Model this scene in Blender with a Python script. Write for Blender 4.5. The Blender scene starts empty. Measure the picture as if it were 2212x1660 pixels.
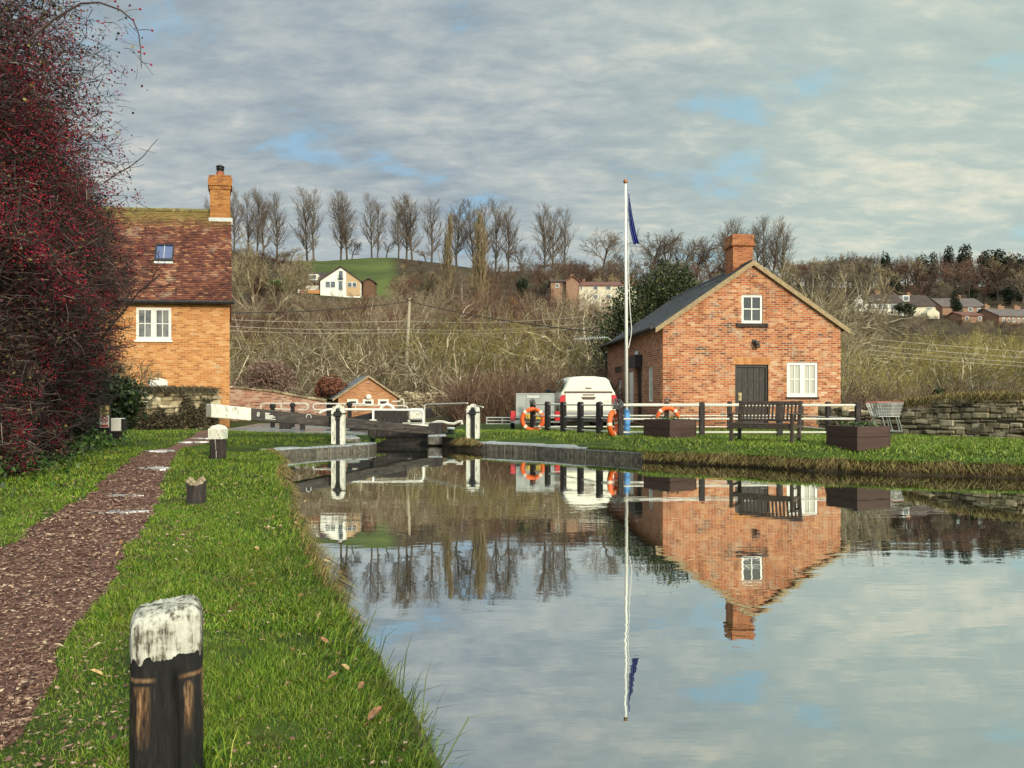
import bpy, math, random
import numpy as np
from mathutils import Vector, Matrix
from mathutils.geometry import delaunay_2d_cdt

C = bpy.context.scene.collection
F, CX, HY, EYE = 1600.0, 1106.0, 862.0, 1.4      # focal length, principal column and horizon row of the reference frame (2212 wide); eye height over the water
RAD = math.radians
TAU = math.tau

# ------------------------------------------------------------------ helpers
def at(px, py, D):
    return np.array([(px - CX) / F * D, D, EYE - (py - HY) / F * D])

def lerp(a, b, t): return a + (b - a) * t
def sstep(a, b, x):
    t = np.clip((x - a) / (b - a), 0, 1)
    return t * t * (3 - 2 * t)

OFF = {}
def tag(o, label=None, cat=None, group=None, kind=None):
    if label: o['label'] = label
    if cat: o['category'] = cat
    if group: o['group'] = group
    if kind: o['kind'] = kind
    return o

def thing(name, label, cat, loc=(0, 0, 0), group=None):
    o = bpy.data.objects.new(name, None)
    C.objects.link(o)
    o.location = loc
    o.empty_display_size = .2
    OFF[o] = np.array(loc, float)
    return tag(o, label, cat, group)

def link(name, me, mat, parent=None, smooth=False):
    o = bpy.data.objects.new(name, me)
    C.objects.link(o)
    for m in (mat if isinstance(mat, (list, tuple)) else [mat]):
        me.materials.append(m)
    if smooth:
        me.polygons.foreach_set('use_smooth', np.ones(len(me.polygons), bool))
    if parent is not None:
        o.parent = parent
    return o

def raw_mesh(name, V, polys):
    """V (n,3); polys: list of int arrays (m,k)."""
    me = bpy.data.meshes.new(name)
    V = np.asarray(V, np.float32)
    me.vertices.add(len(V)); me.vertices.foreach_set('co', V.ravel())
    polys = [np.asarray(p, np.int32) for p in polys if len(p)]
    loops = np.concatenate([p.ravel() for p in polys])
    tot = np.concatenate([np.full(len(p), p.shape[1], np.int32) for p in polys])
    start = np.concatenate([[0], np.cumsum(tot)[:-1]]).astype(np.int32)
    me.loops.add(len(loops)); me.loops.foreach_set('vertex_index', loops)
    me.polygons.add(len(tot)); me.polygons.foreach_set('loop_start', start)
    me.polygons.foreach_set('loop_total', tot)
    me.update(calc_edges=True); me.validate()
    return me

class MB:
    """collects shapes in world coordinates; build() links them as ONE mesh object"""
    def __init__(s, M=None): s.v = []; s.f = []; s.M = M
    def add(s, vs, fs, M=None):
        n = len(s.v)
        vs = [Vector(v) for v in vs]
        if M is not None: vs = [M @ v for v in vs]
        if s.M is not None: vs = [s.M @ v for v in vs]
        s.v += vs
        s.f += [tuple(i + n for i in f) for f in fs]
        return s
    def box(s, a, b, M=None, bev=0.0, taper=1.0):
        x0, y0, z0 = [min(p, q) for p, q in zip(a, b)]; x1, y1, z1 = [max(p, q) for p, q in zip(a, b)]
        if bev <= 0:
            mx, my = (x0 + x1) / 2, (y0 + y1) / 2
            t = lambda x, y: (mx + (x - mx) * taper, my + (y - my) * taper)
            vs = [(x0, y0, z0), (x1, y0, z0), (x1, y1, z0), (x0, y1, z0)] + [(*t(x, y), z1) for x, y in ((x0, y0), (x1, y0), (x1, y1), (x0, y1))]
            return s.add(vs, [(3, 2, 1, 0), (4, 5, 6, 7), (0, 1, 5, 4), (1, 2, 6, 5), (2, 3, 7, 6), (3, 0, 4, 7)], M)
        b_ = min(bev, (x1 - x0) * .45, (y1 - y0) * .45, (z1 - z0) * .45)
        def ring(z, i): return [(x0 + i, y0 + b_, z), (x0 + b_, y0 + i, z), (x1 - b_, y0 + i, z), (x1 - i, y0 + b_, z), (x1 - i, y1 - b_, z), (x1 - b_, y1 - i, z), (x0 + b_, y1 - i, z), (x0 + i, y1 - b_, z)]
        vs = ring(z0, b_ * .99) + ring(z0 + b_, 0) + ring(z1 - b_, 0) + ring(z1, b_ * .99)
        fs = [tuple(range(7, -1, -1)), tuple(range(24, 32))]
        for k in range(3):
            for i in range(8):
                j = (i + 1) % 8
                fs.append((k * 8 + i, k * 8 + j, k * 8 + 8 + j, k * 8 + 8 + i))
        return s.add(vs, fs, M)
    def tube(s, pts, r, n=8, caps=True, M=None, closed=False):
        pts = [Vector(p) for p in pts]
        rs = r if isinstance(r, (list, tuple)) else [r] * len(pts)
        vs, fs = [], []
        a = None
        m = len(pts)
        for i, p in enumerate(pts):
            if closed: d = pts[(i + 1) % m] - pts[i - 1]
            else: d = pts[min(i + 1, m - 1)] - pts[max(i - 1, 0)]
            d.normalize()
            if a is None:
                a = d.orthogonal().normalized()
            a = (a - d * a.dot(d)).normalized()
            b = d.cross(a)
            for k in range(n):
                t = TAU * k / n
                vs.append(p + (a * math.cos(t) + b * math.sin(t)) * rs[i])
        for i in range(m if closed else m - 1):
            j = (i + 1) % m
            for k in range(n):
                l = (k + 1) % n
                fs.append((i * n + k, i * n + l, j * n + l, j * n + k))
        if caps and not closed:
            fs += [tuple(range(n - 1, -1, -1)), tuple(range((m - 1) * n, m * n))]
        return s.add(vs, fs, M)
    def lathe(s, prof, c=(0, 0, 0), n=20, M=None):
        vs, fs = [], []
        for r, z in prof:
            for k in range(n):
                t = TAU * k / n
                vs.append((c[0] + r * math.cos(t), c[1] + r * math.sin(t), c[2] + z))
        for i in range(len(prof) - 1):
            for k in range(n):
                l = (k + 1) % n
                fs.append((i * n + k, i * n + l, i * n + n + l, i * n + n + k))
        fs += [tuple(range(n - 1, -1, -1)), tuple(range((len(prof) - 1) * n, len(prof) * n))]
        return s.add(vs, fs, M)
    def prism(s, poly, y0, y1, M=None):
        """poly in (x,z), extruded along y"""
        n = len(poly)
        vs = [(x, y0, z) for x, z in poly] + [(x, y1, z) for x, z in poly]
        fs = [tuple(range(n)), tuple(range(2 * n - 1, n - 1, -1))]
        fs += [(i, i + n, (i + 1) % n + n, (i + 1) % n) for i in range(n)]
        return s.add(vs, fs, M)
    def extrude(s, poly, z0, z1, M=None):
        """poly in (x,y), extruded along z"""
        n = len(poly)
        vs = [(x, y, z0) for x, y in poly] + [(x, y, z1) for x, y in poly]
        fs = [tuple(range(n - 1, -1, -1)), tuple(range(n, 2 * n))]
        fs += [(i, (i + 1) % n, (i + 1) % n + n, i + n) for i in range(n)]
        return s.add(vs, fs, M)
    def panel(s, outline, holes, y0, y1, M=None):
        """wall in the (x,z) plane with rectangular or polygonal holes, thickness y0..y1"""
        pts = [Vector(p) for p in outline]; edges = [(i, (i + 1) % len(outline)) for i in range(len(outline))]
        hp = []
        for h in holes:
            if len(h) == 4 and not hasattr(h[0], '__len__'):
                x0, x1, z0, z1 = h; h = [(x0, z0), (x1, z0), (x1, z1), (x0, z1)]
            hp.append(h)
            b = len(pts)
            pts += [Vector(p) for p in h]; edges += [(b + i, b + (i + 1) % len(h)) for i in range(len(h))]
        vo, _, fo, *_ = delaunay_2d_cdt(pts, edges, [], 0, 1e-6)
        keep = []
        for f in fo:
            c = sum((vo[i] for i in f), Vector((0, 0))) / len(f)
            if inpoly(c.x, c.y, outline) and not any(inpoly(c.x, c.y, h) for h in hp): keep.append(tuple(f))
        n = len(vo)
        vs = [(v.x, y0, v.y) for v in vo] + [(v.x, y1, v.y) for v in vo]
        fs = keep + [tuple(i + n for i in reversed(f)) for f in keep]
        s.add(vs, fs, M)
        for ring in [outline] + hp:
            k = len(ring)
            s.add([(x, y0, z) for x, z in ring] + [(x, y1, z) for x, z in ring], [(i, (i + 1) % k, (i + 1) % k + k, i + k) for i in range(k)], M)
        return s
    def build(s, name, mat, parent=None, smooth=False):
        off = OFF.get(parent, np.zeros(3)) if parent is not None else np.zeros(3)
        me = bpy.data.meshes.new(name)
        o_ = Vector(off)
        me.from_pydata([v - o_ for v in s.v], [], s.f)
        me.update()
        o = link(name, me, mat, parent, smooth)
        OFF[o] = off
        return o

def inpoly(x, y, poly):
    r = False; n = len(poly); j = n - 1
    for i in range(n):
        xi, yi = poly[i][0], poly[i][1]; xj, yj = poly[j][0], poly[j][1]
        if (yi > y) != (yj > y) and x < (xj - xi) * (y - yi) / (yj - yi) + xi: r = not r
        j = i
    return r

def npinpoly(X, Y, poly):
    r = np.zeros(X.shape, bool); n = len(poly); j = n - 1
    for i in range(n):
        xi, yi = poly[i]; xj, yj = poly[j]
        if yi != yj:
            c = ((yi > Y) != (yj > Y)) & (X < (xj - xi) * (Y - yi) / (yj - yi) + xi)
            r ^= c
        j = i
    return r

def kids(o): return [c for c in bpy.data.objects if c.parent == o]
def copy_tree(root, loc, rz=0.0, sc=1.0, label=None, group=None, children=None):
    r = root.copy(); C.objects.link(r)
    r.location = loc; r.rotation_euler = (0, 0, rz); r.scale = sc if hasattr(sc, '__len__') else (sc,) * 3
    if label: r['label'] = label
    if group: r['group'] = group
    for c in (children if children is not None else kids(root)):
        d = c.copy(); C.objects.link(d); d.parent = r
    return r

def bilerp_poly(pts, x):
    xs = [p[0] for p in pts]; ys = [p[1] for p in pts]
    return np.interp(x, xs, ys)

# ------------------------------------------------------------------ materials
class NT:
    def __init__(s, nt): s.nt = nt; s.l = nt.links
    def n(s, t, **kw):
        nd = s.nt.nodes.new(t)
        for k, v in kw.items():
            if k in nd.inputs: 
                s.put(nd.inputs[k], v)
            else: setattr(nd, k, v)
        return nd
    def put(s, inp, v):
        if hasattr(v, 'is_output') or isinstance(v, bpy.types.NodeSocket): s.l.new(v, inp)
        elif hasattr(v, '__len__') and not isinstance(v, str) and inp.type == 'RGBA' and len(v) == 3: inp.default_value = (*v, 1)
        else: inp.default_value = v
    def math(s, op, a, b=None, c=None, clamp=False):
        nd = s.nt.nodes.new('ShaderNodeMath'); nd.operation = op; nd.use_clamp = clamp
        for i, v in enumerate((a, b, c)):
            if v is not None: s.put(nd.inputs[i], v)
        return nd.outputs[0]
    def mix(s, fac, a, b, mode='MIX'):
        nd = s.nt.nodes.new('ShaderNodeMix'); nd.data_type = 'RGBA'; nd.blend_type = mode
        s.put(nd.inputs[0], fac); s.put(nd.inputs[6], a); s.put(nd.inputs[7], b)
        return nd.outputs[2]
    def ramp(s, fac, stops, interp='LINEAR'):
        nd = s.nt.nodes.new('ShaderNodeValToRGB'); cr = nd.color_ramp; cr.interpolation = interp
        while len(cr.elements) < len(stops): cr.elements.new(.5)
        for e, (p, c) in zip(cr.elements, stops):
            e.position = p; e.color = (*c, 1) if hasattr(c, '__len__') else (c, c, c, 1)
        s.put(nd.inputs[0], fac)
        return nd.outputs[0]
    def noise(s, vec, scale, detail=4, rough=.55, dist=0.0):
        nd = s.n('ShaderNodeTexNoise', Scale=scale, Detail=detail, Roughness=rough, Distortion=dist)
        if vec is not None: s.put(nd.inputs['Vector'], vec)
        return nd.outputs['Fac']
    def mapr(s, v, a, b, c=0., d=1., smooth=False):
        nd = s.nt.nodes.new('ShaderNodeMapRange')
        if smooth: nd.interpolation_type = 'SMOOTHSTEP'
        s.put(nd.inputs[0], v); nd.inputs[1].default_value = a; nd.inputs[2].default_value = b; nd.inputs[3].default_value = c; nd.inputs[4].default_value = d
        return nd.outputs[0]
    def scalev(s, vec, sc):
        nd = s.nt.nodes.new('ShaderNodeMapping'); s.put(nd.inputs[0], vec); nd.inputs[3].default_value = sc
        return nd.outputs[0]
    def sep(s, vec):
        nd = s.nt.nodes.new('ShaderNodeSeparateXYZ'); s.put(nd.inputs[0], vec); return nd.outputs
    def comb(s, x, y, z):
        nd = s.nt.nodes.new('ShaderNodeCombineXYZ')
        for i, v in enumerate((x, y, z)): s.put(nd.inputs[i], v)
        return nd.outputs[0]
    def bump(s, h, strength=.3, dist=.01):
        nd = s.n('ShaderNodeBump', Strength=strength, Distance=dist); s.put(nd.inputs['Height'], h); return nd.outputs[0]

def new_mat(name):
    m = bpy.data.materials.new(name); m.use_nodes = True
    nt = m.node_tree; nt.nodes.clear()
    t = NT(nt)
    out = t.n('ShaderNodeOutputMaterial'); b = t.n('ShaderNodeBsdfPrincipled')
    nt.links.new(b.outputs[0], out.inputs[0])
    return m, t, b, out

def obj_pos(t): return t.n('ShaderNodeTexCoord').outputs['Object']
def wpos(t): return t.n('ShaderNodeNewGeometry').outputs['Position']
def island(t): return t.n('ShaderNodeNewGeometry').outputs['Random Per Island']
def objrand(t): return t.n('ShaderNodeObjectInfo').outputs['Random']

def plain(name, col, rough=.6, var=.25, scale=6., metal=0., bump=.15, spec=.4, dark=None, darkamt=0., stretch=(1, 1, 1), bdist=.01):
    m, t, b, _ = new_mat(name)
    p = t.scalev(obj_pos(t), stretch)
    nz = t.noise(p, scale, 6, .6)
    c = t.mix(t.mapr(nz, .3, .7), [x * (1 - var) for x in col], [min(1, x * (1 + var)) for x in col])
    if dark is not None:
        n2 = t.noise(p, scale * 2.3, 8, .7)
        c = t.mix(t.mapr(n2, .62 - darkamt * .3, .72 - darkamt * .2), c, dark)
    t.put(b.inputs['Base Color'], c)
    b.inputs['Roughness'].default_value = rough; b.inputs['Metallic'].default_value = metal
    b.inputs['Specular IOR Level'].default_value = spec
    if bump: t.put(b.inputs['Normal'], t.bump(t.noise(p, scale * 6, 5, .6), bump, bdist))
    return m

def islands(name, stops, rough=.8, nscale=9., nvar=.25, spec=.3, bump=.25, tint=None, objvar=0., bscale=40., moss=None):
    """colour per loose piece (tile, slate, stone, leaf, blade)"""
    m, t, b, _ = new_mat(name)
    c = t.ramp(island(t), stops)
    if nvar:
        nz = t.noise(wpos(t), nscale, 5, .6)
        c = t.mix(1.0, c, t.ramp(nz, [(.3, 1 - nvar), (.7, 1 + nvar)]), 'MULTIPLY') if nvar < 1 else c
    if tint: 
        amt, col, sc = tint
        c = t.mix(t.mapr(t.noise(wpos(t), sc, 5, .6), .62 - amt * .25, .75 - amt * .25), c, col)
    if moss:
        zz = t.math('ADD', t.sep(wpos(t))[2], t.math('MULTIPLY', t.math('SUBTRACT', t.noise(wpos(t), 3., 5, .65), .5), 1.4))
        c = t.mix(t.math('MULTIPLY', t.mapr(zz, moss[0], moss[1]), .85), c, moss[2])
    if objvar:
        c = t.mix(1.0, c, t.ramp(objrand(t), [(0, 1 - objvar), (1, 1 + objvar)]), 'MULTIPLY')
    t.put(b.inputs['Base Color'], c)
    b.inputs['Roughness'].default_value = rough; b.inputs['Specular IOR Level'].default_value = spec
    if bump: t.put(b.inputs['Normal'], t.bump(t.noise(wpos(t), bscale, 4, .6), bump, .01))
    return m

def brick(name, stops, mortar, patch=None, bw=.225, rh=.075, ms=.009, dirt=None, pscale=.9, salt=0.):
    m, t, b, _ = new_mat(name)
    g = t.n('ShaderNodeNewGeometry')
    P = t.sep(g.outputs['Position']); N = t.sep(g.outputs['True Normal'])
    side = t.math('GREATER_THAN', t.math('ABSOLUTE', N[0]), t.math('ABSOLUTE', N[1]))
    u = t.math('ADD', t.math('MULTIPLY', P[1], side), t.math('MULTIPLY', P[0], t.math('SUBTRACT', 1., side)))
    wob = t.math('MULTIPLY', t.math('SUBTRACT', t.noise(g.outputs['Position'], 2.2, 3), .5), .03)
    vec = t.comb(u, t.math('ADD', P[2], wob), 0.)
    br = t.n('ShaderNodeTexBrick', Scale=1.0, Color1=(0, 0, 0), Color2=(1, 1, 1), Mortar=(.5, .5, .5))
    br.inputs['Mortar Size'].default_value = ms; br.inputs['Mortar Smooth'].default_value = .3
    br.inputs['Brick Width'].default_value = bw; br.inputs['Row Height'].default_value = rh
    t.put(br.inputs['Vector'], vec)
    n1 = t.noise(g.outputs['Position'], pscale, 5, .65)
    r = t.math('ADD', t.math('MULTIPLY', t.sep(br.outputs['Color'])[0], .72), t.math('MULTIPLY', t.math('SUBTRACT', n1, .36), .9), clamp=True)
    c = t.ramp(r, stops)
    n3 = t.noise(g.outputs['Position'], 30., 4, .7)
    c = t.mix(1., c, t.ramp(n3, [(.25, .72), (.75, 1.25)]), 'MULTIPLY')
    if salt:
        c = t.mix(t.mapr(t.noise(g.outputs['Position'], 2.6, 9, .75), .66 - salt * .22, .70), c, [min(1, x * 1.15) for x in mortar])
    c = t.mix(t.math('MULTIPLY', br.outputs['Fac'], .9), c, mortar)
    if patch:
        c = t.mix(t.mapr(t.noise(g.outputs['Position'], 1.7, 4, .6), .60, .68), c, patch, 'MULTIPLY')
    if dirt:
        c = t.mix(t.mapr(t.noise(t.scalev(g.outputs['Position'], (1.6, 1.6, .5)), 1.3, 5), .54, .75), c, dirt, 'MULTIPLY')
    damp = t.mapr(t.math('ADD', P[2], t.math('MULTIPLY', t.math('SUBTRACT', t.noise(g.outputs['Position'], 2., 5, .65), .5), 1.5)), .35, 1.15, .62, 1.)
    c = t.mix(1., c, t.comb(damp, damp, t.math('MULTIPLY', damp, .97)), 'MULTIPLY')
    t.put(b.inputs['Base Color'], c); b.inputs['Roughness'].default_value = .9; b.inputs['Specular IOR Level'].default_value = .2
    h = t.math('ADD', t.math('MULTIPLY', br.outputs['Fac'], -1.), t.math('MULTIPLY', n3, .8))
    t.put(b.inputs['Normal'], t.bump(h, .5, .012))
    return m
# ------------------------------------------------------------------ light, sky, camera
sc = bpy.context.scene
SUN_EL, SUN_ROT = 19.0, 150.0
sd = np.array([math.sin(RAD(SUN_ROT)) * math.cos(RAD(SUN_EL)), math.cos(RAD(SUN_ROT)) * math.cos(RAD(SUN_EL)), math.sin(RAD(SUN_EL))])
sun = bpy.data.lights.new('sun', 'SUN'); sun.energy = 2.3; sun.angle = RAD(7.0); sun.color = (1.0, .86, .66)
so = bpy.data.objects.new('sun', sun); C.objects.link(so); so.location = (20, -40, 30)
so.rotation_euler = Vector(sd).to_track_quat('Z', 'Y').to_euler()

w = bpy.data.worlds.new('World'); sc.world = w; w.use_nodes = True
t = NT(w.node_tree); w.node_tree.nodes.clear()
wo = t.n('ShaderNodeOutputWorld'); bg = t.n('ShaderNodeBackground', Strength=.1)
sky = t.n('ShaderNodeTexSky', sky_type='NISHITA', sun_disc=False); sky.sun_elevation = RAD(SUN_EL); sky.sun_rotation = RAD(SUN_ROT)
sky.ozone_density = 2.0; sky.dust_density = .6
d = t.n('ShaderNodeTexCoord').outputs['Generated']
X, Y, Z = t.sep(d)
zc = t.math('ADD', t.math('MAXIMUM', Z, 0.), .20)
cu = t.math('DIVIDE', X, zc); cv = t.math('DIVIDE', Y, zc)
pv = t.comb(cu, cv, 0.)
n_big = t.noise(t.scalev(pv, (.8, .8, 1)), 1.5, 3, .5)
n_mid = t.noise(t.scalev(pv, (.85, 1.2, 1)), 3.3, 9, .60, .22)
n_fin = t.noise(t.scalev(pv, (.9, 1.7, 1)), 8.5, 8, .62, .25)
# cover: mostly closed stratocumulus with a few blue rifts
cov = t.math('ADD', t.math('MULTIPLY', n_mid, .7), t.math('MULTIPLY', n_big, .5))
cover = t.mapr(cov, .44, .53, .34, 1, True)
shade = t.math('ADD', t.math('MULTIPLY', n_fin, .40), t.math('ADD', t.math('MULTIPLY', n_mid, .35), t.math('MULTIPLY', n_big, .35)))
cgrey = t.ramp(shade, [(.38, (1.9, 2.4, 2.8)), (.51, (2.75, 3.25, 3.55)), (.60, (3.6, 4.0, 4.05)), (.71, (5.4, 5.3, 4.7))])
ccream = t.ramp(shade, [(.38, (3.0, 3.75, 3.6)), (.54, (3.8, 4.5, 4.1)), (.68, (6.0, 5.9, 4.8))])
cl = t.mix(t.mapr(t.math('ADD', X, t.math('MULTIPLY', n_big, .3)), .05, .62, 0, 1, True), cgrey, ccream)
blue = t.mix(.75, sky.outputs[0], t.mix(t.mapr(X, .1, .5), (2.5, 4.6, 6.2), (3.3, 5.6, 5.7)))
col = t.mix(cover, blue, cl)
# pale strip near the skyline
col = t.mix(t.mapr(Z, .22, .0, 0, .55, True), col, (3.9, 4.7, 4.9))
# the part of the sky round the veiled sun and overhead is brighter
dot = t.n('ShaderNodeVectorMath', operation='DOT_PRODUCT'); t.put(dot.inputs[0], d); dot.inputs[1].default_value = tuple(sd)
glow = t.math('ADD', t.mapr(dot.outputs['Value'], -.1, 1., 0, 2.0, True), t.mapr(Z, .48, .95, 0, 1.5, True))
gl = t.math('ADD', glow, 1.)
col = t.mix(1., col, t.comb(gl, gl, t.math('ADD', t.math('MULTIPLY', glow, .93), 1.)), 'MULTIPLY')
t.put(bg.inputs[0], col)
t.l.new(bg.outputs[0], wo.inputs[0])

cam = bpy.data.cameras.new('camera'); co = bpy.data.objects.new('camera', cam); C.objects.link(co)
co.location = (0, 0, EYE); co.rotation_euler = (RAD(90), 0, 0)
cam.sensor_width = 36; cam.lens = 36 * F / 2212; cam.shift_y = (HY - 830) / 2212 ; cam.clip_end = 3000; cam.clip_start = .05
sc.camera = co
sc.view_settings.view_transform = 'Standard'; sc.view_settings.look = 'None'; sc.view_settings.exposure = .42; sc.view_settings.gamma = 1
sc.cycles.max_bounces = 5; sc.cycles.diffuse_bounces = 2; sc.cycles.glossy_bounces = 3; sc.cycles.transparent_max_bounces = 4
sc.cycles.use_denoising = True; sc.cycles.caustics_reflective = False; sc.cycles.caustics_refractive = False

# ------------------------------------------------------------------ the lie of the land
LEFT = [(5.2, -12), (2.9, -6), (.56, 0), (-.22, 2.3), (-.42, 2.98), (-.90, 4.1), (-1.28, 5.0), (-1.52, 5.6), (-2.0, 6.9), (-2.46, 8.07), (-3.0, 9.8), (-3.66, 11.6), (-4.7, 15), (-5.25, 16.4), (-5.75, 17.35)]
COPE = [(-5.75, 17.35), (-5.2, 18.3), (-4.7, 18.95), (-4.2, 19.4), (-3.85, 19.75), (-3.75, 20.3)]
GATE = [(-4.3, 22.9), (-2.1, 22.9)]
RIGHT = [(-2.05, 21.7), (-1.5, 20.6), (-.82, 19.9), (.65, 18.9), (1.8, 17.7), (2.97, 16.6), (4.7, 15.5), (5.7, 14.6), (6.8, 13.9), (9.1, 13.2), (14, 11.8), (40, 4), (60, -12)]
WATERPOLY = LEFT + COPE[1:] + GATE + RIGHT
CHAMBER = [(-4.35, 23.5), (-2.05, 23.5), (-2.05, 32.), (-4.35, 32.)]
LY = [p[1] for p in LEFT + COPE]; LX = [p[0] for p in LEFT + COPE]
RX = [p[0] for p in RIGHT]; RY = [p[1] for p in RIGHT]
RIDGE = [(-2000, 540), (480, 540), (640, 552), (850, 553), (1000, 566), (1200, 585), (1450, 600), (1700, 612), (2212, 612), (4000, 620)]
PROF = [(46, 0), (60, .03), (80, .10), (100, .19), (125, .33), (150, .475), (200, .78), (240, 1), (300, 1.02), (700, .7)]

def H(x, y, bump=True):
    x = np.asarray(x, float); y = np.asarray(y, float)
    xl = np.interp(y, LY, LX); thr = np.where(y > 19, -3.2, xl + .06)
    left = .14 + .04 * sstep(3, 14, y) + .13 * sstep(.8, 6, xl - x) + .05 * sstep(8, 16, y) * sstep(.3, 2.5, xl - x)
    left = left + .12 * sstep(.45, 1.2, xl - x) * sstep(17.0, 18.4, y); dr_ = y - np.interp(x, RX, RY); st = .02 + .75 * sstep(3.4, 2.6, x) if False else .02 + .75 * (1 - sstep(2.6, 3.4, x)); right = .2 + .22 * np.clip((dr_ - st) / 1.7, 0, 1) ** 2 * (3 - 2 * np.clip((dr_ - st) / 1.7, 0, 1))
    z = np.where(x < thr, left, right)
    z = lerp(z, .38, sstep(20.5, 25, y))
    yy = np.maximum(y, 20)
    px = CX + F * x / yy
    zr = (HY - np.interp(px, [p[0] for p in RIDGE], [p[1] for p in RIDGE])) / F * 240
    z = z + np.interp(y, [p[0] for p in PROF], [p[1] for p in PROF]) * zr
    if bump:
        z = z + .012 * np.sin(x * 2.3 + 1.3 * np.sin(y * 1.1)) * np.cos(y * 1.9 + x) + sstep(50, 90, y) * (.9 * np.sin(x * .11 + y * .05) + .5 * np.sin(y * .17 - x * .07))
    return z
def h(x, y): return float(H(np.array([x]), np.array([y]))[0])
def G(px, py, dz=0.):
    """point of the near ground seen at a pixel of the reference frame"""
    D = 12.
    for _ in range(30):
        x = (px - CX) / F * D
        D = .5 * D + .5 * np.clip(F * (EYE - h(x, D) - dz) / max(py - HY, 6), .5, 60)
    return (float((px - CX) / F * D), float(D))

PR = [(0, 1624), (36, 1602), (90, 1512), (119, 1422), (151, 1368), (202, 1314), (234, 1263), (267, 1195), (317, 1128), (346, 1075), (360, 1022), (379, 981), (394, 967), (454, 957)]
PL = [(420, 940), (384, 958), (310, 974), (269, 1005), (209, 1053), (170, 1084), (108, 1116), (0, 1184)]
rs0 = np.random.default_rng(5)
pr = [G(*p) for p in PR]; pl = [G(*p) for p in PL]
PATH = [(-1.55, -6), (-1.62, -1), (-1.66, 1.6)] + [p for p in pr if p[1] > 2.0] + [(-8.72, 22.5), (-9.6, 23.0)] + pl + [(-3.35, 3.2), (-3.0, 0), (-2.9, -6)]
# roughen the edges of the path
def rough(poly, step, amp, closed=True):
    out = []
    for i in range(len(poly)):
        a, b = np.array(poly[i]), np.array(poly[(i + 1) % len(poly)])
        L = np.linalg.norm(b - a); n = max(1, int(L / step))
        nrm = np.array([-(b - a)[1], (b - a)[0]]) / max(L, 1e-6)
        for k in range(n):
            q = a + (b - a) * k / n
            if k: q = q + nrm * rs0.normal(0, amp)
            out.append(tuple(q))
    return out
PATH = rough(PATH, .22, .035)
PAVE = [(-8.7, 22.55), (-7.4, 22.3), (-5.6, 22.0), (-4.45, 22.6), (-4.45, 31), (-10.6, 31), (-9.9, 26.4), (-9.5, 23.2)]

pts, edges = [], []
def constrain(poly):
    b = len(pts); n = len(poly)
    for p in poly: pts.append(Vector(p))
    for i in range(n): edges.append((b + i, b + (i + 1) % n))
constrain(rough(WATERPOLY, .35, 0.0)); constrain(PATH); constrain(PAVE); constrain(CHAMBER)
r = .8
while r < 900:
    front = np.linspace(-52, 52, 84); back = np.linspace(60, 300, 22)
    for a in np.concatenate([front, back]):
        a2 = RAD(a + rs0.uniform(-.4, .4)); rr = r * rs0.uniform(.98, 1.02)
        pts.append(Vector((rr * math.sin(a2), rr * math.cos(a2))))
    r *= 1.075
vo, _, fo, *_ = delaunay_2d_cdt(pts, edges, [], 0, 1e-5)
VX = np.array([v.x for v in vo]); VY = np.array([v.y for v in vo]); tri = np.array([tuple(f) for f in fo if len(f) == 3])
cx_, cy_ = VX[tri].mean(1), VY[tri].mean(1)
inW = npinpoly(cx_, cy_, WATERPOLY) | npinpoly(cx_, cy_, CHAMBER)
inP = npinpoly(cx_, cy_, PATH) & ~inW; inV = npinpoly(cx_, cy_, PAVE) & ~inW & ~inP
VZ = H(VX, VY)
V3 = np.stack([VX, VY, VZ], 1)
def sub(name, mask, mat):
    f = tri[mask]; used, inv = np.unique(f, return_inverse=True)
    o = link(name, raw_mesh(name, V3[used], [inv.reshape(f.shape)]), mat, smooth=True)
    return tag(o, kind='structure')

# ground: lawn near, brown scrub floor on the lower slope, green pasture towards the ridge
m, t, b, _ = new_mat('turf'); P = wpos(t); py_ = t.sep(P)[1]
g1 = t.ramp(t.noise(P, 1.1, 6, .65), [(.3, (.026, .036, .010)), (.5, (.042, .068, .013)), (.7, (.08, .115, .022))])
g1 = t.mix(t.mapr(t.noise(P, 9., 6, .7), .56, .70), g1, (.045, .035, .016))
br_ = t.ramp(t.noise(P, .35, 5, .6), [(.3, (.03, .021, .013)), (.7, (.085, .06, .034))])
pa = t.ramp(t.noise(P, .05, 5, .6), [(.35, (.045, .062, .018)), (.65, (.10, .125, .034))])
c = t.mix(t.mapr(py_, 24, 42, 0, 1, True), g1, br_)
kx = t.math('DIVIDE', t.sep(P)[0], t.math('MAXIMUM', py_, 1.)); kx = t.math('ADD', kx, t.math('MULTIPLY', t.math('SUBTRACT', t.noise(P, .06, 3), .5), .04))
c = t.mix(t.math('MULTIPLY', t.mapr(py_, 140, 156, 0, 1, True), t.math('MULTIPLY', t.mapr(kx, -.29, -.27), t.mapr(kx, -.15, -.165))), c, pa)
t.put(b.inputs['Base Color'], c); b.inputs['Roughness'].default_value = .95; b.inputs['Specular IOR Level'].default_value = .15
t.put(b.inputs['Normal'], t.bump(t.noise(P, 22., 5, .7), .6, .05))
MT_TURF = m
sub('ground', ~(inW | inP | inV), m)

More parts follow.
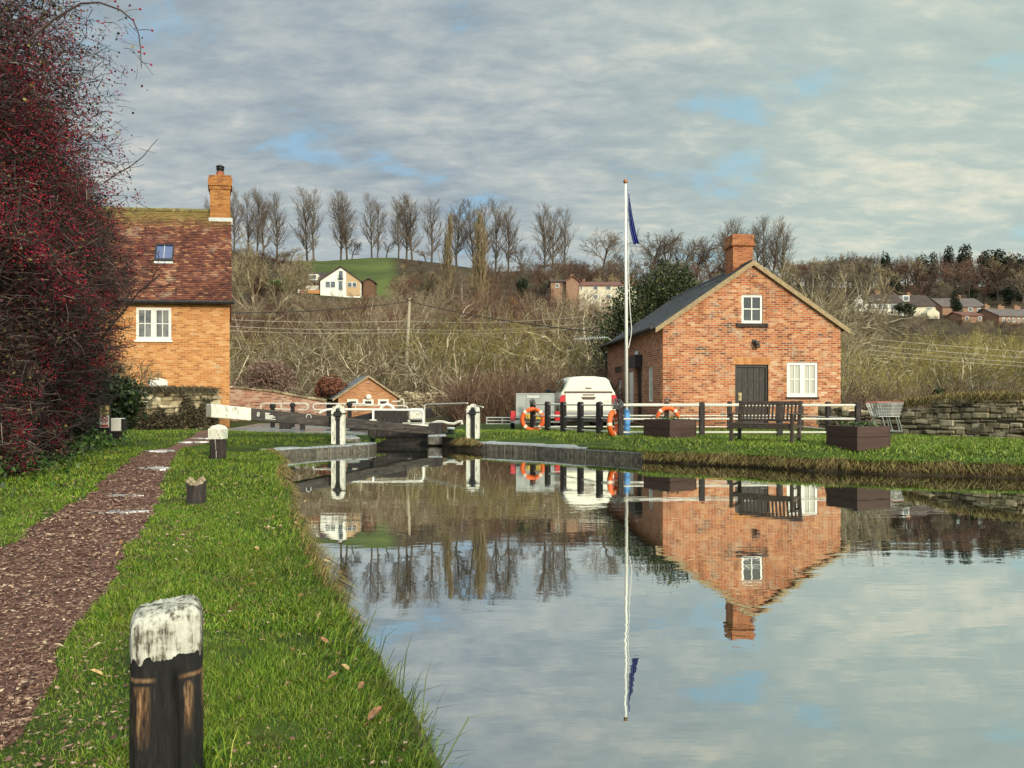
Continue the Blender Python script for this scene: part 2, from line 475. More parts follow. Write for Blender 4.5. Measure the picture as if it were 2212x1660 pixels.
m, t, b, _ = new_mat('earth_path'); P = wpos(t)
n1 = t.noise(P, 2.0, 6, .6); n2 = t.noise(P, 60., 5, .7); n4 = t.noise(P, 18., 6, .7)
c = t.ramp(t.math('ADD', t.math('MULTIPLY', n2, .55), t.math('MULTIPLY', n4, .45)), [(.34, (.028, .013, .010)), (.49, (.14, .062, .045)), (.62, (.26, .13, .098)), (.74, (.43, .27, .21))])
c = t.mix(t.mapr(n1, .50, .72), c, (.12, .062, .05))
t.put(b.inputs['Base Color'], c)
t.put(b.inputs['Roughness'], t.mapr(n1, .42, .66, .75, .42)); b.inputs['Specular IOR Level'].default_value = .35
t.put(b.inputs['Normal'], t.bump(t.math('ADD', n2, n4), .7, .02))
MT_PATH = m
sub('towpath', inP, m)

m, t, b, _ = new_mat('wet_paving'); P = wpos(t)
bk = t.n('ShaderNodeTexBrick', Scale=1., Color1=(.17, .17, .16), Color2=(.26, .25, .23), Mortar=(.06, .06, .05)); bk.inputs['Brick Width'].default_value = 1.1; bk.inputs['Row Height'].default_value = .7; bk.inputs['Mortar Size'].default_value = .02
t.put(bk.inputs['Vector'], P)
wet = t.mapr(t.noise(t.scalev(P, (.6, 1.4, 1)), .8, 5), .42, .56)
t.put(b.inputs['Base Color'], t.mix(wet, bk.outputs[0], (.10, .11, .12))); t.put(b.inputs['Roughness'], t.mapr(wet, 0, 1, .75, .12))
sub('lockside_paving', inV, m)

# water
m, t, b, out = new_mat('canal_water'); P = wpos(t)
gl = t.n('ShaderNodeBsdfGlossy', Roughness=.0, Color=(.90, .93, .92)); df = t.n('ShaderNodeBsdfDiffuse', Color=(.052, .047, .028))
rip = t.math('ADD', t.math('MULTIPLY', t.noise(t.scalev(P, (.55, 1.5, 1)), 3.2, 3, .5), .35), t.math('MULTIPLY', t.noise(t.scalev(P, (.30, 1.0, 1)), .9, 2, .5), 1.))
calm = t.mapr(t.noise(P, .16, 3), .40, .62, .25, 1.0)
bp = t.n('ShaderNodeBump', Distance=.0042); t.put(bp.inputs['Strength'], calm); t.put(bp.inputs['Height'], rip)
t.put(gl.inputs['Normal'], bp.outputs[0])
lw = t.n('ShaderNodeLayerWeight', Blend=.5)
fac = t.mapr(lw.outputs['Facing'], .25, .85, .45, .93)
ms = t.n('ShaderNodeMixShader'); t.put(ms.inputs[0], fac); t.l.new(df.outputs[0], ms.inputs[1]); t.l.new(gl.outputs[0], ms.inputs[2]); t.l.new(ms.outputs[0], out.inputs[0])
MT_WATER = m
wp = [(p[0] - .8 if i < len(LEFT) + 3 else p[0] + .5, p[1] + (.5 if i >= len(LEFT) + 6 else 0)) for i, p in enumerate(WATERPOLY)]
tag(MB().extrude([(-14, -14), (62, -14), (62, 22.95), (-14, 22.95)], -.9, 0).build('canal_water', m), kind='structure')
tag(MB().extrude([(-4.5, 23.6), (-1.9, 23.6), (-1.9, 32.2), (-4.5, 32.2)], -2.6, -1.7).build('lock_water', m), kind='structure')

# earth banks below the edge of the turf, lock chamber walls
def skirt(name, line, z1, mat, top=None):
    line = [np.array(p, float) for p in line]
    mb = MB(); vs = []; fs = []
    for i, p in enumerate(line):
        q = line[min(i + 1, len(line) - 1)] - line[max(i - 1, 0)]; nrm = np.array([q[1], -q[0]]) / np.linalg.norm(q)
        zt = h(*p) if top is None else top
        wob = rs0.uniform(-.03, .05)
        vs += [(p[0], p[1], zt), (p[0] + nrm[0] * (.06 + wob), p[1] + nrm[1] * (.06 + wob), zt * .45), (p[0] + nrm[0] * .10, p[1] + nrm[1] * .10, z1)]
    for i in range(len(line) - 1):
        for k in range(2): fs.append((i * 3 + k, i * 3 + k + 1, i * 3 + 4 + k, i * 3 + 3 + k))
    return tag(mb.add(vs, fs).build(name, mat, smooth=True), kind='structure')
MT_SOIL = plain('bank_soil', (.055, .038, .022), .95, .5, 5., bump=.6, bdist=.03)
def resample(line, step):
    out = [np.array(line[0], float)]
    for a, b in zip(line[:-1], line[1:]):
        a, b = np.array(a, float), np.array(b, float); n = max(1, int(np.linalg.norm(b - a) / step))
        out += [a + (b - a) * (k + 1) / n for k in range(n)]
    return out
skirt('canal_bank', resample(LEFT, .25), -.6, MT_SOIL)
skirt('canal_bank', resample(RIGHT[1:3], .3), -.6, MT_SOIL); skirt('canal_bank', resample(RIGHT[5:], .3), -.6, MT_SOIL)
MT_COPE = islands('wet_coping_stone', [(0, (.24, .26, .28)), (.5, (.33, .35, .37)), (1, (.42, .43, .43))], rough=.42, nscale=14., nvar=.35, spec=.5, bump=.7, tint=(.25, (.12, .105, .08), 9.))
_t = NT(MT_COPE.node_tree); _b = MT_COPE.node_tree.nodes['Principled BSDF']; _src = _b.inputs['Base Color'].links[0].from_socket
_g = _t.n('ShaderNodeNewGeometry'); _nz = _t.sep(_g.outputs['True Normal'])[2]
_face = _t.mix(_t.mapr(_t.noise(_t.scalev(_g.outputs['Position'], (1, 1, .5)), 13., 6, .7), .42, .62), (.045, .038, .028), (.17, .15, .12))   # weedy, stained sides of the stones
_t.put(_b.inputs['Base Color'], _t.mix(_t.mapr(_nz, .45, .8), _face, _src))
cb = MB()
for ring in [CHAMBER]:
    for i in range(4):
        a, b_ = ring[i], ring[(i + 1) % 4]
        cb.add([(*a, .37), (*b_, .37), (*b_, -2.6), (*a, -2.6)], [(0, 1, 2, 3)])
tag(cb.build('lock_chamber_wall', brick('chamber_brick', [(0, (.08, .05, .035)), (1, (.2, .12, .08))], (.12, .11, .09))), kind='structure')
# sill and recess walls round the gate
rw = MB()
for line in ([(-3.75, 20.3), (-3.95, 20.9), (-4.42, 22.9), (-4.42, 23.5)], [(-2.02, 23.5), (-2.05, 21.7), (-1.5, 20.6)]):
    for a, b_ in zip(line[:-1], line[1:]):
        rw.add([(*a, .30), (*b_, .30), (*b_, -.6), (*a, -.6)], [(0, 1, 2, 3), (3, 2, 1, 0)])
tag(rw.build('lock_entrance_wall', MT_SOIL), kind='structure')
def coping(name, line, zt, wdt, side, L=.95, gap=.012, depth=.5):
    mb = MB(); line = resample(line, L)
    for a, b_ in zip(line[:-1], line[1:]):
        dvec = b_ - a; ln = np.linalg.norm(dvec); ang = math.atan2(dvec[1], dvec[0])
        M = Matrix.Translation((a[0], a[1], 0)) @ Matrix.Rotation(ang, 4, 'Z')
        y0, y1 = (0, wdt) if side > 0 else (-wdt, 0)
        mb.box((gap - .03, y0 - .05, zt - depth), (ln + .03 - gap, y1, zt + rs0.uniform(-.012, .012)), M, bev=.035)
    return tag(mb.build(name, MT_COPE), kind='structure')
coping('stone_coping', COPE, .205, .6, 1, .75)
coping('stone_coping', [(-.95, 20.05), (.65, 18.93), (1.8, 17.75), (3.0, 16.62)], .222, .75, 1, .85)
coping('stone_coping', [(-4.2, 20.3), (-4.95, 22.6)], .33, .55, 1, 1.0, depth=.3)
coping('stone_coping', [(-2.0, 22.7), (-1.95, 21.9)], .33, .5, -1, 1.0, depth=.3)

# puddles on the towpath
m, t, b, _ = new_mat('puddle_water'); b.inputs['Base Color'].default_value = (.05, .04, .035, 1); b.inputs['Roughness'].default_value = .38; b.inputs['Specular IOR Level'].default_value = 1.0; b.inputs['IOR'].default_value = 2.6; b.inputs['Base Color'].default_value = (.86, .90, .93, 1); b.inputs['Metallic'].default_value = .85
t.put(b.inputs['Normal'], t.bump(t.noise(wpos(t), 9., 3), .05, .01))
for px, py, hw, hh in [(331, 1013, 40, 2.6), (266, 1071, 30, 2.2), (247, 1107, 42, 3.2), (343, 976, 27, 1.4), (416, 956, 24, 1.6), (436, 948, 17, 1.2)]:
    c0 = np.array(G(px, py)); a = np.array(G(px + hw, py)); u = (a - c0)
    v0, v1 = np.array(G(px, py - hh)), np.array(G(px, py + hh))
    ring = []
    for k in range(28):
        th = TAU * k / 28; rr = 1 + .30 * math.sin(2 * th + px) + .22 * math.sin(5 * th + py) + rs0.normal(0, .10)
        q = c0 + u * math.cos(th) * rr + ((v0 - c0) if math.sin(th) > 0 else (c0 - v1)) * math.sin(th) * rr * np.array([1, 1])
        ring.append((q[0], q[1]))
    zp = max(h(*p) for p in ring + [tuple(c0)]) + .006
    tag(MB().extrude(ring, zp - .03, zp).build('puddle', m), kind='structure')
# ------------------------------------------------------------------ vegetation helpers
def seg_mesh(name, segs, k=3):
    """segs: (n,8) p0 p1 r0 r1 -> open tubes"""
    S = np.asarray(segs, float); P0, P1, R0, R1 = S[:, :3], S[:, 3:6], S[:, 6], S[:, 7]
    d = P1 - P0; d /= np.maximum(np.linalg.norm(d, axis=1, keepdims=True), 1e-9)
    ref = np.where(np.abs(d[:, 2:3]) > .9, np.array([[1., 0, 0]]), np.array([[0, 0, 1.]]))
    a = np.cross(d, ref); a /= np.maximum(np.linalg.norm(a, axis=1, keepdims=True), 1e-9); b = np.cross(d, a)
    n = len(S); V = np.zeros((n, 2 * k, 3)); 
    for i in range(k):
        th = TAU * i / k; o = a * math.cos(th) + b * math.sin(th)
        V[:, i] = P0 + o * R0[:, None]; V[:, k + i] = P1 + o * R1[:, None]
    base = (np.arange(n) * 2 * k)[:, None]
    Q = np.concatenate([base + np.array([[i, (i + 1) % k, k + (i + 1) % k, k + i]]) for i in range(k)])
    return raw_mesh(name, V.reshape(-1, 3), [Q])

def quads_mesh(name, c, u, v, fold=0.):
    """rhombic leaves: centre c, half axes u, v"""
    n = len(c); V = np.stack([c - u, c + v * 1. , c + u, c - v], 1).reshape(-1, 3)
    if fold:
        nn = np.cross(u, v); nn /= np.maximum(np.linalg.norm(nn, axis=1, keepdims=True), 1e-9)
        V = V.reshape(n, 4, 3); V[:, 1] += nn * fold * np.linalg.norm(v, axis=1, keepdims=True); V[:, 3] += nn * fold * np.linalg.norm(v, axis=1, keepdims=True); V = V.reshape(-1, 3)
    b = (np.arange(n) * 4)[:, None]
    return raw_mesh(name, V, [np.concatenate([b + np.array([[0, 1, 2]]), b + np.array([[0, 2, 3]])])])

def rvec(rng, n):
    v = rng.normal(size=(n, 3)); return v / np.linalg.norm(v, axis=1, keepdims=True)

def leaves_at(name, rng, c, size, mat, parent, aspect=.55, upbias=0., fold=.25):
    n = len(c); d = rvec(rng, n); d[:, 2] += upbias; d /= np.linalg.norm(d, axis=1, keepdims=True)
    e = np.cross(d, rvec(rng, n)); e /= np.maximum(np.linalg.norm(e, axis=1, keepdims=True), 1e-9)
    s = size * rng.uniform(.6, 1.4, (n, 1))
    return link(name, quads_mesh(name, c, d * s * .5, e * s * .5 * aspect, fold), mat, parent)

def nrm(v): return v / max(math.sqrt(v[0] * v[0] + v[1] * v[1] + v[2] * v[2]), 1e-9)
def grow(out, rng, p, d, L, r0, lev, LV):
    s = LV[lev]; n = s['n']; step = L / n; rt = s.get('rt', .3); up = s.get('up', 0.)
    P = [np.array(p, float)]; Dn = [d]; R = [r0]
    for i in range(n):
        d = nrm(d + rng.normal(0, s['w'], 3) + np.array([0, 0, up]))
        q = P[-1] + d * step; r = r0 * (1 - (1 - rt) * (i + 1) / n)
        out.append((lev, *P[-1], *q, R[-1], r)); P.append(q); Dn.append(d); R.append(r)
    if lev + 1 < len(LV):
        c = LV[lev + 1]; kk = s['k']; kk = max(1, int(kk * rng.uniform(.75, 1.25)))
        for j in range(kk):
            tt = s['t0'] + (1 - s['t0']) * (j + rng.uniform(0, 1)) / kk
            x = tt * n; i = min(int(x), n - 1); f = x - i
            q = P[i] * (1 - f) + P[i + 1] * f; dd = Dn[min(i + 1, n)]
            e = nrm(np.cross(dd, rng.normal(size=3))); an = c['ang'] * rng.uniform(.7, 1.3)
            nd = nrm(dd * math.cos(an) + e * math.sin(an))
            ln = L * s['lr'] * (1 - s.get('sh', .5) * max(0, (tt - s['t0']) / (1 - s['t0']))) * rng.uniform(.65, 1.25)
            if 'prof' in s: ln = L * s['lr'] * np.interp(tt, *s['prof']) * rng.uniform(.75, 1.2)
            grow(out, rng, q, nd, ln, max(min(R[i] * .6, c.get('rmax', 9)), c.get('rmin', .01)), lev + 1, LV)

MT_POPLAR = plain('poplar_bark', (.105, .085, .062), .9, .3, .6, bump=0)
MT_POPTW = islands('poplar_twigs', [(0, (.085, .062, .045)), (1, (.18, .135, .095))], nvar=0, bump=0)
MT_WILLOW = islands('willow_limbs', [(0, (.18, .145, .09)), (.5, (.36, .305, .20)), (1, (.53, .465, .33))], nvar=0, bump=0, objvar=.5)
MT_WILTW = islands('willow_twigs', [(0, (.11, .085, .048)), (.5, (.25, .195, .11)), (1, (.41, .335, .205))], nvar=0, bump=0, objvar=.5)
MT_OLIVETW = islands('olive_twigs', [(0, (.11, .09, .025)), (.5, (.25, .20, .055)), (1, (.38, .32, .12))], nvar=0, bump=0, objvar=.5)
MT_HAZEL = islands('hazel_limbs', [(0, (.17, .135, .09)), (1, (.35, .285, .20))], nvar=0, bump=0, objvar=.5)
MT_HAZETW = islands('hazel_twigs', [(0, (.15, .11, .07)), (.5, (.26, .20, .125)), (1, (.37, .295, .195))], nvar=0, bump=0, objvar=.5)
MT_REDTW = islands('russet_twigs', [(0, (.06, .03, .022)), (.5, (.13, .065, .045)), (1, (.19, .11, .07))], nvar=0, bump=0, objvar=.5)
MT_DARKTW = islands('dark_twigs', [(0, (.06, .045, .035)), (.5, (.135, .105, .078)), (1, (.25, .20, .145))], nvar=0, bump=0, objvar=.5)
MT_DARKBK = plain('dark_bark', (.07, .055, .042), .9, .3, 2., bump=0)
MT_CREAMTW = islands('fawn_twigs', [(0, (.14, .10, .055)), (1, (.30, .23, .13))], nvar=0, bump=0)
MT_EVER = islands('evergreen_leaves', [(0, (.010, .016, .006)), (.5, (.024, .036, .010)), (.9, (.05, .065, .018)), (1, (.11, .12, .035))], nvar=0, bump=0, objvar=.25, rough=.5)
MT_CONIF = islands('conifer_needles', [(0, (.010, .018, .010)), (.6, (.022, .036, .018)), (1, (.05, .065, .03))], nvar=0, bump=0, objvar=.25)

def bare_tree(name, label, cat, group, seed, H_, LV, r0, stems=1, spread=0., split=1, tm=None, cm=None, base_r=0., lean=0., tall=None):
    """prototype at the origin > trunk, crown"""
    rng = np.random.default_rng(seed); segs = []
    for s in range(stems):
        a = TAU * (s + rng.uniform(0, .8)) / stems; an = spread * rng.uniform(.35, 1.15) if stems > 1 else lean
        d = np.array([math.cos(a) * math.sin(an), math.sin(a) * math.sin(an), math.cos(an)])
        p = np.array([math.cos(a) * base_r, math.sin(a) * base_r, -.3]) * 1.
        L = H_ * rng.uniform(.8, 1.1) if stems > 1 else H_
        grow(segs, rng, p, d, L, r0 * (rng.uniform(.6, 1.1) if stems > 1 else 1), 0, LV)
    A = np.array(segs); root = thing(name, label, cat, group=group)
    if tall: A[:, 1:7] *= tall / np.percentile(A[:, 6], 99.7)
    lo = A[A[:, 0] <= split - 1 if split else A[:, 0] < 1][:, 1:]; hi = A[A[:, 0] >= split][:, 1:]
    link('trunk', seg_mesh('trunk', lo, 5), tm, root, True); link('crown', seg_mesh('crown', hi, 3), cm, root)
    return root
PROF_OV = ([0, .12, .3, .6, .8, 1], [.3, .6, 1., .95, .7, .4])
POP = [dict(n=16, w=.03, up=.03, k=46, t0=.14, lr=.30, prof=PROF_OV, rt=.12), dict(n=6, w=.09, up=.17, ang=.78, k=9, t0=.2, lr=.42, sh=.4, rt=.25, rmin=.035, rmax=.11), dict(n=3, w=.12, up=.10, ang=.55, k=5, t0=.15, lr=.55, sh=.4, rt=.5, rmin=.013, rmax=.028), dict(n=2, w=.14, up=.05, ang=.5, rmin=.009, rt=.6)]
SPREAD = [dict(n=6, w=.10, up=.06, k=9, t0=.3, lr=.75, sh=.35, rt=.4), dict(n=5, w=.14, up=.03, ang=.75, k=7, t0=.2, lr=.6, sh=.4, rt=.3, rmin=.06, rmax=.2), dict(n=4, w=.18, up=.04, ang=.7, k=7, t0=.2, lr=.55, rt=.4, rmin=.04), dict(n=3, w=.2, up=.02, ang=.7, k=4, t0=.2, lr=.55, rt=.5, rmin=.028), dict(n=2, w=.2, up=0, ang=.7, rmin=.02, rt=.5)]
LOMB = [dict(n=12, w=.02, up=.05, k=70, t0=.03, lr=.30, prof=([0, .1, .3, .7, 1], [.8, 1.1, 1.1, .7, .3]), rt=.1), dict(n=5, w=.05, up=.35, ang=.45, k=9, t0=.1, lr=.5, rt=.3, rmin=.05, rmax=.10), dict(n=3, w=.08, up=.25, ang=.35, k=3, t0=.2, lr=.5, rt=.5, rmin=.03), dict(n=2, w=.1, up=.2, ang=.4, rmin=.025, rt=.5)]
SCRUB = [dict(n=7, w=.12, up=.04, k=8, t0=.22, lr=.6, sh=.4, rt=.35), dict(n=5, w=.18, up=.06, ang=.7, k=7, t0=.15, lr=.55, sh=.4, rt=.4, rmin=.026, rmax=.06), dict(n=4, w=.22, up=.06, ang=.6, k=6, t0=.15, lr=.5, rt=.5, rmin=.014, rmax=.026), dict(n=3, w=.22, up=.04, ang=.6, rmin=.009, rmax=.016, rt=.6)]
SCRUB2 = [dict(n=8, w=.17, up=.03, k=9, t0=.2, lr=.55, sh=.35, rt=.35), dict(n=6, w=.24, up=.05, ang=.85, k=7, t0=.12, lr=.5, sh=.4, rt=.4, rmin=.028, rmax=.07), dict(n=4, w=.26, up=.05, ang=.75, k=6, t0=.1, lr=.5, rt=.5, rmin=.014, rmax=.026), dict(n=3, w=.26, up=.03, ang=.65, rmin=.009, rmax=.016, rt=.6)]

# ------------------------------------------------------------------ poplars along the ridge
G_POP = 'tall bare poplars along the hilltop'
pops = [bare_tree('poplar_tree', 'tall slim bare poplar standing in the row along the hilltop', 'tree', G_POP, 11 + i, 20., POP, .26, tall=20., tm=MT_POPLAR, cm=MT_POPTW) for i in range(4)]
used = set(); rv = np.random.default_rng(3)
def place(protos, i, x, y, rz, sc_, label=None, group=None, z=None, sink=0.):
    p = protos[i % len(protos)]
    zz = (h(x, y) if z is None else z) - sink
    if p.name not in used:
        used.add(p.name); p.location = (x, y, zz); p.rotation_euler = (0, 0, rz); p.scale = sc_ if hasattr(sc_, '__len__') else (sc_,) * 3
        if label: p['label'] = label
        if group: p['group'] = group
        return p
    return copy_tree(p, (x, y, zz), rz, sc_, label, group)
POPX = [(505, 408), (537, 407), (555, 412), (568, 404), (598, 415), (664, 402), (678, 404), (736, 404), (750, 412), (803, 415), (815, 430), (861, 425), (878, 418), (890, 420), (932, 425), (986, 425), (1024, 428), (1046, 426), (1069, 424), (1098, 438), (1175, 441), (1194, 446), (1222, 448), (1563, 472), (1582, 468), (1636, 470), (1652, 462), (1672, 468), (1692, 478), (478, 430), (450, 425)]
for i, (px, top) in enumerate(POPX):
    D = 236 + rv.uniform(-12, 12); x, y = (px - CX) / F * D, D
    zt = EYE + (HY - top) / F * D; z0 = h(x, y); s = (zt - z0) / 20.
    wd = s * rv.uniform(1.05, 1.4)
    place(pops, i, x, y, rv.uniform(0, TAU), (wd, wd, s))

# rounder bare trees on the skyline
G_RND = 'round-headed bare trees on the skyline'
rnds = [bare_tree('bare_tree', 'grey round-headed bare tree on the wooded skyline', 'tree', G_RND, 31 + i, 5., SPREAD, .28, tall=9.6, tm=MT_DARKBK, cm=MT_DARKTW) for i in range(3)]
for i, (px, top, wdt, D) in enumerate([(1302, 500, 90, 215), (1355, 540, 60, 205), (1405, 497, 80, 215), (1440, 505, 70, 225), (1470, 510, 60, 220), (1500, 508, 70, 215), (1535, 530, 60, 212), (1240, 560, 70, 200), (1150, 565, 70, 205), (760, 520, 50, 236), (835, 515, 50, 238), (920, 530, 60, 232), (1125, 530, 60, 225), (625, 535, 60, 225), (590, 548, 70, 210), (1330, 565, 90, 180), (1270, 570, 80, 185), (1420, 565, 80, 180), (1490, 570, 80, 175)]):
    x, y = (px - CX) / F * D, D; z0 = h(x, y); zt = EYE + (HY - top) / F * D
    s = max(zt - z0, 4) / 9.6; wd = max(s, wdt / F * D / 9.)
    place(rnds, i, x, y, rv.uniform(0, TAU), (wd, wd, s))

# two fastigiate poplars half-way up
lom = [bare_tree('columnar_poplar', 'fawn columnar poplar on the hillside, the slimmer of the two, beside a white birch trunk', 'tree', None, 51, 12., LOMB, .18, tall=12.6, tm=MT_WILLOW, cm=MT_CREAMTW)]
for i, (px, top, D, wd, lb) in enumerate([(966, 462, 128, .95, None), (1036, 455, 126, 1.35, 'fawn columnar poplar on the hillside, the broader of the two')]):
    x, y = (px - CX) / F * D, D; s = (EYE + (HY - top) / F * D - h(x, y)) / 12.6
    place(lom, 0, x, y, i * 2.1, (wd * 1.1, wd * 1.1, s), lb)

# ------------------------------------------------------------------ scrub on the lower slope
G_SC = 'bare scrub trees of the thicket on the slope'
LB_SC = 'pale many-stemmed bare scrub tree in the thicket below the hill'
scr = [bare_tree('scrub_tree', LB_SC, 'tree', G_SC, 71 + i, 4.1, SCRUB if i % 3 == 1 else SCRUB2, .085, tall=5.1, stems=6 + i % 3, spread=.95, base_r=.12, split=2, tm=MT_WILLOW, cm=[MT_WILTW, MT_OLIVETW, MT_WILTW, MT_REDTW][i % 4]) for i in range(6)]
scr += [bare_tree('scrub_tree', LB_SC, 'tree', G_SC, 171 + i, 4.1, SCRUB, .085, tall=5.1, stems=8, spread=.8, base_r=.12, split=1, tm=MT_HAZEL, cm=[MT_HAZETW, MT_REDTW, MT_HAZETW][i]) for i in range(3)]
W_, O_, R_, Z_ = [0, 2, 4], [1, 5], [3], [6, 7, 8]
def scrub_row(D, x0, x1, step, tops, pick):
    x = x0
    while x < x1:
        px = CX + F * x / D; D2 = D + rv.uniform(-2.5, 2.5)
        zt = EYE + (HY - bilerp_poly(tops, px)) / F * D2 + rv.uniform(-.7, .3); z0 = h(x, D2)
        s = np.clip((zt - z0) / 5.1, .55 if D < 80 else .34, 1.9)
        i = pick[rv.integers(len(pick))]
        place(scr, i, x, D2, rv.uniform(0, TAU), (s * rv.uniform(.9, 1.2), s * rv.uniform(.9, 1.2), s), LB_SC, G_SC)
        x += step * rv.uniform(.8, 1.25)
TOPS = [(480, 640), (640, 638), (780, 628), (900, 622), (1100, 620), (1230, 622), (1320, 642), (1500, 700)]
for D, dy, pick in [(46, 110, W_ + R_), (52, 75, W_ + O_), (59, 50, W_ + O_), (67, 35, W_ + Z_), (76, 22, Z_ + R_ + [0]), (86, 12, Z_), (98, 4, Z_), (112, -2, Z_)]:
    scrub_row(D, -(640 / F) * D, (240 / F) * D, 3.0 + .016 * D, [(a, b + dy) for a, b in TOPS], pick)
G_SR = 'olive scrub trees behind the right-hand stone wall'
LB_S2 = 'olive-brown bare scrub tree beyond the dry stone wall and the shopping trolley'
TOPR = [(1780, 690), (1850, 740), (1990, 722), (2100, 705), (2220, 700), (2500, 690)]
LB_keep, G_keep = LB_SC, G_SC
LB_SC, G_SC = LB_S2, G_SR
for D, dy, pick in [(38, 70, W_ + O_), (44, 40, O_), (51, 20, O_ + W_), (60, 8, O_), (72, 2, O_ + W_), (84, 0, Z_ + O_), (98, -8, O_), (114, -13, Z_ + O_), (128, -15, Z_ + R_), (139, -12, Z_)]:
    scrub_row(D, (700 / F) * D, (1330 / F) * D, 3.2, [(a, b + dy + (max(0, a - 2000) * .16 if D > 80 else 0)) for a, b in TOPR], pick)
LB_SC, G_SC = LB_keep, G_keep
# taller grey trees between the brick house and the hillside houses
G_TL = 'bare trees rising behind the brick house'
for px, top, D in [(1700, 560, 85), (1745, 548, 95), (1790, 555, 90), (1812, 570, 92), (1670, 590, 70), (1770, 620, 60), (1815, 650, 62), (1800, 700, 48), (1600, 600, 90), (1540, 610, 85), (1640, 610, 80)]:
    x, y = (px - CX) / F * D, D; s = (EYE + (HY - top) / F * D - h(x, y)) / 5.2
    place(scr, W_[rv.integers(3)], x, y, rv.uniform(0, TAU), (s * .75, s * .75, s), 'tall bare tree rising behind the slate-roofed brick house', G_TL)

# woods on the far hill and hedgerows along the ridge
G_WD = 'bare trees of the far hillside wood'
LB_WD = 'brown bare tree in the far hillside wood'
wds = [bare_tree('woodland_tree', LB_WD, 'tree', G_WD, 91 + i, 5., SPREAD, .25, tall=9.4, tm=MT_DARKBK, cm=[MT_DARKTW, MT_WILTW, MT_REDTW][i]) for i in range(3)]
def wood(n, px0, px1, D0, D1, tops, sh, pick=(0, 1, 2), label=LB_WD, group=G_WD, hmin=4.):
    for k in range(n):
        px = rv.uniform(px0, px1); D = rv.uniform(D0, D1); x = (px - CX) / F * D
        z0 = h(x, D); hh = np.clip(EYE + (HY - bilerp_poly(tops, px)) / F * D - z0 + rv.uniform(-2, .5), hmin, sh)
        s = hh / 9.4; place(wds, pick[rv.integers(len(pick))], x, D, rv.uniform(0, TAU), (s * rv.uniform(.9, 1.3),) * 2 + (s,), label, group)
wood(95, 1690, 2330, 165, 236, [(1690, 560), (1830, 545), (2000, 542), (2300, 545)], 11.)
wood(30, 1870, 2240, 126, 143, [(1870, 700), (2000, 706), (2240, 724)], 3.2, (0, 1, 2), 'garden shrub below the hillside houses', 'garden shrubs below the hillside houses', 1.5)
wood(26, 1850, 2330, 158, 175, [(1690, 600), (2000, 590), (2300, 590)], 8.)
LB_HG = 'dark hedgerow tree below the hilltop poplars'; G_HG = 'dark hedgerow trees below the poplars'
wood(40, 1050, 1330, 165, 225, [(1050, 562), (1200, 556), (1330, 560)], 9., (0, 2), LB_HG, G_HG, 3.)
wood(30, 1330, 1690, 160, 215, [(1330, 545), (1690, 555)], 8., (0, 0, 2), LB_HG, G_HG, 3.)
wood(34, 860, 1060, 125, 190, [(860, 585), (1060, 578)], 8., (2, 1), 'low brown tree on the slope behind the columnar poplars', 'low brown trees behind the columnar poplars', 2.5)
wood(44, 1060, 1700, 142, 175, [(1060, 590), (1330, 590), (1700, 590)], 9., (0, 1, 2), 'brown tree on the slope round the cream terrace', 'brown trees round the cream terrace', 3.)
wood(18, 470, 640, 122, 200, [(480, 560), (640, 585)], 7., (1, 2), 'brown tree on the slope below the crooked old tree', 'brown trees below the crooked old tree', 2.5)
wood(14, 860, 1060, 160, 215, [(860, 590), (1060, 580)], 5., (2, 1), LB_HG, G_HG, 2.5)
wood(16, 480, 640, 128, 150, [(480, 590), (640, 625)], 4., (1, 2), 'low brown bush below the bungalow hedge', 'low bushes below the bungalow hedge', 2.)
wood(20, 470, 650, 185, 230, [(480, 525), (640, 550)], 8., (2, 0), LB_HG, G_HG, 3.)

# pale crooked tree left of the white bungalow, birch, bushes
sp = [bare_tree('oak_tree', 'pale spreading old tree with crooked limbs left of the white bungalow', 'tree', None, 131, 4.6, SPREAD, .26, tall=9.4, stems=5, spread=1.15, base_r=.3, tm=MT_WILLOW, cm=MT_WILTW)]
D = 118.; x = (562 - CX) / F * D; place(sp, 0, x, D, .4, (.95, .95, (EYE + (HY - 528) / F * D - h(x, D)) / 9.4))
bi = [bare_tree('birch_tree', 'slim white-trunked birch between the two columnar poplars', 'tree', None, 133, 8., POP, .13, tall=9., tm=plain('birch_bark', (.55, .53, .48), .8, .2, 2.), cm=MT_DARKTW)]
D = 120.; x = (995 - CX) / F * D; place(bi, 0, x, D, 0, 1.)

def leafy(name, label, cat, seed, n, size, rx, ry, rz, zc, mat, trunk=True, group=None, lob=9, fill=.45):
    """leaf-clump crown filling a lumpy volume > trunk, crown"""
    rng = np.random.default_rng(seed); root = thing(name, label, cat, group=group)
    cs = rvec(rng, lob) * rng.uniform(.35, .75, (lob, 1)); rr = rng.uniform(.35, .62, lob)
    k = rng.integers(lob, size=n); q = cs[k] + rvec(rng, n) * (rr[k] * rng.uniform(fill, 1.05, n) ** .5)[:, None]
    q += rng.normal(0, .02, q.shape)
    c = q * np.array([rx, ry, rz]) + np.array([0, 0, zc]); c = c[c[:, 2] > .05]
    leaves_at('crown', rng, c, size, mat, root, .6, .2)
    if trunk:
        segs = []
        grow(segs, rng, np.array([0, 0, -.3]), np.array([0, 0, 1.]), zc + .5, .09 * rz ** .5, 0, [dict(n=5, w=.08, k=7, t0=.3, lr=.7, rt=.3), dict(n=4, w=.15, up=.05, ang=.8, rmin=.02, rt=.3)])
        link('trunk', seg_mesh('trunk', np.array(segs)[:, 1:], 5), MT_DARKBK, root)
    return root
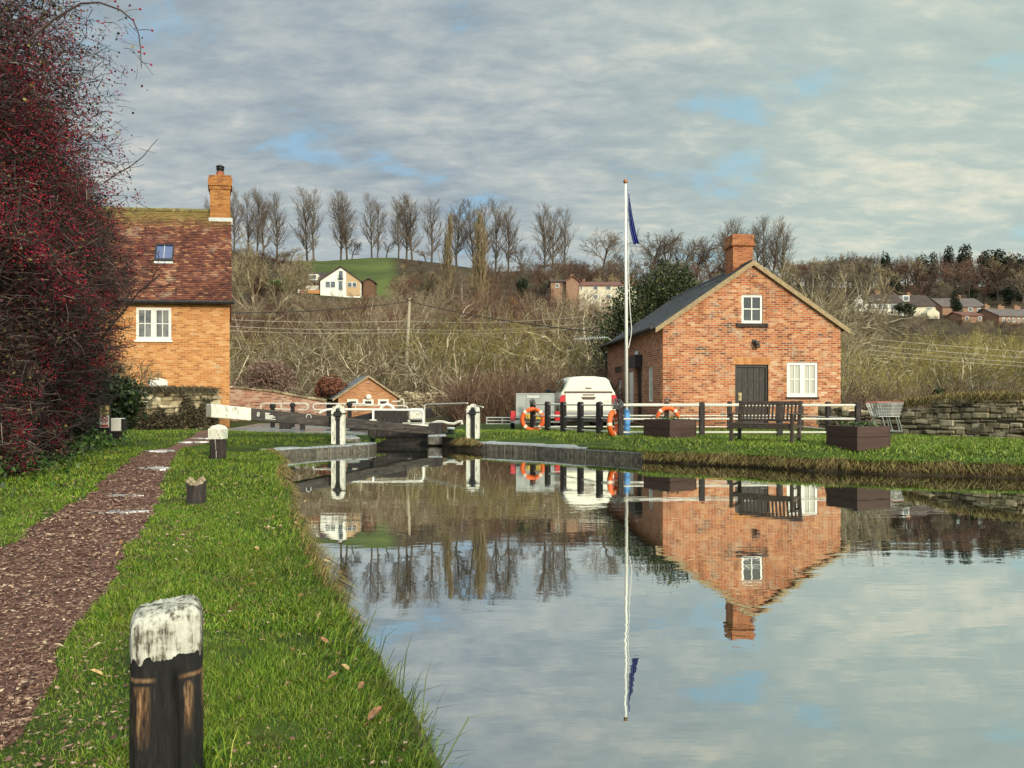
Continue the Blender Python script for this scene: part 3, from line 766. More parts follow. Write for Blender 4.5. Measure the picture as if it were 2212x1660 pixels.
def put(o, px, D, sc_=1., rz=0., dz=0.):
    x = (px - CX) / F * D; o.location = (x, D, h(x, D) + dz); o.scale = (sc_,) * 3 if not hasattr(sc_, '__len__') else sc_; o.rotation_euler = (0, 0, rz); return o
o = leafy('laurel_tree', 'broad dark evergreen tree behind the left roof slope of the slate-roofed brick house', 'tree', 141, 46000, .17, 3.9, 3.0, 4.5, 4.6, MT_EVER, lob=30)
put(o, 1432, 46)
# evergreens in the far wood
cf = leafy('conifer_tree', 'dark green conifer standing among the bare woodland on the far hill', 'tree', 151, 2600, .55, 2.6, 2.6, 5.0, 5.2, MT_CONIF, group='conifers in the far hillside wood', lob=12)
cf2 = leafy('conifer_tree', 'dark green conifer standing among the bare woodland on the far hill', 'tree', 152, 2600, .55, 2.3, 2.3, 6.0, 6.2, MT_CONIF, group='conifers in the far hillside wood', lob=14)
cfs = [cf, cf2]
for i, (px, top, D, s) in enumerate([(1912, 545, 200, .5), (2085, 545, 215, 1.2), (2130, 542, 215, 1.1), (2160, 555, 205, 1.3), (2190, 552, 200, 1.2), (2050, 548, 220, .9), (2205, 575, 185, 1.2), (2150, 600, 175, .8), (1992, 553, 215, .8), (2015, 560, 210, .8), (2180, 620, 160, .7), (1430, 568, 190, .8), (1452, 575, 185, .7), (1320, 598, 165, .6), (2100, 585, 190, .9), (2240, 560, 190, 1.2), (1935, 600, 165, .7), (2065, 640, 150, .55), (1128, 600, 150, .5)]):
    x = (px - CX) / F * D; sz = max((EYE + (HY - top) / F * D - h(x, D)) / 10.4, .3)
    place(cfs, i, x, D, rv.uniform(0, TAU), (s, s, sz), None, None)
put(leafy('cypress_bush', 'small golden conifer on the slope right of the columnar poplars', 'bush', 161, 900, .3, .95, .95, 1.9, 1.7, islands('golden_leaves', [(0, (.20, .11, .012)), (1, (.42, .27, .04))], nvar=0, bump=0), trunk=False), 1105, 118, 1.3)
put(leafy('green_bush', 'rounded dark green bush in the garden before the dark-roofed house pair', 'bush', 162, 1500, .35, 2.5, 1.5, 1.6, 1.5, MT_EVER, trunk=False), 1955, 146, 1.)
put(leafy('garden_hedge', 'clipped bright green hedge left of the white bungalow', 'hedge', 163, 2000, .35, 4.2, 1., 1.3, 1.1, islands('hedge_leaves', [(0, (.03, .07, .012)), (1, (.09, .17, .03))], nvar=0, bump=0), trunk=False), 603, 152, 1.25)
put(leafy('holly_bush', 'dark green bush behind the stone wall, right of the shopping trolley', 'bush', 164, 1500, .13, .55, .5, 1.0, 1.0, MT_EVER, trunk=False), 2030, 28, .72, dz=.1)
put(leafy('russet_bush', 'clipped russet beech bush behind the brick parapet', 'bush', 165, 2500, .14, 1.05, .9, .75, 1.3, islands('beech_leaves', [(0, (.10, .035, .022)), (1, (.24, .10, .06))], nvar=0, bump=0), trunk=False), 735-30, 37, .9, dz=.4)
pk = leafy('russet_bush', 'reddish twiggy bush beside the end of the tall red-roofed house', 'bush', 166, 4000, .13, 1.7, 1.2, 1.3, 1.4, islands('dogwood_twigs', [(0, (.12, .07, .055)), (1, (.28, .19, .15))], nvar=0, bump=0), trunk=False)
put(pk, 575, 39, 1., dz=.5)

# brush filling the floor of the thicket, brambles by the field gate (nobody could count it)
def brush(name, n, px0, px1, D0, D1, hh, mat, r=.014):
    rng = np.random.default_rng(n); D = D0 * (D1 / D0) ** rng.uniform(0, 1, n); x = (rng.uniform(px0, px1, n) - CX) / F * D
    z = H(x, D); segs = []
    a = rng.uniform(0, TAU, n); an = rng.uniform(.1, .9, n); L = hh * rng.uniform(.4, 1.2, n)
    d0 = np.stack([np.cos(a) * np.sin(an), np.sin(a) * np.sin(an), np.cos(an)], 1)
    p0 = np.stack([x, D, z - .1], 1); p1 = p0 + d0 * L[:, None] * .5; d1 = d0 + rng.normal(0, .35, d0.shape); d1[:, 2] -= .25; p2 = p1 + d1 * L[:, None] * .5
    rr = r * rng.uniform(.6, 1.4, n)
    S = np.concatenate([np.column_stack([p0, p1, rr, rr * .8]), np.column_stack([p1, p2, rr * .8, rr * .4])])
    return tag(link(name, seg_mesh(name, S, 3), mat), kind='stuff')
MT_BRUSH = islands('bramble_stems', [(0, (.05, .03, .022)), (.5, (.11, .07, .045)), (1, (.20, .14, .09))], nvar=0, bump=0)
brush('undergrowth', 14000, 480, 1330, 42, 125, 1.7, MT_BRUSH, .016)
brush('undergrowth', 9000, 1800, 2500, 30, 75, 1.9, MT_BRUSH, .014)
brush('brambles', 7000, 985, 1340, 31, 42, 2.4, islands('dry_brambles', [(0, (.06, .028, .02)), (.5, (.15, .085, .055)), (1, (.25, .17, .11))], nvar=0, bump=0), .014)
# ------------------------------------------------------------------ grass, leaves, hedge
def blades(name, x, y, hgt, wid, lean, mat, rng, z=None, dirs=None, droop=.3):
    n = len(x); z = H(x, y) if z is None else z
    a = rng.uniform(0, TAU, n) if dirs is None else dirs
    fx, fy = np.cos(a), np.sin(a); sx, sy = -fy * wid * .5, fx * wid * .5
    th = rng.uniform(0, TAU, n); sx, sy = np.cos(th) * wid * .5, np.sin(th) * wid * .5
    l1 = lean * rng.uniform(.1, 1, n)
    b = np.stack([x, y, z - .01], 1); s = np.stack([sx, sy, 0 * sx], 1)
    m = b + np.stack([fx * l1 * hgt * .45, fy * l1 * hgt * .45, hgt * .58], 1)
    tp = b + np.stack([fx * l1 * hgt * 1.3, fy * l1 * hgt * 1.3, hgt * (1 - droop * l1)], 1)
    V = np.stack([b - s, b + s, m + s * .75, m - s * .75, tp], 1).reshape(-1, 3); k = (np.arange(n) * 5)[:, None]
    return tag(link(name, raw_mesh(name, V, [k + np.array([[0, 1, 2, 3]]), k + np.array([[3, 2, 4]])]), mat), kind='stuff')

def grass_mat(name, stops, dry=None):
    m, t, b, _ = new_mat(name); P = wpos(t)
    c = t.ramp(island(t), stops)
    n1 = t.noise(P, .9, 5, .6); n2 = t.noise(P, 4.5, 5, .65)
    c = t.mix(1., c, t.ramp(n1, [(.3, .72), (.7, 1.28)]), 'MULTIPLY')
    c = t.mix(t.mapr(n2, .54, .70, 0, .8), c, (.10, .085, .028))
    c = t.mix(t.mapr(t.noise(P, 2.1, 4, .6), .52, .68, 0, .35), c, (.19, .22, .03))
    t.put(b.inputs['Base Color'], c); b.inputs['Roughness'].default_value = .5; b.inputs['Specular IOR Level'].default_value = .25
    return m
MT_GRASS = grass_mat('grass_blades', [(0, (.020, .05, .006)), (.35, (.075, .15, .010)), (.75, (.15, .245, .018)), (.92, (.27, .30, .04)), (1, (.33, .25, .10))])
MT_GRASS2 = grass_mat('lawn_blades', [(0, (.07, .13, .013)), (.5, (.15, .235, .025)), (.85, (.22, .29, .04)), (1, (.32, .29, .10))])
MT_DRYG = islands('dead_grass', [(0, (.07, .04, .018)), (.35, (.22, .14, .05)), (.7, (.38, .27, .11)), (1, (.16, .20, .035))], nvar=.3, bump=0)
MT_SEDGE = islands('sedge_blades', [(0, (.02, .035, .008)), (.6, (.06, .10, .015)), (1, (.14, .15, .04))], nvar=0, bump=0)
rg = np.random.default_rng(17)
PA = [tuple(p) for p in PATH]
def xleft(y): return np.interp(y, LY, LX)
def samp(n, D0, D1, x0f, x1f):
    u = rg.uniform(0, 1, n); D = D0 * (D1 / D0) ** u
    x = lerp(x0f(D), x1f(D), rg.uniform(0, 1, n)); return x, D
# left bank between path and water, near to far
bx, by, bh, bw_ = [], [], [], []
for n, D0, D1, hh, ww in [(190000, 1.5, 4.0, .036, .0030), (150000, 4.0, 9.0, .045, .0062), (75000, 9, 22, .055, .013)]:
    x, y = samp(n, D0, D1, lambda D: np.maximum(-.75 * D - .4, np.interp(D, [0, 8, 23], [-3.2, -8., -14])), lambda D: xleft(D) + .03)
    vis = ~((y > 17.1) & (y < 20.6) & (xleft(y) - x < .72)) & (np.abs(x) < .76 * y + .3) & ~npinpoly(x, y, PA) & ~npinpoly(x, y, PAVE) & (x < xleft(y) + .04)
    patch = np.sin(x * 3.1 + 2 * np.sin(y * 1.7)) * np.sin(y * 2.7 + 1.5 * np.sin(x * 2.1))
    worn = np.sin(x * 5.7 + 3 * np.sin(y * 2.3)) * np.sin(y * 4.9 + 2.2 * np.sin(x * 3.7)) + .35 * np.sin(x * 13 + y * 9)
    vis &= rg.uniform(0, 1, n) < np.where(worn > .72, .22, .8 + .2 * patch) * np.where((y < 3.6) & (x < -.62 - .27 * y + .12 * np.sin(y * 9)), .45, 1.)
    x, y, patch = x[vis], y[vis], patch[vis]
    bx.append(x); by.append(y); bh.append(hh * rg.uniform(.5, 1.35, len(x)) * (1 + .3 * patch)); bw_.append(np.full(len(x), ww) * rg.uniform(.7, 1.3, len(x)))
blades('grass', np.concatenate(bx), np.concatenate(by), np.concatenate(bh), np.concatenate(bw_), .9, MT_GRASS, rg)
# right bank lawn
n = 90000; x, y = samp(n, 12.5, 24, lambda D: np.full_like(D, -2.), lambda D: .72 * D)
k = (y > np.interp(x, RX, RY) + .02); k &= ~((x < -.9) & (y < 20.3)) & ~((x < 3.) & (y < np.interp(x, RX, RY) + 1.0)); x, y = x[k], y[k]
blades('lawn_grass', x, y, .065 * rg.uniform(.5, 1.4, len(x)), .018 * rg.uniform(.7, 1.3, len(x)), .9, MT_GRASS2, rg)
# tussocks hanging over the water
def along(line, n):
    P = np.array(line, float); L = np.linalg.norm(np.diff(P, axis=0), axis=1); c = np.concatenate([[0], np.cumsum(L)]); s = rg.uniform(0, c[-1], n)
    i = np.clip(np.searchsorted(c, s) - 1, 0, len(L) - 1); f = (s - c[i]) / L[i]; d = (P[i + 1] - P[i]) / L[i][:, None]
    return P[i] + (P[i + 1] - P[i]) * f[:, None], np.stack([d[:, 1], -d[:, 0]], 1)
lb = [p for p in LEFT if p[1] > 1]
n = 9000; q, nr = along([(p[0], p[1]) for p in lb], n); keep = rg.uniform(0, 1, n) < np.clip(3.5 / q[:, 1], .25, 1); q, nr = q[keep], nr[keep]; n = len(q)
off = rg.uniform(-.22, .05, n); x, y = q[:, 0] + nr[:, 0] * off, q[:, 1] + nr[:, 1] * off
blades('bank_grass', x, y, rg.uniform(.04, .11, n), np.clip(.0015 * y, .004, .016), 1.2, MT_GRASS, rg, dirs=np.arctan2(nr[:, 1], nr[:, 0]) + rg.normal(0, .7, n), droop=.55)
n = 130; q, nr = along(lb[:8], n); off = rg.uniform(-.05, .05, n)
blades('sedge', q[:, 0] + nr[:, 0] * off, q[:, 1] + nr[:, 1] * off, rg.uniform(.14, .30, n), np.full(n, .006), 1.0, MT_SEDGE, rg, dirs=np.arctan2(nr[:, 1], nr[:, 0]) + rg.normal(0, .5, n), droop=.5)
for nm, nn, line, o0, o1, mt, h0, h1 in [('dead_grass', 5000, [p for p in LEFT if p[1] > 4], -.05, .07, MT_DRYG, .07, .16), ('dead_grass', 13000, [p for p in RIGHT[5:] if p[0] < 14.5], -.10, .10, MT_DRYG, .07, .17), ('dead_grass', 2500, RIGHT[1:3], -.3, .02, MT_DRYG, .08, .2)]:
    q, nr = along(line, nn); sgn = 1 if nm and line[0] in LEFT else -1
    nr = nr * (1 if line[0] in LEFT else 1)
    toward = nr if line[0] in LEFT else nr
    off = rg.uniform(o0, o1, nn); x, y = q[:, 0] + toward[:, 0] * off, q[:, 1] + toward[:, 1] * off
    clump = .5 + .5 * np.sin(q[:, 0] * 5.3) * np.sin(q[:, 0] * 2.1 + 1)
    z = np.where(off > 0, .16 - off * 1.2, h(0, 14) * 0 + H(x, y) - .03)
    blades(nm, x, y, rg.uniform(h0, h1, nn) * (.6 + .7 * clump), np.clip(.0011 * y, .005, .02), 1.5, mt, rg, z=z, dirs=np.arctan2(toward[:, 1], toward[:, 0]) + rg.normal(0, .6, nn), droop=.9)
# leaf litter trodden into the path and along its edges
n = 115000; D = 1.6 * (16 / 1.6) ** rg.uniform(0, 1, n); x = rg.uniform(-.78, .0, n) * D - .3
k = npinpoly(x, D, PA); edge = rg.uniform(0, 1, n) < .09
k = (k & (rg.uniform(0, 1, n) < .85)) | (edge & (x < xleft(D) - .9) & (x > -.9 - .55 * D)); x, y = x[k], D[k]
c = np.stack([x, y, H(x, y) + rg.uniform(.004, .022, len(x))], 1); d = rvec(rg, len(x)); d[:, 2] *= .35; e = np.cross(d, np.array([0, 0, 1.]) + .3 * rvec(rg, len(x)))
s = (rg.uniform(.006, .026, len(x)) * np.clip(y / 5, .8, 1.6))[:, None]
MT_LEAF = islands('dead_leaves', [(0, (.045, .02, .015)), (.35, (.15, .072, .05)), (.7, (.28, .155, .11)), (.92, (.42, .28, .19)), (1, (.54, .41, .29))], nvar=0, bump=0, rough=.6)
tag(link('leaf_litter', quads_mesh('leaf_litter', c, d * s, e * s * .55, .3), MT_LEAF), kind='stuff')

n = 4200; D = 1.7 * (13 / 1.7) ** rg.uniform(0, 1, n); x = lerp(-.8 * D - .2, xleft(D) - .05, rg.uniform(0, 1, n)); k = ~npinpoly(x, D, PA) & (np.sin(x * 4.1 + 2 * np.sin(D * 1.9)) * np.sin(D * 3.3) > rg.uniform(-1.2, .9, n)); x, y = x[k], D[k]
c = np.stack([x, y, H(x, y) + rg.uniform(.012, .04, len(x))], 1); d = rvec(rg, len(x)); d[:, 2] *= .5; e = np.cross(d, np.array([0, 0, 1.]) + .5 * rvec(rg, len(x)))
s = (rg.uniform(.006, .017, len(x)) * np.clip(y / 4, .8, 2.))[:, None]
tag(link('leaf_litter', quads_mesh('leaf_litter', c, d * s, e * s * .6, .4), MT_LEAF), kind='stuff')
q, nr = along([p for p in RIGHT[4:] if p[0] < 14.5], 7000); off = rg.uniform(-.16, .02, len(q)); x, y = q[:, 0] + nr[:, 0] * off, q[:, 1] + nr[:, 1] * off
blades('bank_grass', x, y, rg.uniform(.06, .15, len(x)), np.full(len(x), .014), 1.3, MT_GRASS2, rg, dirs=np.arctan2(nr[:, 1], nr[:, 0]) + rg.normal(0, .7, len(x)), droop=.6)

# single leaves lying on the turf
def leaf_mesh(mat, seed):
    rng = np.random.default_rng(seed); ring = [(0, -.05), (.018, -.03), (.027, 0), (.02, .025), (0, .05), (-.022, .022), (-.026, -.004), (-.016, -.03)]
    mb = MB(); vs = [(x, y, .012 * abs(x) / .02 + .25 * y * y * 10 + rng.uniform(0, .006)) for x, y in ring] + [(0, 0, .002)]
    mb.add(vs, [(i, (i + 1) % 8, 8) for i in range(8)]); mb.tube([(0, -.05, .004), (.004, -.085, .014)], .0014, 4)
    return mb.build('fallen_leaf', mat)
LG = 'brown leaves lying on the grass bank'
lsc = .55
lm = [plain('brown_leaf', (.24, .11, .05), .6, .4, 30., bump=.2), plain('tan_leaf', (.42, .27, .12), .6, .3, 30., bump=.2), plain('pale_leaf', (.62, .50, .30), .6, .2, 30., bump=.2)]
lp = [tag(leaf_mesh(m_, i), 'small brown curled leaf fallen on the grass bank', 'leaf', LG) for i, m_ in enumerate(lm)]
spots = [(205, 1415, 2, 1.5, 'pale fallen leaf on the grass left of the big bollard'), (207, 1472, 1, 1.1, 'tan fallen leaf below the pale one, left of the big bollard'), (127, 1412, 2, 1.0, 'pale yellow leaf at the path edge left of the big bollard'), (812, 1565, 0, 1.6, 'large curled brown leaf near the water, right of the big bollard')]
spots += [(px, py, i % 2, rv.uniform(.8, 1.2), None) for i, (px, py) in enumerate([(527, 1262), (545, 1275), (512, 1320), (640, 1140), (655, 1172), (560, 1118), (590, 1125), (660, 1090), (620, 1060), (690, 1345), (700, 1400), (575, 1150), (720, 1480), (745, 1460), (560, 1250), (485, 1262), (665, 1235), (705, 1232), (650, 1300), (735, 1250), (710, 1220), (630, 1420), (500, 1190), (555, 1195), (780, 1500), (255, 1205), (262, 1182)])]
seen = set()
for px, py, i, s, lb in spots:
    x, y = G(px, py); z = h(x, y) + .035
    rz = rv.uniform(0, TAU)
    o = lp[i]
    if i in seen: o = o.copy(); C.objects.link(o)
    seen.add(i)
    o.location = (x, y, z); o.rotation_euler = (rv.uniform(.15, .7), rv.uniform(-.3, .3), rz); o.scale = (s * lsc,) * 3
    o['label'] = lb or 'small brown curled leaf fallen on the grass bank'
    if lb: o['group'] = 'pale and large leaves by the bollard'
    else: o['group'] = LG

# ------------------------------------------------------------------ hawthorn hedge with haws
MT_HAWB = islands('hawthorn_branches', [(0, (.022, .016, .015)), (.6, (.065, .045, .042)), (.9, (.14, .10, .09)), (1, (.30, .24, .20))], nvar=0, bump=0)
MT_HAWT = plain('hawthorn_bark', (.035, .027, .024), .9, .4, 8., bump=.3)
MT_HAWL = islands('hawthorn_leaves', [(0, (.010, .012, .008)), (.4, (.03, .022, .016)), (.6, (.09, .018, .026)), (.85, (.13, .03, .035)), (.95, (.10, .09, .03)), (1, (.24, .20, .06))], nvar=0, bump=0, rough=.6)
MT_HAWS = islands('haw_berries', [(0, (.10, .006, .022)), (.5, (.24, .010, .038)), (.88, (.40, .020, .05)), (1, (.66, .06, .04))], nvar=0, bump=0, rough=.35)
MT_IVY = islands('ivy_leaves', [(0, (.006, .014, .005)), (.6, (.018, .036, .012)), (.9, (.04, .065, .02)), (1, (.12, .14, .05))], nvar=0, bump=0, rough=.4)
EDGEX = [(-60, 200), (0, 190), (60, 200), (150, 188), (200, 172), (260, 165), (330, 190), (400, 205), (450, 200), (520, 232), (600, 222), (700, 216), (780, 212), (860, 198), (940, 182), (1010, 150)]
def hawthorn(label, seed, cx, cy, rx, ry, top, base, nt, nl, nb, airy=.55, thin=0.):
    rng = np.random.default_rng(seed); root = thing('hawthorn_tree', label, 'tree', (cx, cy, h(cx, cy)), 'hawthorns of the tall hedge')
    z0 = h(cx, cy)
    def vol(n, shell=.25):
        out = []
        cnt = 0
        while cnt < n:
            q = rng.uniform(-1, 1, (n * 2, 3)); q[:, 2] = q[:, 2] * .5 + .5
            z = z0 + base + q[:, 2] * (top - base)
            r2 = np.sqrt(q[:, 0] ** 2 + q[:, 1] ** 2)
            lump = .82 + .22 * np.sin(z * 1.7 + seed) * np.cos(np.arctan2(q[:, 1], q[:, 0]) * 3 + z * .9) + .12 * np.sin(z * 5.1 + 7 * np.arctan2(q[:, 1], q[:, 0]))
            lim = lump * np.interp(q[:, 2], [0, .15, .35, .6, .85, 1], [.5, .62, .82, 1, 1, .7])
            p = np.stack([cx + q[:, 0] * rx, cy + q[:, 1] * ry, z], 1)
            ok = (r2 < lim) & (r2 > lim * shell * rng.uniform(0, 1.6, len(r2)))
            # the hedge grows thin towards its outer face and its top
            ok &= rng.uniform(0, 1, len(r2)) < 1 - thin * sstep(.45, .95, q[:, 2])
            ok &= rng.uniform(0, 1, len(r2)) < 1 - airy * sstep(.5, .78, r2 / np.maximum(lim, .01)) * sstep(.34, .5, q[:, 2])
            p = p[ok]; out.append(p); cnt += len(p)
        return np.concatenate(out)[:n], root.location
    L0 = np.array(root.location)
    segs = []
    for s in range(7):
        a = TAU * s / 7 + rng.uniform(0, .6); an = rng.uniform(.05, .35)
        grow(segs, rng, np.array([math.cos(a) * .35 * rx, math.sin(a) * .35 * ry, -.2]), np.array([math.cos(a) * math.sin(an), math.sin(a) * math.sin(an), math.cos(an)]), (top) * rng.uniform(.38, .58), .05, 0,
             [dict(n=9, w=.16, up=.05, k=14, t0=.12, lr=.26, rt=.25), dict(n=5, w=.22, up=.0, ang=.95, k=8, t0=.1, lr=.5, rt=.35, rmin=.008, rmax=.016), dict(n=4, w=.25, ang=.8, rmin=.005, rmax=.008, rt=.5)])
    A = np.array(segs)[:, 1:]
    link('trunk', seg_mesh('trunk', A, 4), MT_HAWT, root)
    c, _ = vol(nt); c -= L0
    d = rvec(rng, nt) * np.array([1, 1, .55]) + np.array([c[:, 0] / rx, c[:, 1] / ry, 0 * c[:, 0] + .1]).T * .6; d /= np.linalg.norm(d, axis=1, keepdims=True)
    L = rng.uniform(.12, .42, nt)[:, None]; bend = rvec(rng, nt) * .3
    mid = c + d * L * .5; end = mid + (d + bend) * L * .5; r_ = rng.uniform(.0035, .0075, nt)
    S = np.concatenate([np.column_stack([c, mid, r_, r_ * .8]), np.column_stack([mid, end, r_ * .8, r_ * .4])])
    link('twigs', seg_mesh('twigs', S, 3), MT_HAWB, root)
    c, _ = vol(nl); leaves_at('leaves', rng, c - L0, .05, MT_HAWL, root, .75)
    # haws in bunches
    nbunch = nb // 9; c, _ = vol(nbunch * 3, .5)
    f = .5 + .5 * np.sin(c[:, 2] * 1.9 + c[:, 1] * 1.3 + seed) * np.sin(c[:, 1] * 2.3 - c[:, 0] * 1.1 + c[:, 2] * .8)
    c = c[(f > rng.uniform(0, 1, len(f)) * .8 + .28) & (rng.uniform(0, 1, len(f)) < 1 - .6 * sstep(.65, 1., (c[:, 2] - z0) / top))][:nbunch]
    q = (c[:, None, :] + rng.normal(0, .055, (len(c), 9, 3))).reshape(-1, 3) - L0; m_ = len(q)
    u = rvec(rng, m_); e = np.cross(u, rvec(rng, m_)); e /= np.linalg.norm(e, axis=1, keepdims=True); f3 = np.cross(u, e); s = rng.uniform(.009, .015, (m_, 1))
    V = np.stack([q + u * s, q + e * s, q + f3 * s, q - e * s, q - f3 * s, q - u * s], 1).reshape(-1, 3); k = (np.arange(m_) * 6)[:, None]
    link('berries', raw_mesh('berries', V, [np.concatenate([k + np.array([t_]) for t_ in ((0, 1, 2), (0, 2, 3), (0, 3, 4), (0, 4, 1), (5, 2, 1), (5, 3, 2), (5, 4, 3), (5, 1, 4))])]), MT_HAWS, root)
    return root
HW = [hawthorn('tall hawthorn crowded with red berries at the near end of the hedge', 201, -8.0, 10.4, 2.5, 2.3, 8.4, .1, 30000, 38000, 60000, thin=.7, airy=.9),
      hawthorn('tall berried hawthorn in the middle of the hedge, thin and twiggy at its top', 202, -9.1, 13.0, 2.7, 2.4, 8.6, .1, 26000, 30000, 36000, thin=.8, airy=.93),
      hawthorn('hawthorn at the far end of the hedge, next to the stone wall and sign post', 203, -9.9, 15.4, 1.9, 1.9, 5.7, .1, 26000, 32000, 26000, thin=.3, airy=.3)]
# bramble stem arching out of the hedge top, hips on it
br_root = thing('bramble_shoot', 'long thin shoot arching out over the top of the hedge', 'branch', (-5.3, 9.0, 6.0))
MB().tube([at(x, y, 9.0) for x, y in [(60, 90), (120, 40), (175, 8), (215, 6), (260, 22), (288, 45), (300, 75), (304, 110), (305, 148)]], [.016, .015, .013, .012, .011, .009, .008, .006, .004], 5).tube([at(x, y, 9.0) for x, y in [(268, 27), (280, 22), (302, 20)]], .004, 4).tube([at(x, y, 9.0) for x, y in [(296, 66), (312, 64), (328, 66)]], .004, 4).tube([at(x, y, 9.0) for x, y in [(225, 9), (236, 2), (248, 3)]], .004, 4).tube([at(x, y, 9.0) for x, y in [(304, 135), (316, 137), (326, 140)]], .004, 4).build('stem', MT_HAWB, br_root)
hp = MB()
for x, y in [(303, 20), (329, 66), (249, 3), (327, 140), (255, 14), (288, 43), (308, 102), (300, 112), (312, 116)]:
    p = at(x, y, 9.0); hp.lathe([(.004, -.016), (.013, -.008), (.014, .004), (.004, .015)], p, 7)
hp.build('hips', MT_HAWS, br_root)
b2 = thing('bare_twig', 'bare twig jutting from the hedge against the sky', 'branch', (-6.9, 13.0, 5.))
MB().tube([at(x, y, 13.0) for x, y in [(225, 395), (250, 378), (285, 358), (310, 338), (328, 315), (342, 300)]], [.012, .011, .01, .008, .006, .004], 5).tube([at(x, y, 13.0) for x, y in [(275, 364), (300, 360), (312, 355)]], .004, 4).build('stem', MT_HAWB, b2)
# ivy on the hedge foot and nettles, ground ivy along its base
rgi = np.random.default_rng(41)
def greenery(name, n, line, wid, hh, size, mat, seed):
    rng = np.random.default_rng(seed); P = np.array(line, float); s = rng.uniform(0, len(P) - 1.001, n); i = s.astype(int); f = (s - i)[:, None]
    q = P[i] * (1 - f) + P[i + 1] * f; q = q + rng.normal(0, wid, q.shape)
    k = ~npinpoly(q[:, 0], q[:, 1], PA); q = q[k]
    top = hh * (.45 + .55 * np.sin(q[:, 0] * 2.9) * np.sin(q[:, 1] * 2.2 + 1)).clip(.15, 1)
    c = np.column_stack([q, H(q[:, 0], q[:, 1]) + rng.uniform(0, 1, len(q)) ** .8 * top])
    o = leaves_at(name, rng, c, size, mat, None, .7, .4); return tag(o, kind='stuff')
MT_NETTLE = islands('verge_leaves', [(0, (.012, .03, .008)), (.5, (.035, .08, .016)), (.85, (.07, .14, .025)), (1, (.14, .19, .05))], nvar=0, bump=0, rough=.5)
greenery('verge_plants', 12000, [(-7.2, 8.2), (-7.5, 10.), (-8.3, 12.), (-8.9, 14.), (-9.4, 16.), (-10.3, 18.)], .40, .5, .075, MT_NETTLE, 5)
greenery('ground_ivy', 6000, [(-7.6, 9), (-8.2, 11.6), (-9.2, 14.), (-9.9, 16.6)], .3, .8, .07, MT_IVY, 6)
# ------------------------------------------------------------------ building materials and helpers
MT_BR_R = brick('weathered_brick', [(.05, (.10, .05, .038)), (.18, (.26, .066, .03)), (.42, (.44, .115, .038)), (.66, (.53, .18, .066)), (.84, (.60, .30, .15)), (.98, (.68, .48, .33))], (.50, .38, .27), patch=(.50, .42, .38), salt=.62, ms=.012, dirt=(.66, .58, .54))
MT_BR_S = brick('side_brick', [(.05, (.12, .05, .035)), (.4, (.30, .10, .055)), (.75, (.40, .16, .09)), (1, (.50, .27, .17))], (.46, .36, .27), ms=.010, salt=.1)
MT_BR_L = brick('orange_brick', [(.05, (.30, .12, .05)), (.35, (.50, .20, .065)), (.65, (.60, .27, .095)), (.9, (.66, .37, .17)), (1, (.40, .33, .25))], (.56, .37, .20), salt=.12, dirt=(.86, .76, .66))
MT_BR_P = brick('old_parapet_brick', [(.05, (.16, .08, .06)), (.35, (.36, .15, .10)), (.6, (.46, .24, .18)), (.9, (.56, .40, .32))], (.50, .42, .36), salt=.55)
MT_BR_H = brick('hut_brick', [(0, (.32, .13, .06)), (.5, (.46, .20, .09)), (1, (.54, .28, .14))], (.42, .30, .2), bw=.225, rh=.075)
MT_BR_F = brick('far_brick', [(0, (.24, .125, .08)), (.5, (.32, .175, .115)), (1, (.38, .24, .16))], (.34, .26, .19))
MT_TILE = islands('clay_tiles', [(0, (.085, .030, .024)), (.4, (.13, .045, .032)), (.75, (.19, .066, .040)), (.93, (.27, .11, .058)), (1, (.36, .19, .10))], nscale=1.1, nvar=.45, tint=(.18, (.30, .21, .14), 1.1), rough=.85, moss=(8.0, 8.75, (.23, .17, .05)))
MT_SLATE = islands('roof_slates', [(0, (.035, .037, .042)), (.6, (.065, .067, .073)), (1, (.11, .11, .11))], nvar=.3, rough=.55, spec=.4)
MT_SLATE2 = islands('grey_slates', [(0, (.13, .15, .16)), (1, (.24, .26, .27))], nvar=.3, rough=.5)
MT_LICHEN = plain('ridge_lichen', (.20, .17, .06), .9, .5, 6., dark=(.09, .06, .03), darkamt=.5)
MT_VERGE = plain('verge_mortar', (.36, .265, .15), .9, .25, 8., dark=(.22, .15, .08), darkamt=.3)
MT_WHITE = plain('white_paint', (.78, .77, .70), .45, .06, 5., dark=(.42, .40, .33), darkamt=.05, bump=.05)
MT_WHITE2 = plain('weathered_white_paint', (.72, .71, .62), .6, .12, 7., dark=(.28, .25, .19), darkamt=.35, stretch=(1, 1, .35))
MT_BLACK = plain('black_paint', (.018, .017, .018), .5, .4, 9., dark=(.07, .055, .045), darkamt=.25, stretch=(1, 1, .25))
MT_BLACKW = plain('black_stained_wood', (.026, .020, .020), .75, .4, 8., dark=(.075, .055, .045), darkamt=.35, stretch=(1, 1, .2), bump=.4)
MT_IRON = plain('cast_iron', (.016, .016, .017), .5, .3, 9.)
MT_LEAD = plain('lead_flashing', (.52, .53, .52), .6, .15, 4.)
MT_SILL = plain('dark_stone_sill', (.035, .025, .022), .8, .4, 7.)
MT_GLASS = None
def glass(name, col, spec=.9, vary=0.):
    m, t, b, _ = new_mat(name)
    c = t.mix(t.mapr(t.noise(wpos(t), 1.6, 3), .4, .6), [x * (1 - vary) for x in col], [x * (1 + vary) for x in col])
    t.put(b.inputs['Base Color'], c); b.inputs['Roughness'].default_value = .06; b.inputs['Specular IOR Level'].default_value = spec
    return m
MT_GLASS = glass('window_glass', (.035, .035, .032), .9, .5)
MT_CURT = plain('net_curtain', (.46, .45, .38), .5, .12, 3., stretch=(8, 8, .3), bump=0, spec=.6)
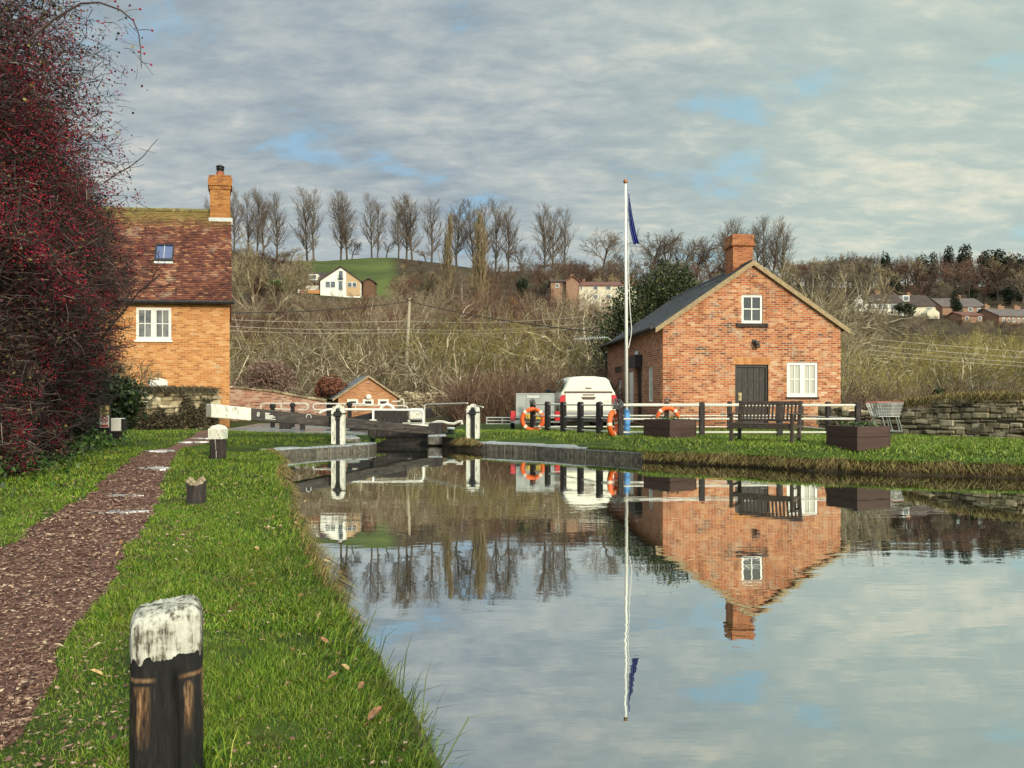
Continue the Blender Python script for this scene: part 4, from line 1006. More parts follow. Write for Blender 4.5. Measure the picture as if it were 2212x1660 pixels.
MT_BLUEG = glass('skylight_glass', (.05, .075, .20), 1., .1)
MT_STONE = islands('rubble_stone', [(0, (.20, .155, .09)), (.4, (.38, .31, .19)), (.75, (.50, .43, .29)), (1, (.60, .53, .38))], nscale=5., nvar=.35, tint=(.5, (.085, .065, .04), 3.), bump=.6, bscale=25.)
MT_STONE2 = islands('wall_stone', [(0, (.20, .15, .09)), (.5, (.40, .31, .185)), (1, (.58, .48, .32))], nscale=4., nvar=.4, tint=(.5, (.09, .065, .04), 2.2), bump=.6, bscale=25.)
MT_CORE = plain('wall_shadow_mortar', (.07, .055, .038), .95, .4, 5.)

def roof_tiles(mb, P0, E, S, tw, course, th, rng, jit=.3):
    P0, E, S = np.array(P0, float), np.array(E, float), np.array(S, float)
    Le, Ls = np.linalg.norm(E), np.linalg.norm(S); e, s = E / Le, S / Ls; n = np.cross(e, s); n *= np.sign(n[2])
    nr, nc = int(round(Ls / course)), int(round(Le / tw)); course, tw = Ls / nr, Le / nc
    for k in range(nr):
        o = (k % 2) * tw * .5
        for j in range(nc + 1):
            a0, a1 = max(0, j * tw - o), min(Le, (j + 1) * tw - o)
            if a1 - a0 < .02: continue
            g = .004
            l0 = k * course - rng.uniform(0, jit) * th; l1 = (k + 1) * course + course * .12
            t0, t1 = th * (1.9 + rng.uniform(-jit, jit)), th * .55
            base = P0 + e * a0; w = e * (a1 - a0)
            q = [base + e * g + s * l0, base + w - e * g + s * l0, base + w - e * g + s * l1, base + e * g + s * l1]
            vs = [q[0] + n * (t0 - th), q[1] + n * (t0 - th), q[2], q[3], q[0] + n * t0, q[1] + n * t0, q[2] + n * t1, q[3] + n * t1]
            mb.add(vs, [(4, 5, 6, 7), (0, 1, 5, 4), (1, 2, 6, 5), (3, 0, 4, 7)])
    return mb

def window(root, M, x0, x1, z0, z1, cols=2, rows=2, y=.06, fw=.06, bw=.022, casements=1, pane=None, fmat=None, mull=.09, name='window'):
    """timber window in a wall opening > pane"""
    fb = MB(M); gb = MB(M); d = .055
    fb.box((x0, y, z0), (x0 + fw, y + d, z1)).box((x1 - fw, y, z0), (x1, y + d, z1)).box((x0 + fw, y, z1 - fw), (x1 - fw, y + d, z1)).box((x0 + fw, y, z0), (x1 - fw, y + d, z0 + fw * 1.2))
    xs = np.linspace(x0 + fw, x1 - fw, casements + 1)
    for c in range(casements):
        a, b_ = xs[c], xs[c + 1]
        if c: 
            a += mull / 2
        if c < casements - 1:
            fb.box((b_ - mull / 2, y - .003, z0 + fw * 1.2), (b_ + mull / 2, y + d - .002, z1 - fw)); b_ -= mull / 2
        for i in range(1, cols):
            xx = lerp(a, b_, i / cols); fb.box((xx - bw / 2, y + .012, z0 + fw * 1.2), (xx + bw / 2, y + d - .006, z1 - fw))
        for j in range(1, rows):
            zz = lerp(z0 + fw * 1.2, z1 - fw, j / rows)
            for i in range(cols):
                xa, xb = lerp(a, b_, i / cols) + (bw / 2 if i else 0), lerp(a, b_, (i + 1) / cols) - (bw / 2 if i < cols - 1 else 0)
                fb.box((xa, y + .014, zz - bw / 2), (xb, y + d - .008, zz + bw / 2))
    gb.box((x0 + fw * .8, y + .032, z0 + fw), (x1 - fw * .8, y + .040, z1 - fw * .8))
    o = fb.build(name, fmat or MT_WHITE, root)
    gb.build('pane', pane or MT_GLASS, o)
    return o

def rubble(name, label, cat, path, top, base, thick, mat, seed, ch=(.09, .17), sl=(.16, .42), sides=(1,), group=None):
    """dry stone wall: every stone a lump of its own around a dark core"""
    rng = np.random.default_rng(seed); root = thing(name, label, cat, (path[0][0], path[0][1], base), group)
    P = [np.array(p, float) for p in path]; cum = np.concatenate([[0], np.cumsum([np.linalg.norm(b - a) for a, b in zip(P[:-1], P[1:])])])
    def pos(s):
        i = int(np.clip(np.searchsorted(cum, s) - 1, 0, len(P) - 2)); d = (P[i + 1] - P[i]) / np.linalg.norm(P[i + 1] - P[i]); return P[i] + d * (s - cum[i]), d
    core = MB(); cs = np.linspace(0, cum[-1], 24); vs = []
    for s in cs:
        p, d = pos(s); nn = np.array([d[1], -d[0]]); tz = top(s) - .07
        vs += [(*(p + nn * (-.03)), base - .3), (*(p + nn * (-.03)), tz), (*(p - nn * (thick - .03)), tz), (*(p - nn * (thick - .03)), base - .3)]
    fs = []
    for i in range(len(cs) - 1):
        for k in range(3): fs.append((i * 4 + k, i * 4 + 4 + k, i * 4 + 5 + k, i * 4 + 1 + k))
    fs += [(0, 1, 2, 3), tuple(len(vs) - 4 + k for k in range(4))]
    core.add(vs, fs).build('wall_core', MT_CORE, root)
    mb = MB(); z = base - .05
    zmax = max(top(s) for s in cs)
    while z < zmax:
        hh = rng.uniform(*ch); s = rng.uniform(-.15, 0)
        while s < cum[-1]:
            L = rng.uniform(*sl); sc_ = np.clip(s + L / 2, 0, cum[-1]); tz = top(sc_)
            zw = .035 * math.sin(sc_ * 1.9 + z * 9) + rng.uniform(-.012, .012); hh2 = hh * rng.uniform(.78, 1.22)
            if z + hh * .4 < tz:
                p, d = pos(sc_); M = Matrix.Translation((p[0], p[1], z + zw)) @ Matrix.Rotation(math.atan2(d[1], d[0]) + rng.normal(0, .03), 4, 'Z') @ Matrix.Rotation(rng.normal(0, .06), 4, 'Y')
                last = z + hh * 1.3 > tz
                dp = rng.uniform(0, .045)
                mb.box((-L / 2 + .006, -.0 - dp, .0), (L / 2 - .006, thick + rng.uniform(-.02, .03), hh2 - .006 + (rng.uniform(0, .05) if last else 0)), M, bev=rng.uniform(.015, .035))
            s += L
        z += hh
    mb.build('stonework', mat, root)
    return root

# ------------------------------------------------------------------ brick house with slate roof, right
ca, sa = math.cos(RAD(4)), math.sin(RAD(4)); HX, HYD = 5.195, 25.5
def hfx(px): k = (px - CX) / F; return (k * HYD - HX) / (ca - k * sa)
def hfz(py, a): return EYE - (py - HY) / F * (HYD + a * sa)
def hsb(px): k = (px - CX) / F; return (HX - k * HYD) / (k * ca + sa)
def hsz(py, b): return EYE - (py - HY) / F * (HYD + b * ca)
HM = Matrix.Translation((HX, HYD, 0)) @ Matrix.Rotation(RAD(4), 4, 'Z')
W_H, ZE, ZA, DEP = 6.33, 3.93, 6.08, 9.6
house = thing('brick_house', 'gabled red brick lock house with slate roof and black plank door', 'house', (HX + 3, HYD + 4, .42))
dr = (hfx(1588), hfx(1660), .45, hfz(788, 2.7)); wn = (hfx(1700), hfx(1767), hfz(858, 5), hfz(783, 5)); gw = (hfx(1602), hfx(1648), hfz(699, 3), hfz(637, 3))
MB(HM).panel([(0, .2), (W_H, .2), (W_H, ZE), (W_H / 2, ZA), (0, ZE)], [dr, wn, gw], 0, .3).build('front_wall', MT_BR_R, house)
SM = HM @ Matrix(((0, 1, 0, 0), (1, 0, 0, 0), (0, 0, 1, 0), (0, 0, 0, 1)))
sd_door = (hsb(1386), hsb(1373), .45, hsz(794, 2.6)); sd_win = (hsb(1410), hsb(1399), hsz(868, 1.4), hsz(792, 1.4)); sd_wh = (hsb(1368), hsb(1357), .45, hsz(800, 4.)); sd_sm = (hsb(1343), hsb(1327), hsz(805, 6.5), hsz(791, 6.5)); sd_pd = (hsb(1342), hsb(1333), .45, hsz(815, 6.5))
sd_sm = (sd_sm[0], sd_sm[1], sd_sm[2], sd_sm[3]); sd_pd = (max(sd_pd[0], sd_sm[0]), sd_pd[1], .45, sd_sm[2] - .25)
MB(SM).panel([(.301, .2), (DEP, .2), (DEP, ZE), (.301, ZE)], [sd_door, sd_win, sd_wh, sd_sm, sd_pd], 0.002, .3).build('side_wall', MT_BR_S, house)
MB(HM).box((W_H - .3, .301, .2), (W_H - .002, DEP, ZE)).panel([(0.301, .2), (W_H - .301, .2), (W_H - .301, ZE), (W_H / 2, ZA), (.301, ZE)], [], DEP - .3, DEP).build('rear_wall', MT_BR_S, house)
rgr = np.random.default_rng(61)
rise = (ZA - ZE) / (W_H / 2); ov = .28
rf = MB(HM); ze2, za2 = ZE - ov * rise + .10, ZA + .10
roof_tiles(rf, (-ov, -.10, ze2), (0, DEP + .25, 0), (W_H / 2 + ov, 0, za2 - ze2), .30, .19, .012, rgr)
roof_tiles(rf, (W_H + ov, -.10, ze2), (0, DEP + .25, 0), (-W_H / 2 - ov, 0, za2 - ze2), .30, .19, .012, rgr)
rf.prism([(-ov + .02, ze2 - .05), (W_H / 2, za2 - .05), (W_H + ov - .02, ze2 - .05), (W_H + ov - .02, ze2 - .002), (W_H / 2, za2 - .002), (-ov + .02, ze2 - .002)], -.05, DEP + .1)
roof = rf.build('roof', MT_SLATE, house)
MB(HM).prism([(-ov, ze2 - .17), (W_H / 2, za2 - .16), (W_H + ov, ze2 - .17), (W_H + ov, ze2 + .0), (W_H / 2, za2 + .02), (-ov, ze2 + .0)], -.12, -.052).build('verge', MT_VERGE, roof)
MB(HM).tube([(W_H / 2, -.11, za2 + .0), (W_H / 2, DEP + .16, za2)], .075, 8).build('ridge_tiles', MT_SLATE, roof)
cx0 = 3.2; czt = EYE - (507 - HY) / F * 26.7
cb = MB(HM).box((cx0 - .37, .95, 5.2), (cx0 + .37, 1.7, czt - .42)).box((cx0 - .44, .88, czt - .42), (cx0 + .44, 1.77, czt - .33)).box((cx0 - .40, .92, czt - .33), (cx0 + .40, 1.73, czt - .0))
chim = cb.build('chimney', brick('chimney_stack_brick', [(0, (.22, .07, .035)), (.5, (.42, .13, .05)), (1, (.50, .23, .11))], (.36, .24, .15), dirt=(.5, .45, .4)), roof)
MB(HM).box((dr[0] - .02, .07, .4), (dr[0] + .075, .16, dr[3])).box((dr[1] - .075, .07, .4), (dr[1] + .02, .16, dr[3])).box((dr[0] + .075, .07, dr[3] - .09), (dr[1] - .075, .16, dr[3])).build('door_frame', MT_BLACK, house)
db = MB(HM); nx = 5; xs = np.linspace(dr[0] + .08, dr[1] - .08, nx + 1)
for i in range(nx): db.box((xs[i] + .006, .115 + .004 * (i % 2), .42), (xs[i + 1] - .006, .15, dr[3] - .095))
MT_DOORW = plain('flaking_black_door', (.028, .024, .022), .6, .5, 5., dark=(.16, .13, .10), darkamt=.18, stretch=(3, 3, .35))
door = db.build('door', MT_DOORW, house)
MB(HM).box((dr[0] + .16, .10, hfz(862, 2.6) - .06), (dr[0] + .27, .114, hfz(850, 2.6) + .02)).tube([(dr[0] + .215, .10, 1.5), (dr[0] + .215, .05, 1.5)], .025, 8).build('handle', plain('worn_brass', (.42, .33, .16), .5, .3, 9.), door)
lt = MB(HM)
n_s = 15; lx = np.linspace(dr[0] - .05, dr[1] + .05, n_s + 1)
for i in range(n_s): lt.box((lx[i] + .005, -.006, dr[3] + .002), (lx[i + 1] - .005, .1, dr[3] + .235))
lt.build('brick_lintel', islands('soldier_bricks', [(0, (.44, .17, .06)), (1, (.58, .28, .10))], nvar=.2), house)
window(house, HM, *wn, cols=2, rows=2, casements=2, pane=MT_CURT, y=.03, fw=.10, mull=.17, bw=.03)
window(house, HM, *gw, cols=2, rows=2, y=.04, fw=.085, bw=.035)
MB(HM).box((gw[0] - .19, -.07, gw[2] - .13), (gw[1] + .17, .2, gw[2] - .003)).build('sill', MT_SILL, house)
MB(HM).box((wn[0] - .04, -.03, wn[2] - .075), (wn[1] + .03, .2, wn[2] - .003)).build('sill', MT_SILL, house)
fl = MB(HM).box((hfx(1625), -.05, hfz(742, 3)), (hfx(1633), -.004, hfz(734, 3))); fl.box((hfx(1627), -.22, hfz(745, 3)), (hfx(1636), -.05, hfz(738, 3)), None, .02); fl.box((hfx(1629), -.2, hfz(752, 3)), (hfx(1638), -.06, hfz(745, 3)), None, .02)
fl.build('floodlight', MT_BLACK, house)
MB(HM).box((hfx(1500), -.012, .62), (hfx(1512), -.002, .75)).build('air_vent', MT_IRON, house)
MB(SM).box((sd_door[0] + .02, .1, .42), (sd_door[1] - .02, .15, sd_door[3] - .02)).build('door', MT_BLACK, house)
MB(SM).box((sd_wh[0] + .02, .05, .42), (sd_wh[1] - .02, .1, sd_wh[3] - .02)).build('door', MT_WHITE, house)
MB(SM).box((sd_pd[0] + .02, .08, .42), (sd_pd[1] - .02, .12, sd_pd[3] - .02)).build('door', MT_WHITE2, house)
window(house, SM, *sd_win, cols=1, rows=3, y=.05, pane=MT_CURT)
MB(SM).box((sd_sm[0] + .01, .05, sd_sm[2] + .01), (sd_sm[1] - .01, .09, sd_sm[3] - .01)).build('louvre_panel', MT_BLACK, house)
MB(SM).prism([(sd_door[0] - .1, sd_door[3] + .02), (sd_door[1] + .15, sd_door[3] + .02), (sd_door[1] + .15, sd_door[3] + .5), (sd_door[0] - .1, sd_door[3] + .5)], -.28, -.004).build('door_hood', MT_BLACK, house)
lb_, lz = hsb(1378), hsz(763, 2.5)
wl = MB(SM).box((lb_ - .16, -.10, lz - .15), (lb_ + .16, -.004, lz + .15), None, .05); wl.build('wall_lamp', plain('lamp_glass', (.75, .78, .80), .2, .05, 3.), house)
MB(SM).tube([(.2, -.34, ze2 + .02), (DEP + .2, -.34, ze2 + .02)], .06, 8).build('gutter', MT_BLACK, house)
MB(SM).tube([(DEP - .05, -.34, ze2), (DEP - .05, -.1, ze2 - .35), (DEP - .05, -.08, .4)], .045, 8).build('downpipe', MT_BLACK, house)
# TV aerial at the rear eave
ar = thing('tv_aerial', 'pale television aerial reaching out from the rear eave of the slate-roofed brick house', 'aerial', (4.4, 35.0, ze2))
p0, p1 = at(1240, 733, 35.2), at(1312, 729, 35.0)
MB().tube([p0, p1], .016, 6).tube([p1, p1 + np.array([.25, .0, -.2])], .018, 6).build('boom', MT_LEAD, ar)
em = MB()
for i in range(11):
    p = lerp(p0, p1, .22 + .07 * i); em.tube([p + np.array([0, -.16, -.09]), p + np.array([0, .16, .09])], .009, 5)
em.build('elements', MT_LEAD, ar)

# ------------------------------------------------------------------ orange brick house with the tall tiled roof, left
AX, AY = -10.1, 26.5; c5, s5 = math.cos(RAD(5)), math.sin(RAD(5)); WV = np.array([AX, AY]) / math.hypot(AX, AY)
LM = Matrix(((c5, WV[0], 0, AX), (s5, WV[1], 0, AY), (0, 0, 1, 0), (0, 0, 0, 1)))
def lfx(px): k = (px - CX) / F; return (k * AY - AX) / (c5 - k * s5)
def lfz(py, a): return EYE - (py - HY) / F * (AY + a * s5)
cot = thing('brick_cottage', 'orange brick cottage with tall mossy red tiled roof, skylight and chimney', 'house', (AX - 3, AY + 3, .4))
WL, DL, ZEL = 8.2, 7.2, lfz(650, -2.5); ZRL = 8.92
lw_ = (lfx(294), lfx(370), lfz(735, -2.5), lfz(665, -2.5)); ah = (lfx(322), lfx(362), lfz(850, -3), lfz(817, -3))
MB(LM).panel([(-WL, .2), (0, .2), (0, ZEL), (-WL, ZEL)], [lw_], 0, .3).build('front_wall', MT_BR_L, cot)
GM = LM @ Matrix(((0, 1, 0, 0), (1, 0, 0, 0), (0, 0, 1, 0), (0, 0, 0, 1)))
for x0 in (-.3, -WL):
    MB(GM).panel([(.301, .2), (DL, .2), (DL, ZEL), (DL / 2, ZRL - .1), (.301, ZEL + .02)], [], x0 + .002, x0 + .298).build('gable_wall', MT_BR_L, cot)
MB(LM).box((-WL + .301, DL - .3, .2), (-.301, DL - .002, ZEL)).build('rear_wall', MT_BR_L, cot)
rgl = np.random.default_rng(62); rt = MB(LM); zl0 = ZEL - .05
roof_tiles(rt, (-WL - .1, -.22, zl0), (WL + .17, 0, 0), (0, DL / 2 + .22, ZRL - zl0), .165, .105, .019, rgl, .5)
roof_tiles(rt, (-WL - .1, DL + .22, zl0), (WL + .17, 0, 0), (0, -DL / 2 - .22, ZRL - zl0), .33, .21, .013, rgl, .5)
rt.add([(-WL - .08, -.2, zl0 - .03), (.05, -.2, zl0 - .03), (.05, DL / 2, ZRL - .03), (-WL - .08, DL / 2, ZRL - .03)], [(0, 1, 2, 3)])
troof = rt.build('roof', MT_TILE, cot)
rd = MB(LM); xx = -WL - .1
while xx < -.8:
    rd.tube([(xx, DL / 2, ZRL + .0), (min(xx + .44, -.78), DL / 2, ZRL + .0)], .115, 10); xx += .45
rd.build('ridge_tiles', MT_LICHEN, troof)
MB(LM).tube([(-WL - .1, -.27, zl0 - .02), (.16, -.27, zl0 - .02)], .062, 8).build('gutter', MT_BLACK, cot)
MB(LM).box((-WL + .05, -.035, ZEL - .16), (-.02, -.003, ZEL - .04)).build('brick_cornice', MT_BR_L, cot)
window(cot, LM, *lw_, cols=2, rows=2, casements=2, y=.01, fw=.095, mull=.19, bw=.03, pane=glass('cottage_glass', (.11, .105, .09), .9, .7))
MB(LM).box((lw_[0] - .05, -.06, lw_[2] - .07), (lw_[1] + .05, .2, lw_[2] - .003)).build('sill', MT_WHITE, cot)
MB(LM).prism([(lerp(ah[0], ah[1], i / 8), ah[3] - .10 * (i / 4 - 1) ** 2) for i in range(9)] + [(ah[1], ah[2]), (ah[0], ah[2])], -.03, -.003).build('arched_window', MT_WHITE, cot)
# chimney on the ridge at the gable end
sx0, sx1 = -.76, .02; yb0, yb1 = DL / 2 - .42, DL / 2 + .42; ctop = EYE + (HY - 385) / F * 29.8
st = MB(LM).box((sx0, yb0, 7.6), (sx1, yb1, ctop - .55)).box((sx0 - .04, yb0 - .04, ctop - .55), (sx1 + .04, yb1 + .04, ctop - .42)).box((sx0 - .08, yb0 - .08, ctop - .42), (sx1 + .08, yb1 + .08, ctop - .12)).box((sx0 - .04, yb0 - .04, ctop - .12), (sx1 + .04, yb1 + .04, ctop))
stack = st.build('chimney', brick('stack_brick', [(0, (.20, .07, .03)), (.5, (.40, .145, .045)), (1, (.50, .24, .08))], (.30, .20, .09), dirt=(.5, .42, .28)), troof)
ctr = LM @ Vector(((sx0 + sx1) / 2, DL / 2, ctop)); ct_ = tuple(ctr)
po = MB().lathe([(.15, -.02), (.14, .16), (.155, .20), (.155, .23), (.12, .24)], ct_, 14); po.build('chimney_pot', plain('terracotta', (.36, .12, .06), .8, .25, 6.), troof)
MB().lathe([(.14, .235), (.13, .29), (.15, .30), (.11, .33), (.155, .36), (.155, .39), (.11, .41), (.165, .44), (.16, .47), (.08, .52), (.02, .53)], ct_, 14).build('cowl', MT_BLACK, troof)
MB(LM).box((sx0 - .05, yb0 - .05, ZRL - .60), (sx1 + .09, yb0 + .2, ZRL - .33)).build('flashing', MT_LEAD, troof)
# skylight in the slope
tsl = .49; sdir = np.array([0, DL / 2 + .22, ZRL - zl0]); sl_len = np.linalg.norm(sdir); sdir /= sl_len; ndir = np.array([0, -sdir[2], sdir[1]])
xa, xb = lfx(341) * 1.06 - .08, lfx(380) * 1.06 - .08
xm = ((360 - CX) / F * 28.1 - (AX + WV[0] * 1.75)) / c5
KM = LM @ Matrix(((1, 0, 0, xm), (0, sdir[1], ndir[1], -.22 + sdir[1] * sl_len * tsl), (0, sdir[2], ndir[2], zl0 + sdir[2] * sl_len * tsl), (0, 0, 0, 1)))
hw, hl = .34, .50
sf = MB(KM).box((-hw, -hl, 0), (-hw + .045, hl, .10)).box((hw - .045, -hl, 0), (hw, hl, .10)).box((-hw + .045, hl - .05, 0), (hw - .045, hl, .10)).box((-hw + .045, -hl, 0), (hw - .045, -hl + .13, .10))
skl = sf.build('skylight', MT_BLACK, troof)
MB(KM).box((-hw - .0, -hl - .12, .03), (hw, -hl - .003, .055)).build('flashing', MT_LEAD, troof)
# (the panes are proud of the tiles, inside the frame)
sk2 = MB(KM).box((-hw + .047, -hl + .132, .045), (hw - .047, hl - .052, .06)); sk2.build('skylight_pane', MT_BLUEG, troof)
MB(KM).box((-.012, -hl + .132, .062), (.012, hl - .052, .075)).build('glazing_bar', MT_LEAD, troof)

# ------------------------------------------------------------------ walls
rubble('stone_wall', 'pale rubble garden wall below the orange cottage, half hidden by plants', 'wall', [(-13.0, 18.6), (-12.4, 20.2), (-12.0, 22.6), (-10.1, 25.4)], lambda s: 1.38 + .22 * sstep(3, 5, s) + .05 * math.sin(s * 3), .3, .45, MT_STONE, 71)
rubble('dry_stone_wall', 'long dry stone wall topped with dead grass beside the right-hand lawn', 'wall', [(9.95, 24.1), (10.45, 21.3), (11.35, 19.25), (12.3, 17.8), (15.6, 15.3), (19., 13.6)], lambda s: 1.10 + .28 * sstep(4.1, 5.0, s) + .05 * math.sin(s * 2.3) + .03 * math.sin(s * 7), .38, .5, MT_STONE2, 72, (.055, .14), (.10, .42))
P_ = [np.array(p) for p in [(10.45, 21.3), (11.35, 19.25), (12.3, 17.8), (15.6, 15.3)]]
def wall_top(name, n, pts, z, hh, mat, seed, wid=.22, width=.014, drop=.6):
    rng = np.random.default_rng(seed); P = np.array(pts, float); s = rng.uniform(0, len(P) - 1.001, n); i = s.astype(int); f = (s - i)[:, None]; q = P[i] * (1 - f) + P[i + 1] * f
    d = P[i + 1] - P[i]; nn = np.stack([-d[:, 1], d[:, 0]], 1) / np.linalg.norm(d, axis=1, keepdims=True); q = q + nn * rng.uniform(-.05, wid * 2, (n, 1))
    zz = np.interp(s, np.arange(len(P)), z) + rng.uniform(-.06, .04, n)
    return blades(name, q[:, 0], q[:, 1], hh * rng.uniform(.5, 1.3, n), np.full(n, width), 1.6, mat, rng, z=zz, droop=1.0)
wall_top('wall_top_grass', 5200, P_, [1.14, 1.40, 1.42, 1.40], .24, MT_DRYG, 8)
# dead climber hanging over the farther half of the garden wall, ivy on its nearer end
wall_top('dead_climber', 2600, [(-12.05, 22.4), (-11.2, 23.7), (-10.1, 25.3)], [1.55, 1.62, 1.6], .3, islands('climber_stems', [(0, (.05, .04, .025)), (.5, (.11, .085, .05)), (1, (.22, .18, .11))], nvar=0, bump=0), 9, .12, .016)
iv = thing('ivy', 'dark ivy draped over the corner of the pale garden wall', 'plant', (-11.9, 21.6, 1.2))
rgv = np.random.default_rng(77); n = 3600; q = np.array([-11.72, 21.6, 1.5]) + rgv.normal(0, 1, (n, 3)) * np.array([.36, .42, .28]); q2 = np.array([-11.75, 22.3, 1.1]) + rgv.normal(0, 1, (1400, 3)) * np.array([.16, .22, .38])
leaves_at('foliage', rgv, np.concatenate([q, q2]) - OFF[iv], .11, MT_IVY, iv, .8)
# dark climber on the wall face
n = 5000; s = rgv.uniform(0, 1, n); base = np.array([-11.85, 22.6]) + np.outer(s, np.array([1.75, 2.75])); nz = np.array([.843, -.537])
lum = .5 + .5 * np.sin(s * 17) * np.sin(s * 7 + 1)
c = np.column_stack([base + nz * rgv.uniform(.02, .2, (n, 1)), .45 + (1.25 * lum.clip(.35, 1)) * rgv.uniform(0, 1, n)])
cl_ = thing('climber', 'straggling dark climber covering the garden wall below the cottage corner', 'plant', (-11, 24, .4)); leaves_at('foliage', rgv, c - OFF[cl_], .075, islands('climber_leaves', [(0, (.02, .018, .011)), (.6, (.06, .05, .03)), (1, (.14, .12, .06))], nvar=0, bump=0), cl_, .6)
MB().tube([(-11.7, 22.7, .4), (-11.55, 22.8, 1.0), (-11.2, 23.3, 1.5)], .02, 5).build('stem', MT_DARKBK, cl_)
# bare shrub against the cottage wall
brs = bare_tree('bare_shrub', 'bare twiggy shrub in front of the cottage wall beside the hedge', 'bush', None, 181, 1.9, SCRUB, .03, stems=7, spread=.7, base_r=.1, tall=2.6, tm=MT_HAWB, cm=MT_CREAMTW); brs.location = (-12.6, 22.9, .8)

px34 = lambda px, py, D: at(px, py, D)
par = thing('brick_parapet', 'pale weathered brick parapet wall sloping down behind the balance beam', 'wall', (-11, 34, .2))
p_ = [(-13.1, -.5), (-8.6, -.5), (-8.6, EYE - 6 / F * 34), (-9.4, EYE - (862 - 862) / F * 34), (-11, EYE + 14 / F * 34), (-13.1, EYE + 24 / F * 34)]
MB().prism(p_, 34, 34.35).build('brickwork', MT_BR_P, par)
cpn = MB(); tp = p_[2:]
rgp = np.random.default_rng(5)
for (x1, z1), (x0, z0) in zip(tp[:-1], tp[1:]):
    k = max(1, int(abs(x1 - x0) / .4))
    for j in range(k):
        xa, xb, za, zb = lerp(x0, x1, j / k), lerp(x0, x1, (j + 1) / k), lerp(z0, z1, j / k), lerp(z0, z1, (j + 1) / k)
        M = Matrix.Translation((xa, 34.17, za + .003)) @ Matrix.Rotation(-math.atan2(zb - za, xb - xa), 4, 'Y')
        cpn.box((.01, -.24, 0), (math.hypot(xb - xa, zb - za) - .01, .24, rgp.uniform(.07, .11)), M, .02)
cpn.build('coping', MT_STONE, par)
rubble('stone_pier', 'stub of pale stone wall at the left of the small brick hut', 'wall', [at(694, 860, 38)[:2], at(738, 860, 38)[:2]], lambda s: EYE + 24 / F * 38, -.2, .6, MT_STONE, 73)
rubble('stone_wall', 'distant stone wall with jagged upright coping right of the small brick hut', 'wall', [at(850, 860, 44)[:2], at(940, 860, 44)[:2], at(1000, 860, 43)[:2]], lambda s: EYE + 12 / F * 44 + .06 * (int(s * 5) % 2) - .25 * sstep(2.5, 3.2, s), .0, .5, MT_STONE, 74)
bp = thing('brick_pier', 'small square brick gate pier behind the brown information board', 'pillar', (*at(995, 880, 39)[:2], .3))
q = at(995, 0, 39); MB().box((q[0] - .26, q[1], .2), (q[0] + .26, q[1] + .5, EYE - 11 / F * 39)).build('pier_brickwork', MT_BR_P, bp); MB().box((q[0] - .31, q[1] - .05, EYE - 11 / F * 39 + .003), (q[0] + .31, q[1] + .55, EYE + 1 / F * 39), None, .03).build('cap', MT_BR_P, bp)

# small brick hut below the lock
hut = thing('brick_hut', 'small gabled brick hut with slate roof and three white vents below the lock', 'hut', (*at(795, 860, 36)[:2], .2))
hc = at(795, 860, 36); UM = Matrix.Translation((hc[0], hc[1], 0)) @ Matrix.Rotation(RAD(20), 4, 'Z')
hz = lambda py: EYE - (py - HY) / F * 36
ho = 1.42; ze_, za_ = hz(858), hz(816)
ve = [(-.98 + i * .74, -.50 + i * .74, hz(876), hz(864)) for i in range(3)]
MB(UM).panel([(-ho, -.3), (ho, -.3), (ho, ze_), (0, za_), (-ho, ze_)], ve, 0, .25).box((-ho, .251, -.3), (-ho + .25, 3, ze_)).box((ho - .25, .251, -.3), (ho, 3, ze_)).build('wall', MT_BR_H, hut)
hr = MB(UM); 
for sgn in (-1, 1): roof_tiles(hr, (sgn * (ho + .28), -.12, ze_ - .13), (0, 3.3, 0), (-sgn * (ho + .28), 0, za_ + .10 - ze_ + .13), .3, .2, .015, rgr)
hroof = hr.build('roof', MT_SLATE2, hut)
MB(UM).prism([(-ho - .28, ze_ - .2), (0, za_ - .0), (ho + .28, ze_ - .2), (ho + .28, ze_ - .12), (0, za_ + .10), (-ho - .28, ze_ - .12)], -.16, -.122).build('verge', MT_VERGE, hroof)
for v in ve:
    f_ = MB(UM).panel([(v[0] - .02, v[2] - .02), (v[1] + .02, v[2] - .02), (v[1] + .02, v[3] + .02), (v[0] - .02, v[3] + .02)], [(v[0] + .08, v[1] - .08, v[2] + .07, v[3] - .07)], -.03, .03).build('vent', MT_WHITE, hut)
    MB(UM).box((v[0] + .02, .04, v[2] + .02), (v[1] - .02, .06, v[3] - .02)).box((v[0] + .06, .0, lerp(v[2], v[3], .5) - .012), (v[1] - .06, .035, lerp(v[2], v[3], .5) + .012)).build('louvre', MT_BLACK, f_)
RX90 = Matrix.Rotation(RAD(90), 4, 'X')
MB(UM @ Matrix.Translation((0.02, -.1, hz(858))) @ RX90).lathe([(.02, -.1), (.13, -.09), (.13, .02), (.05, .06)], n=16).build('lamp', plain('lamp_white', (.75, .74, .66), .3, .05, 3.), hut)
MB(UM).box((-.1, -.015, hz(829)), (.1, -.002, hz(823))).build('air_brick', MT_BR_P, hut)

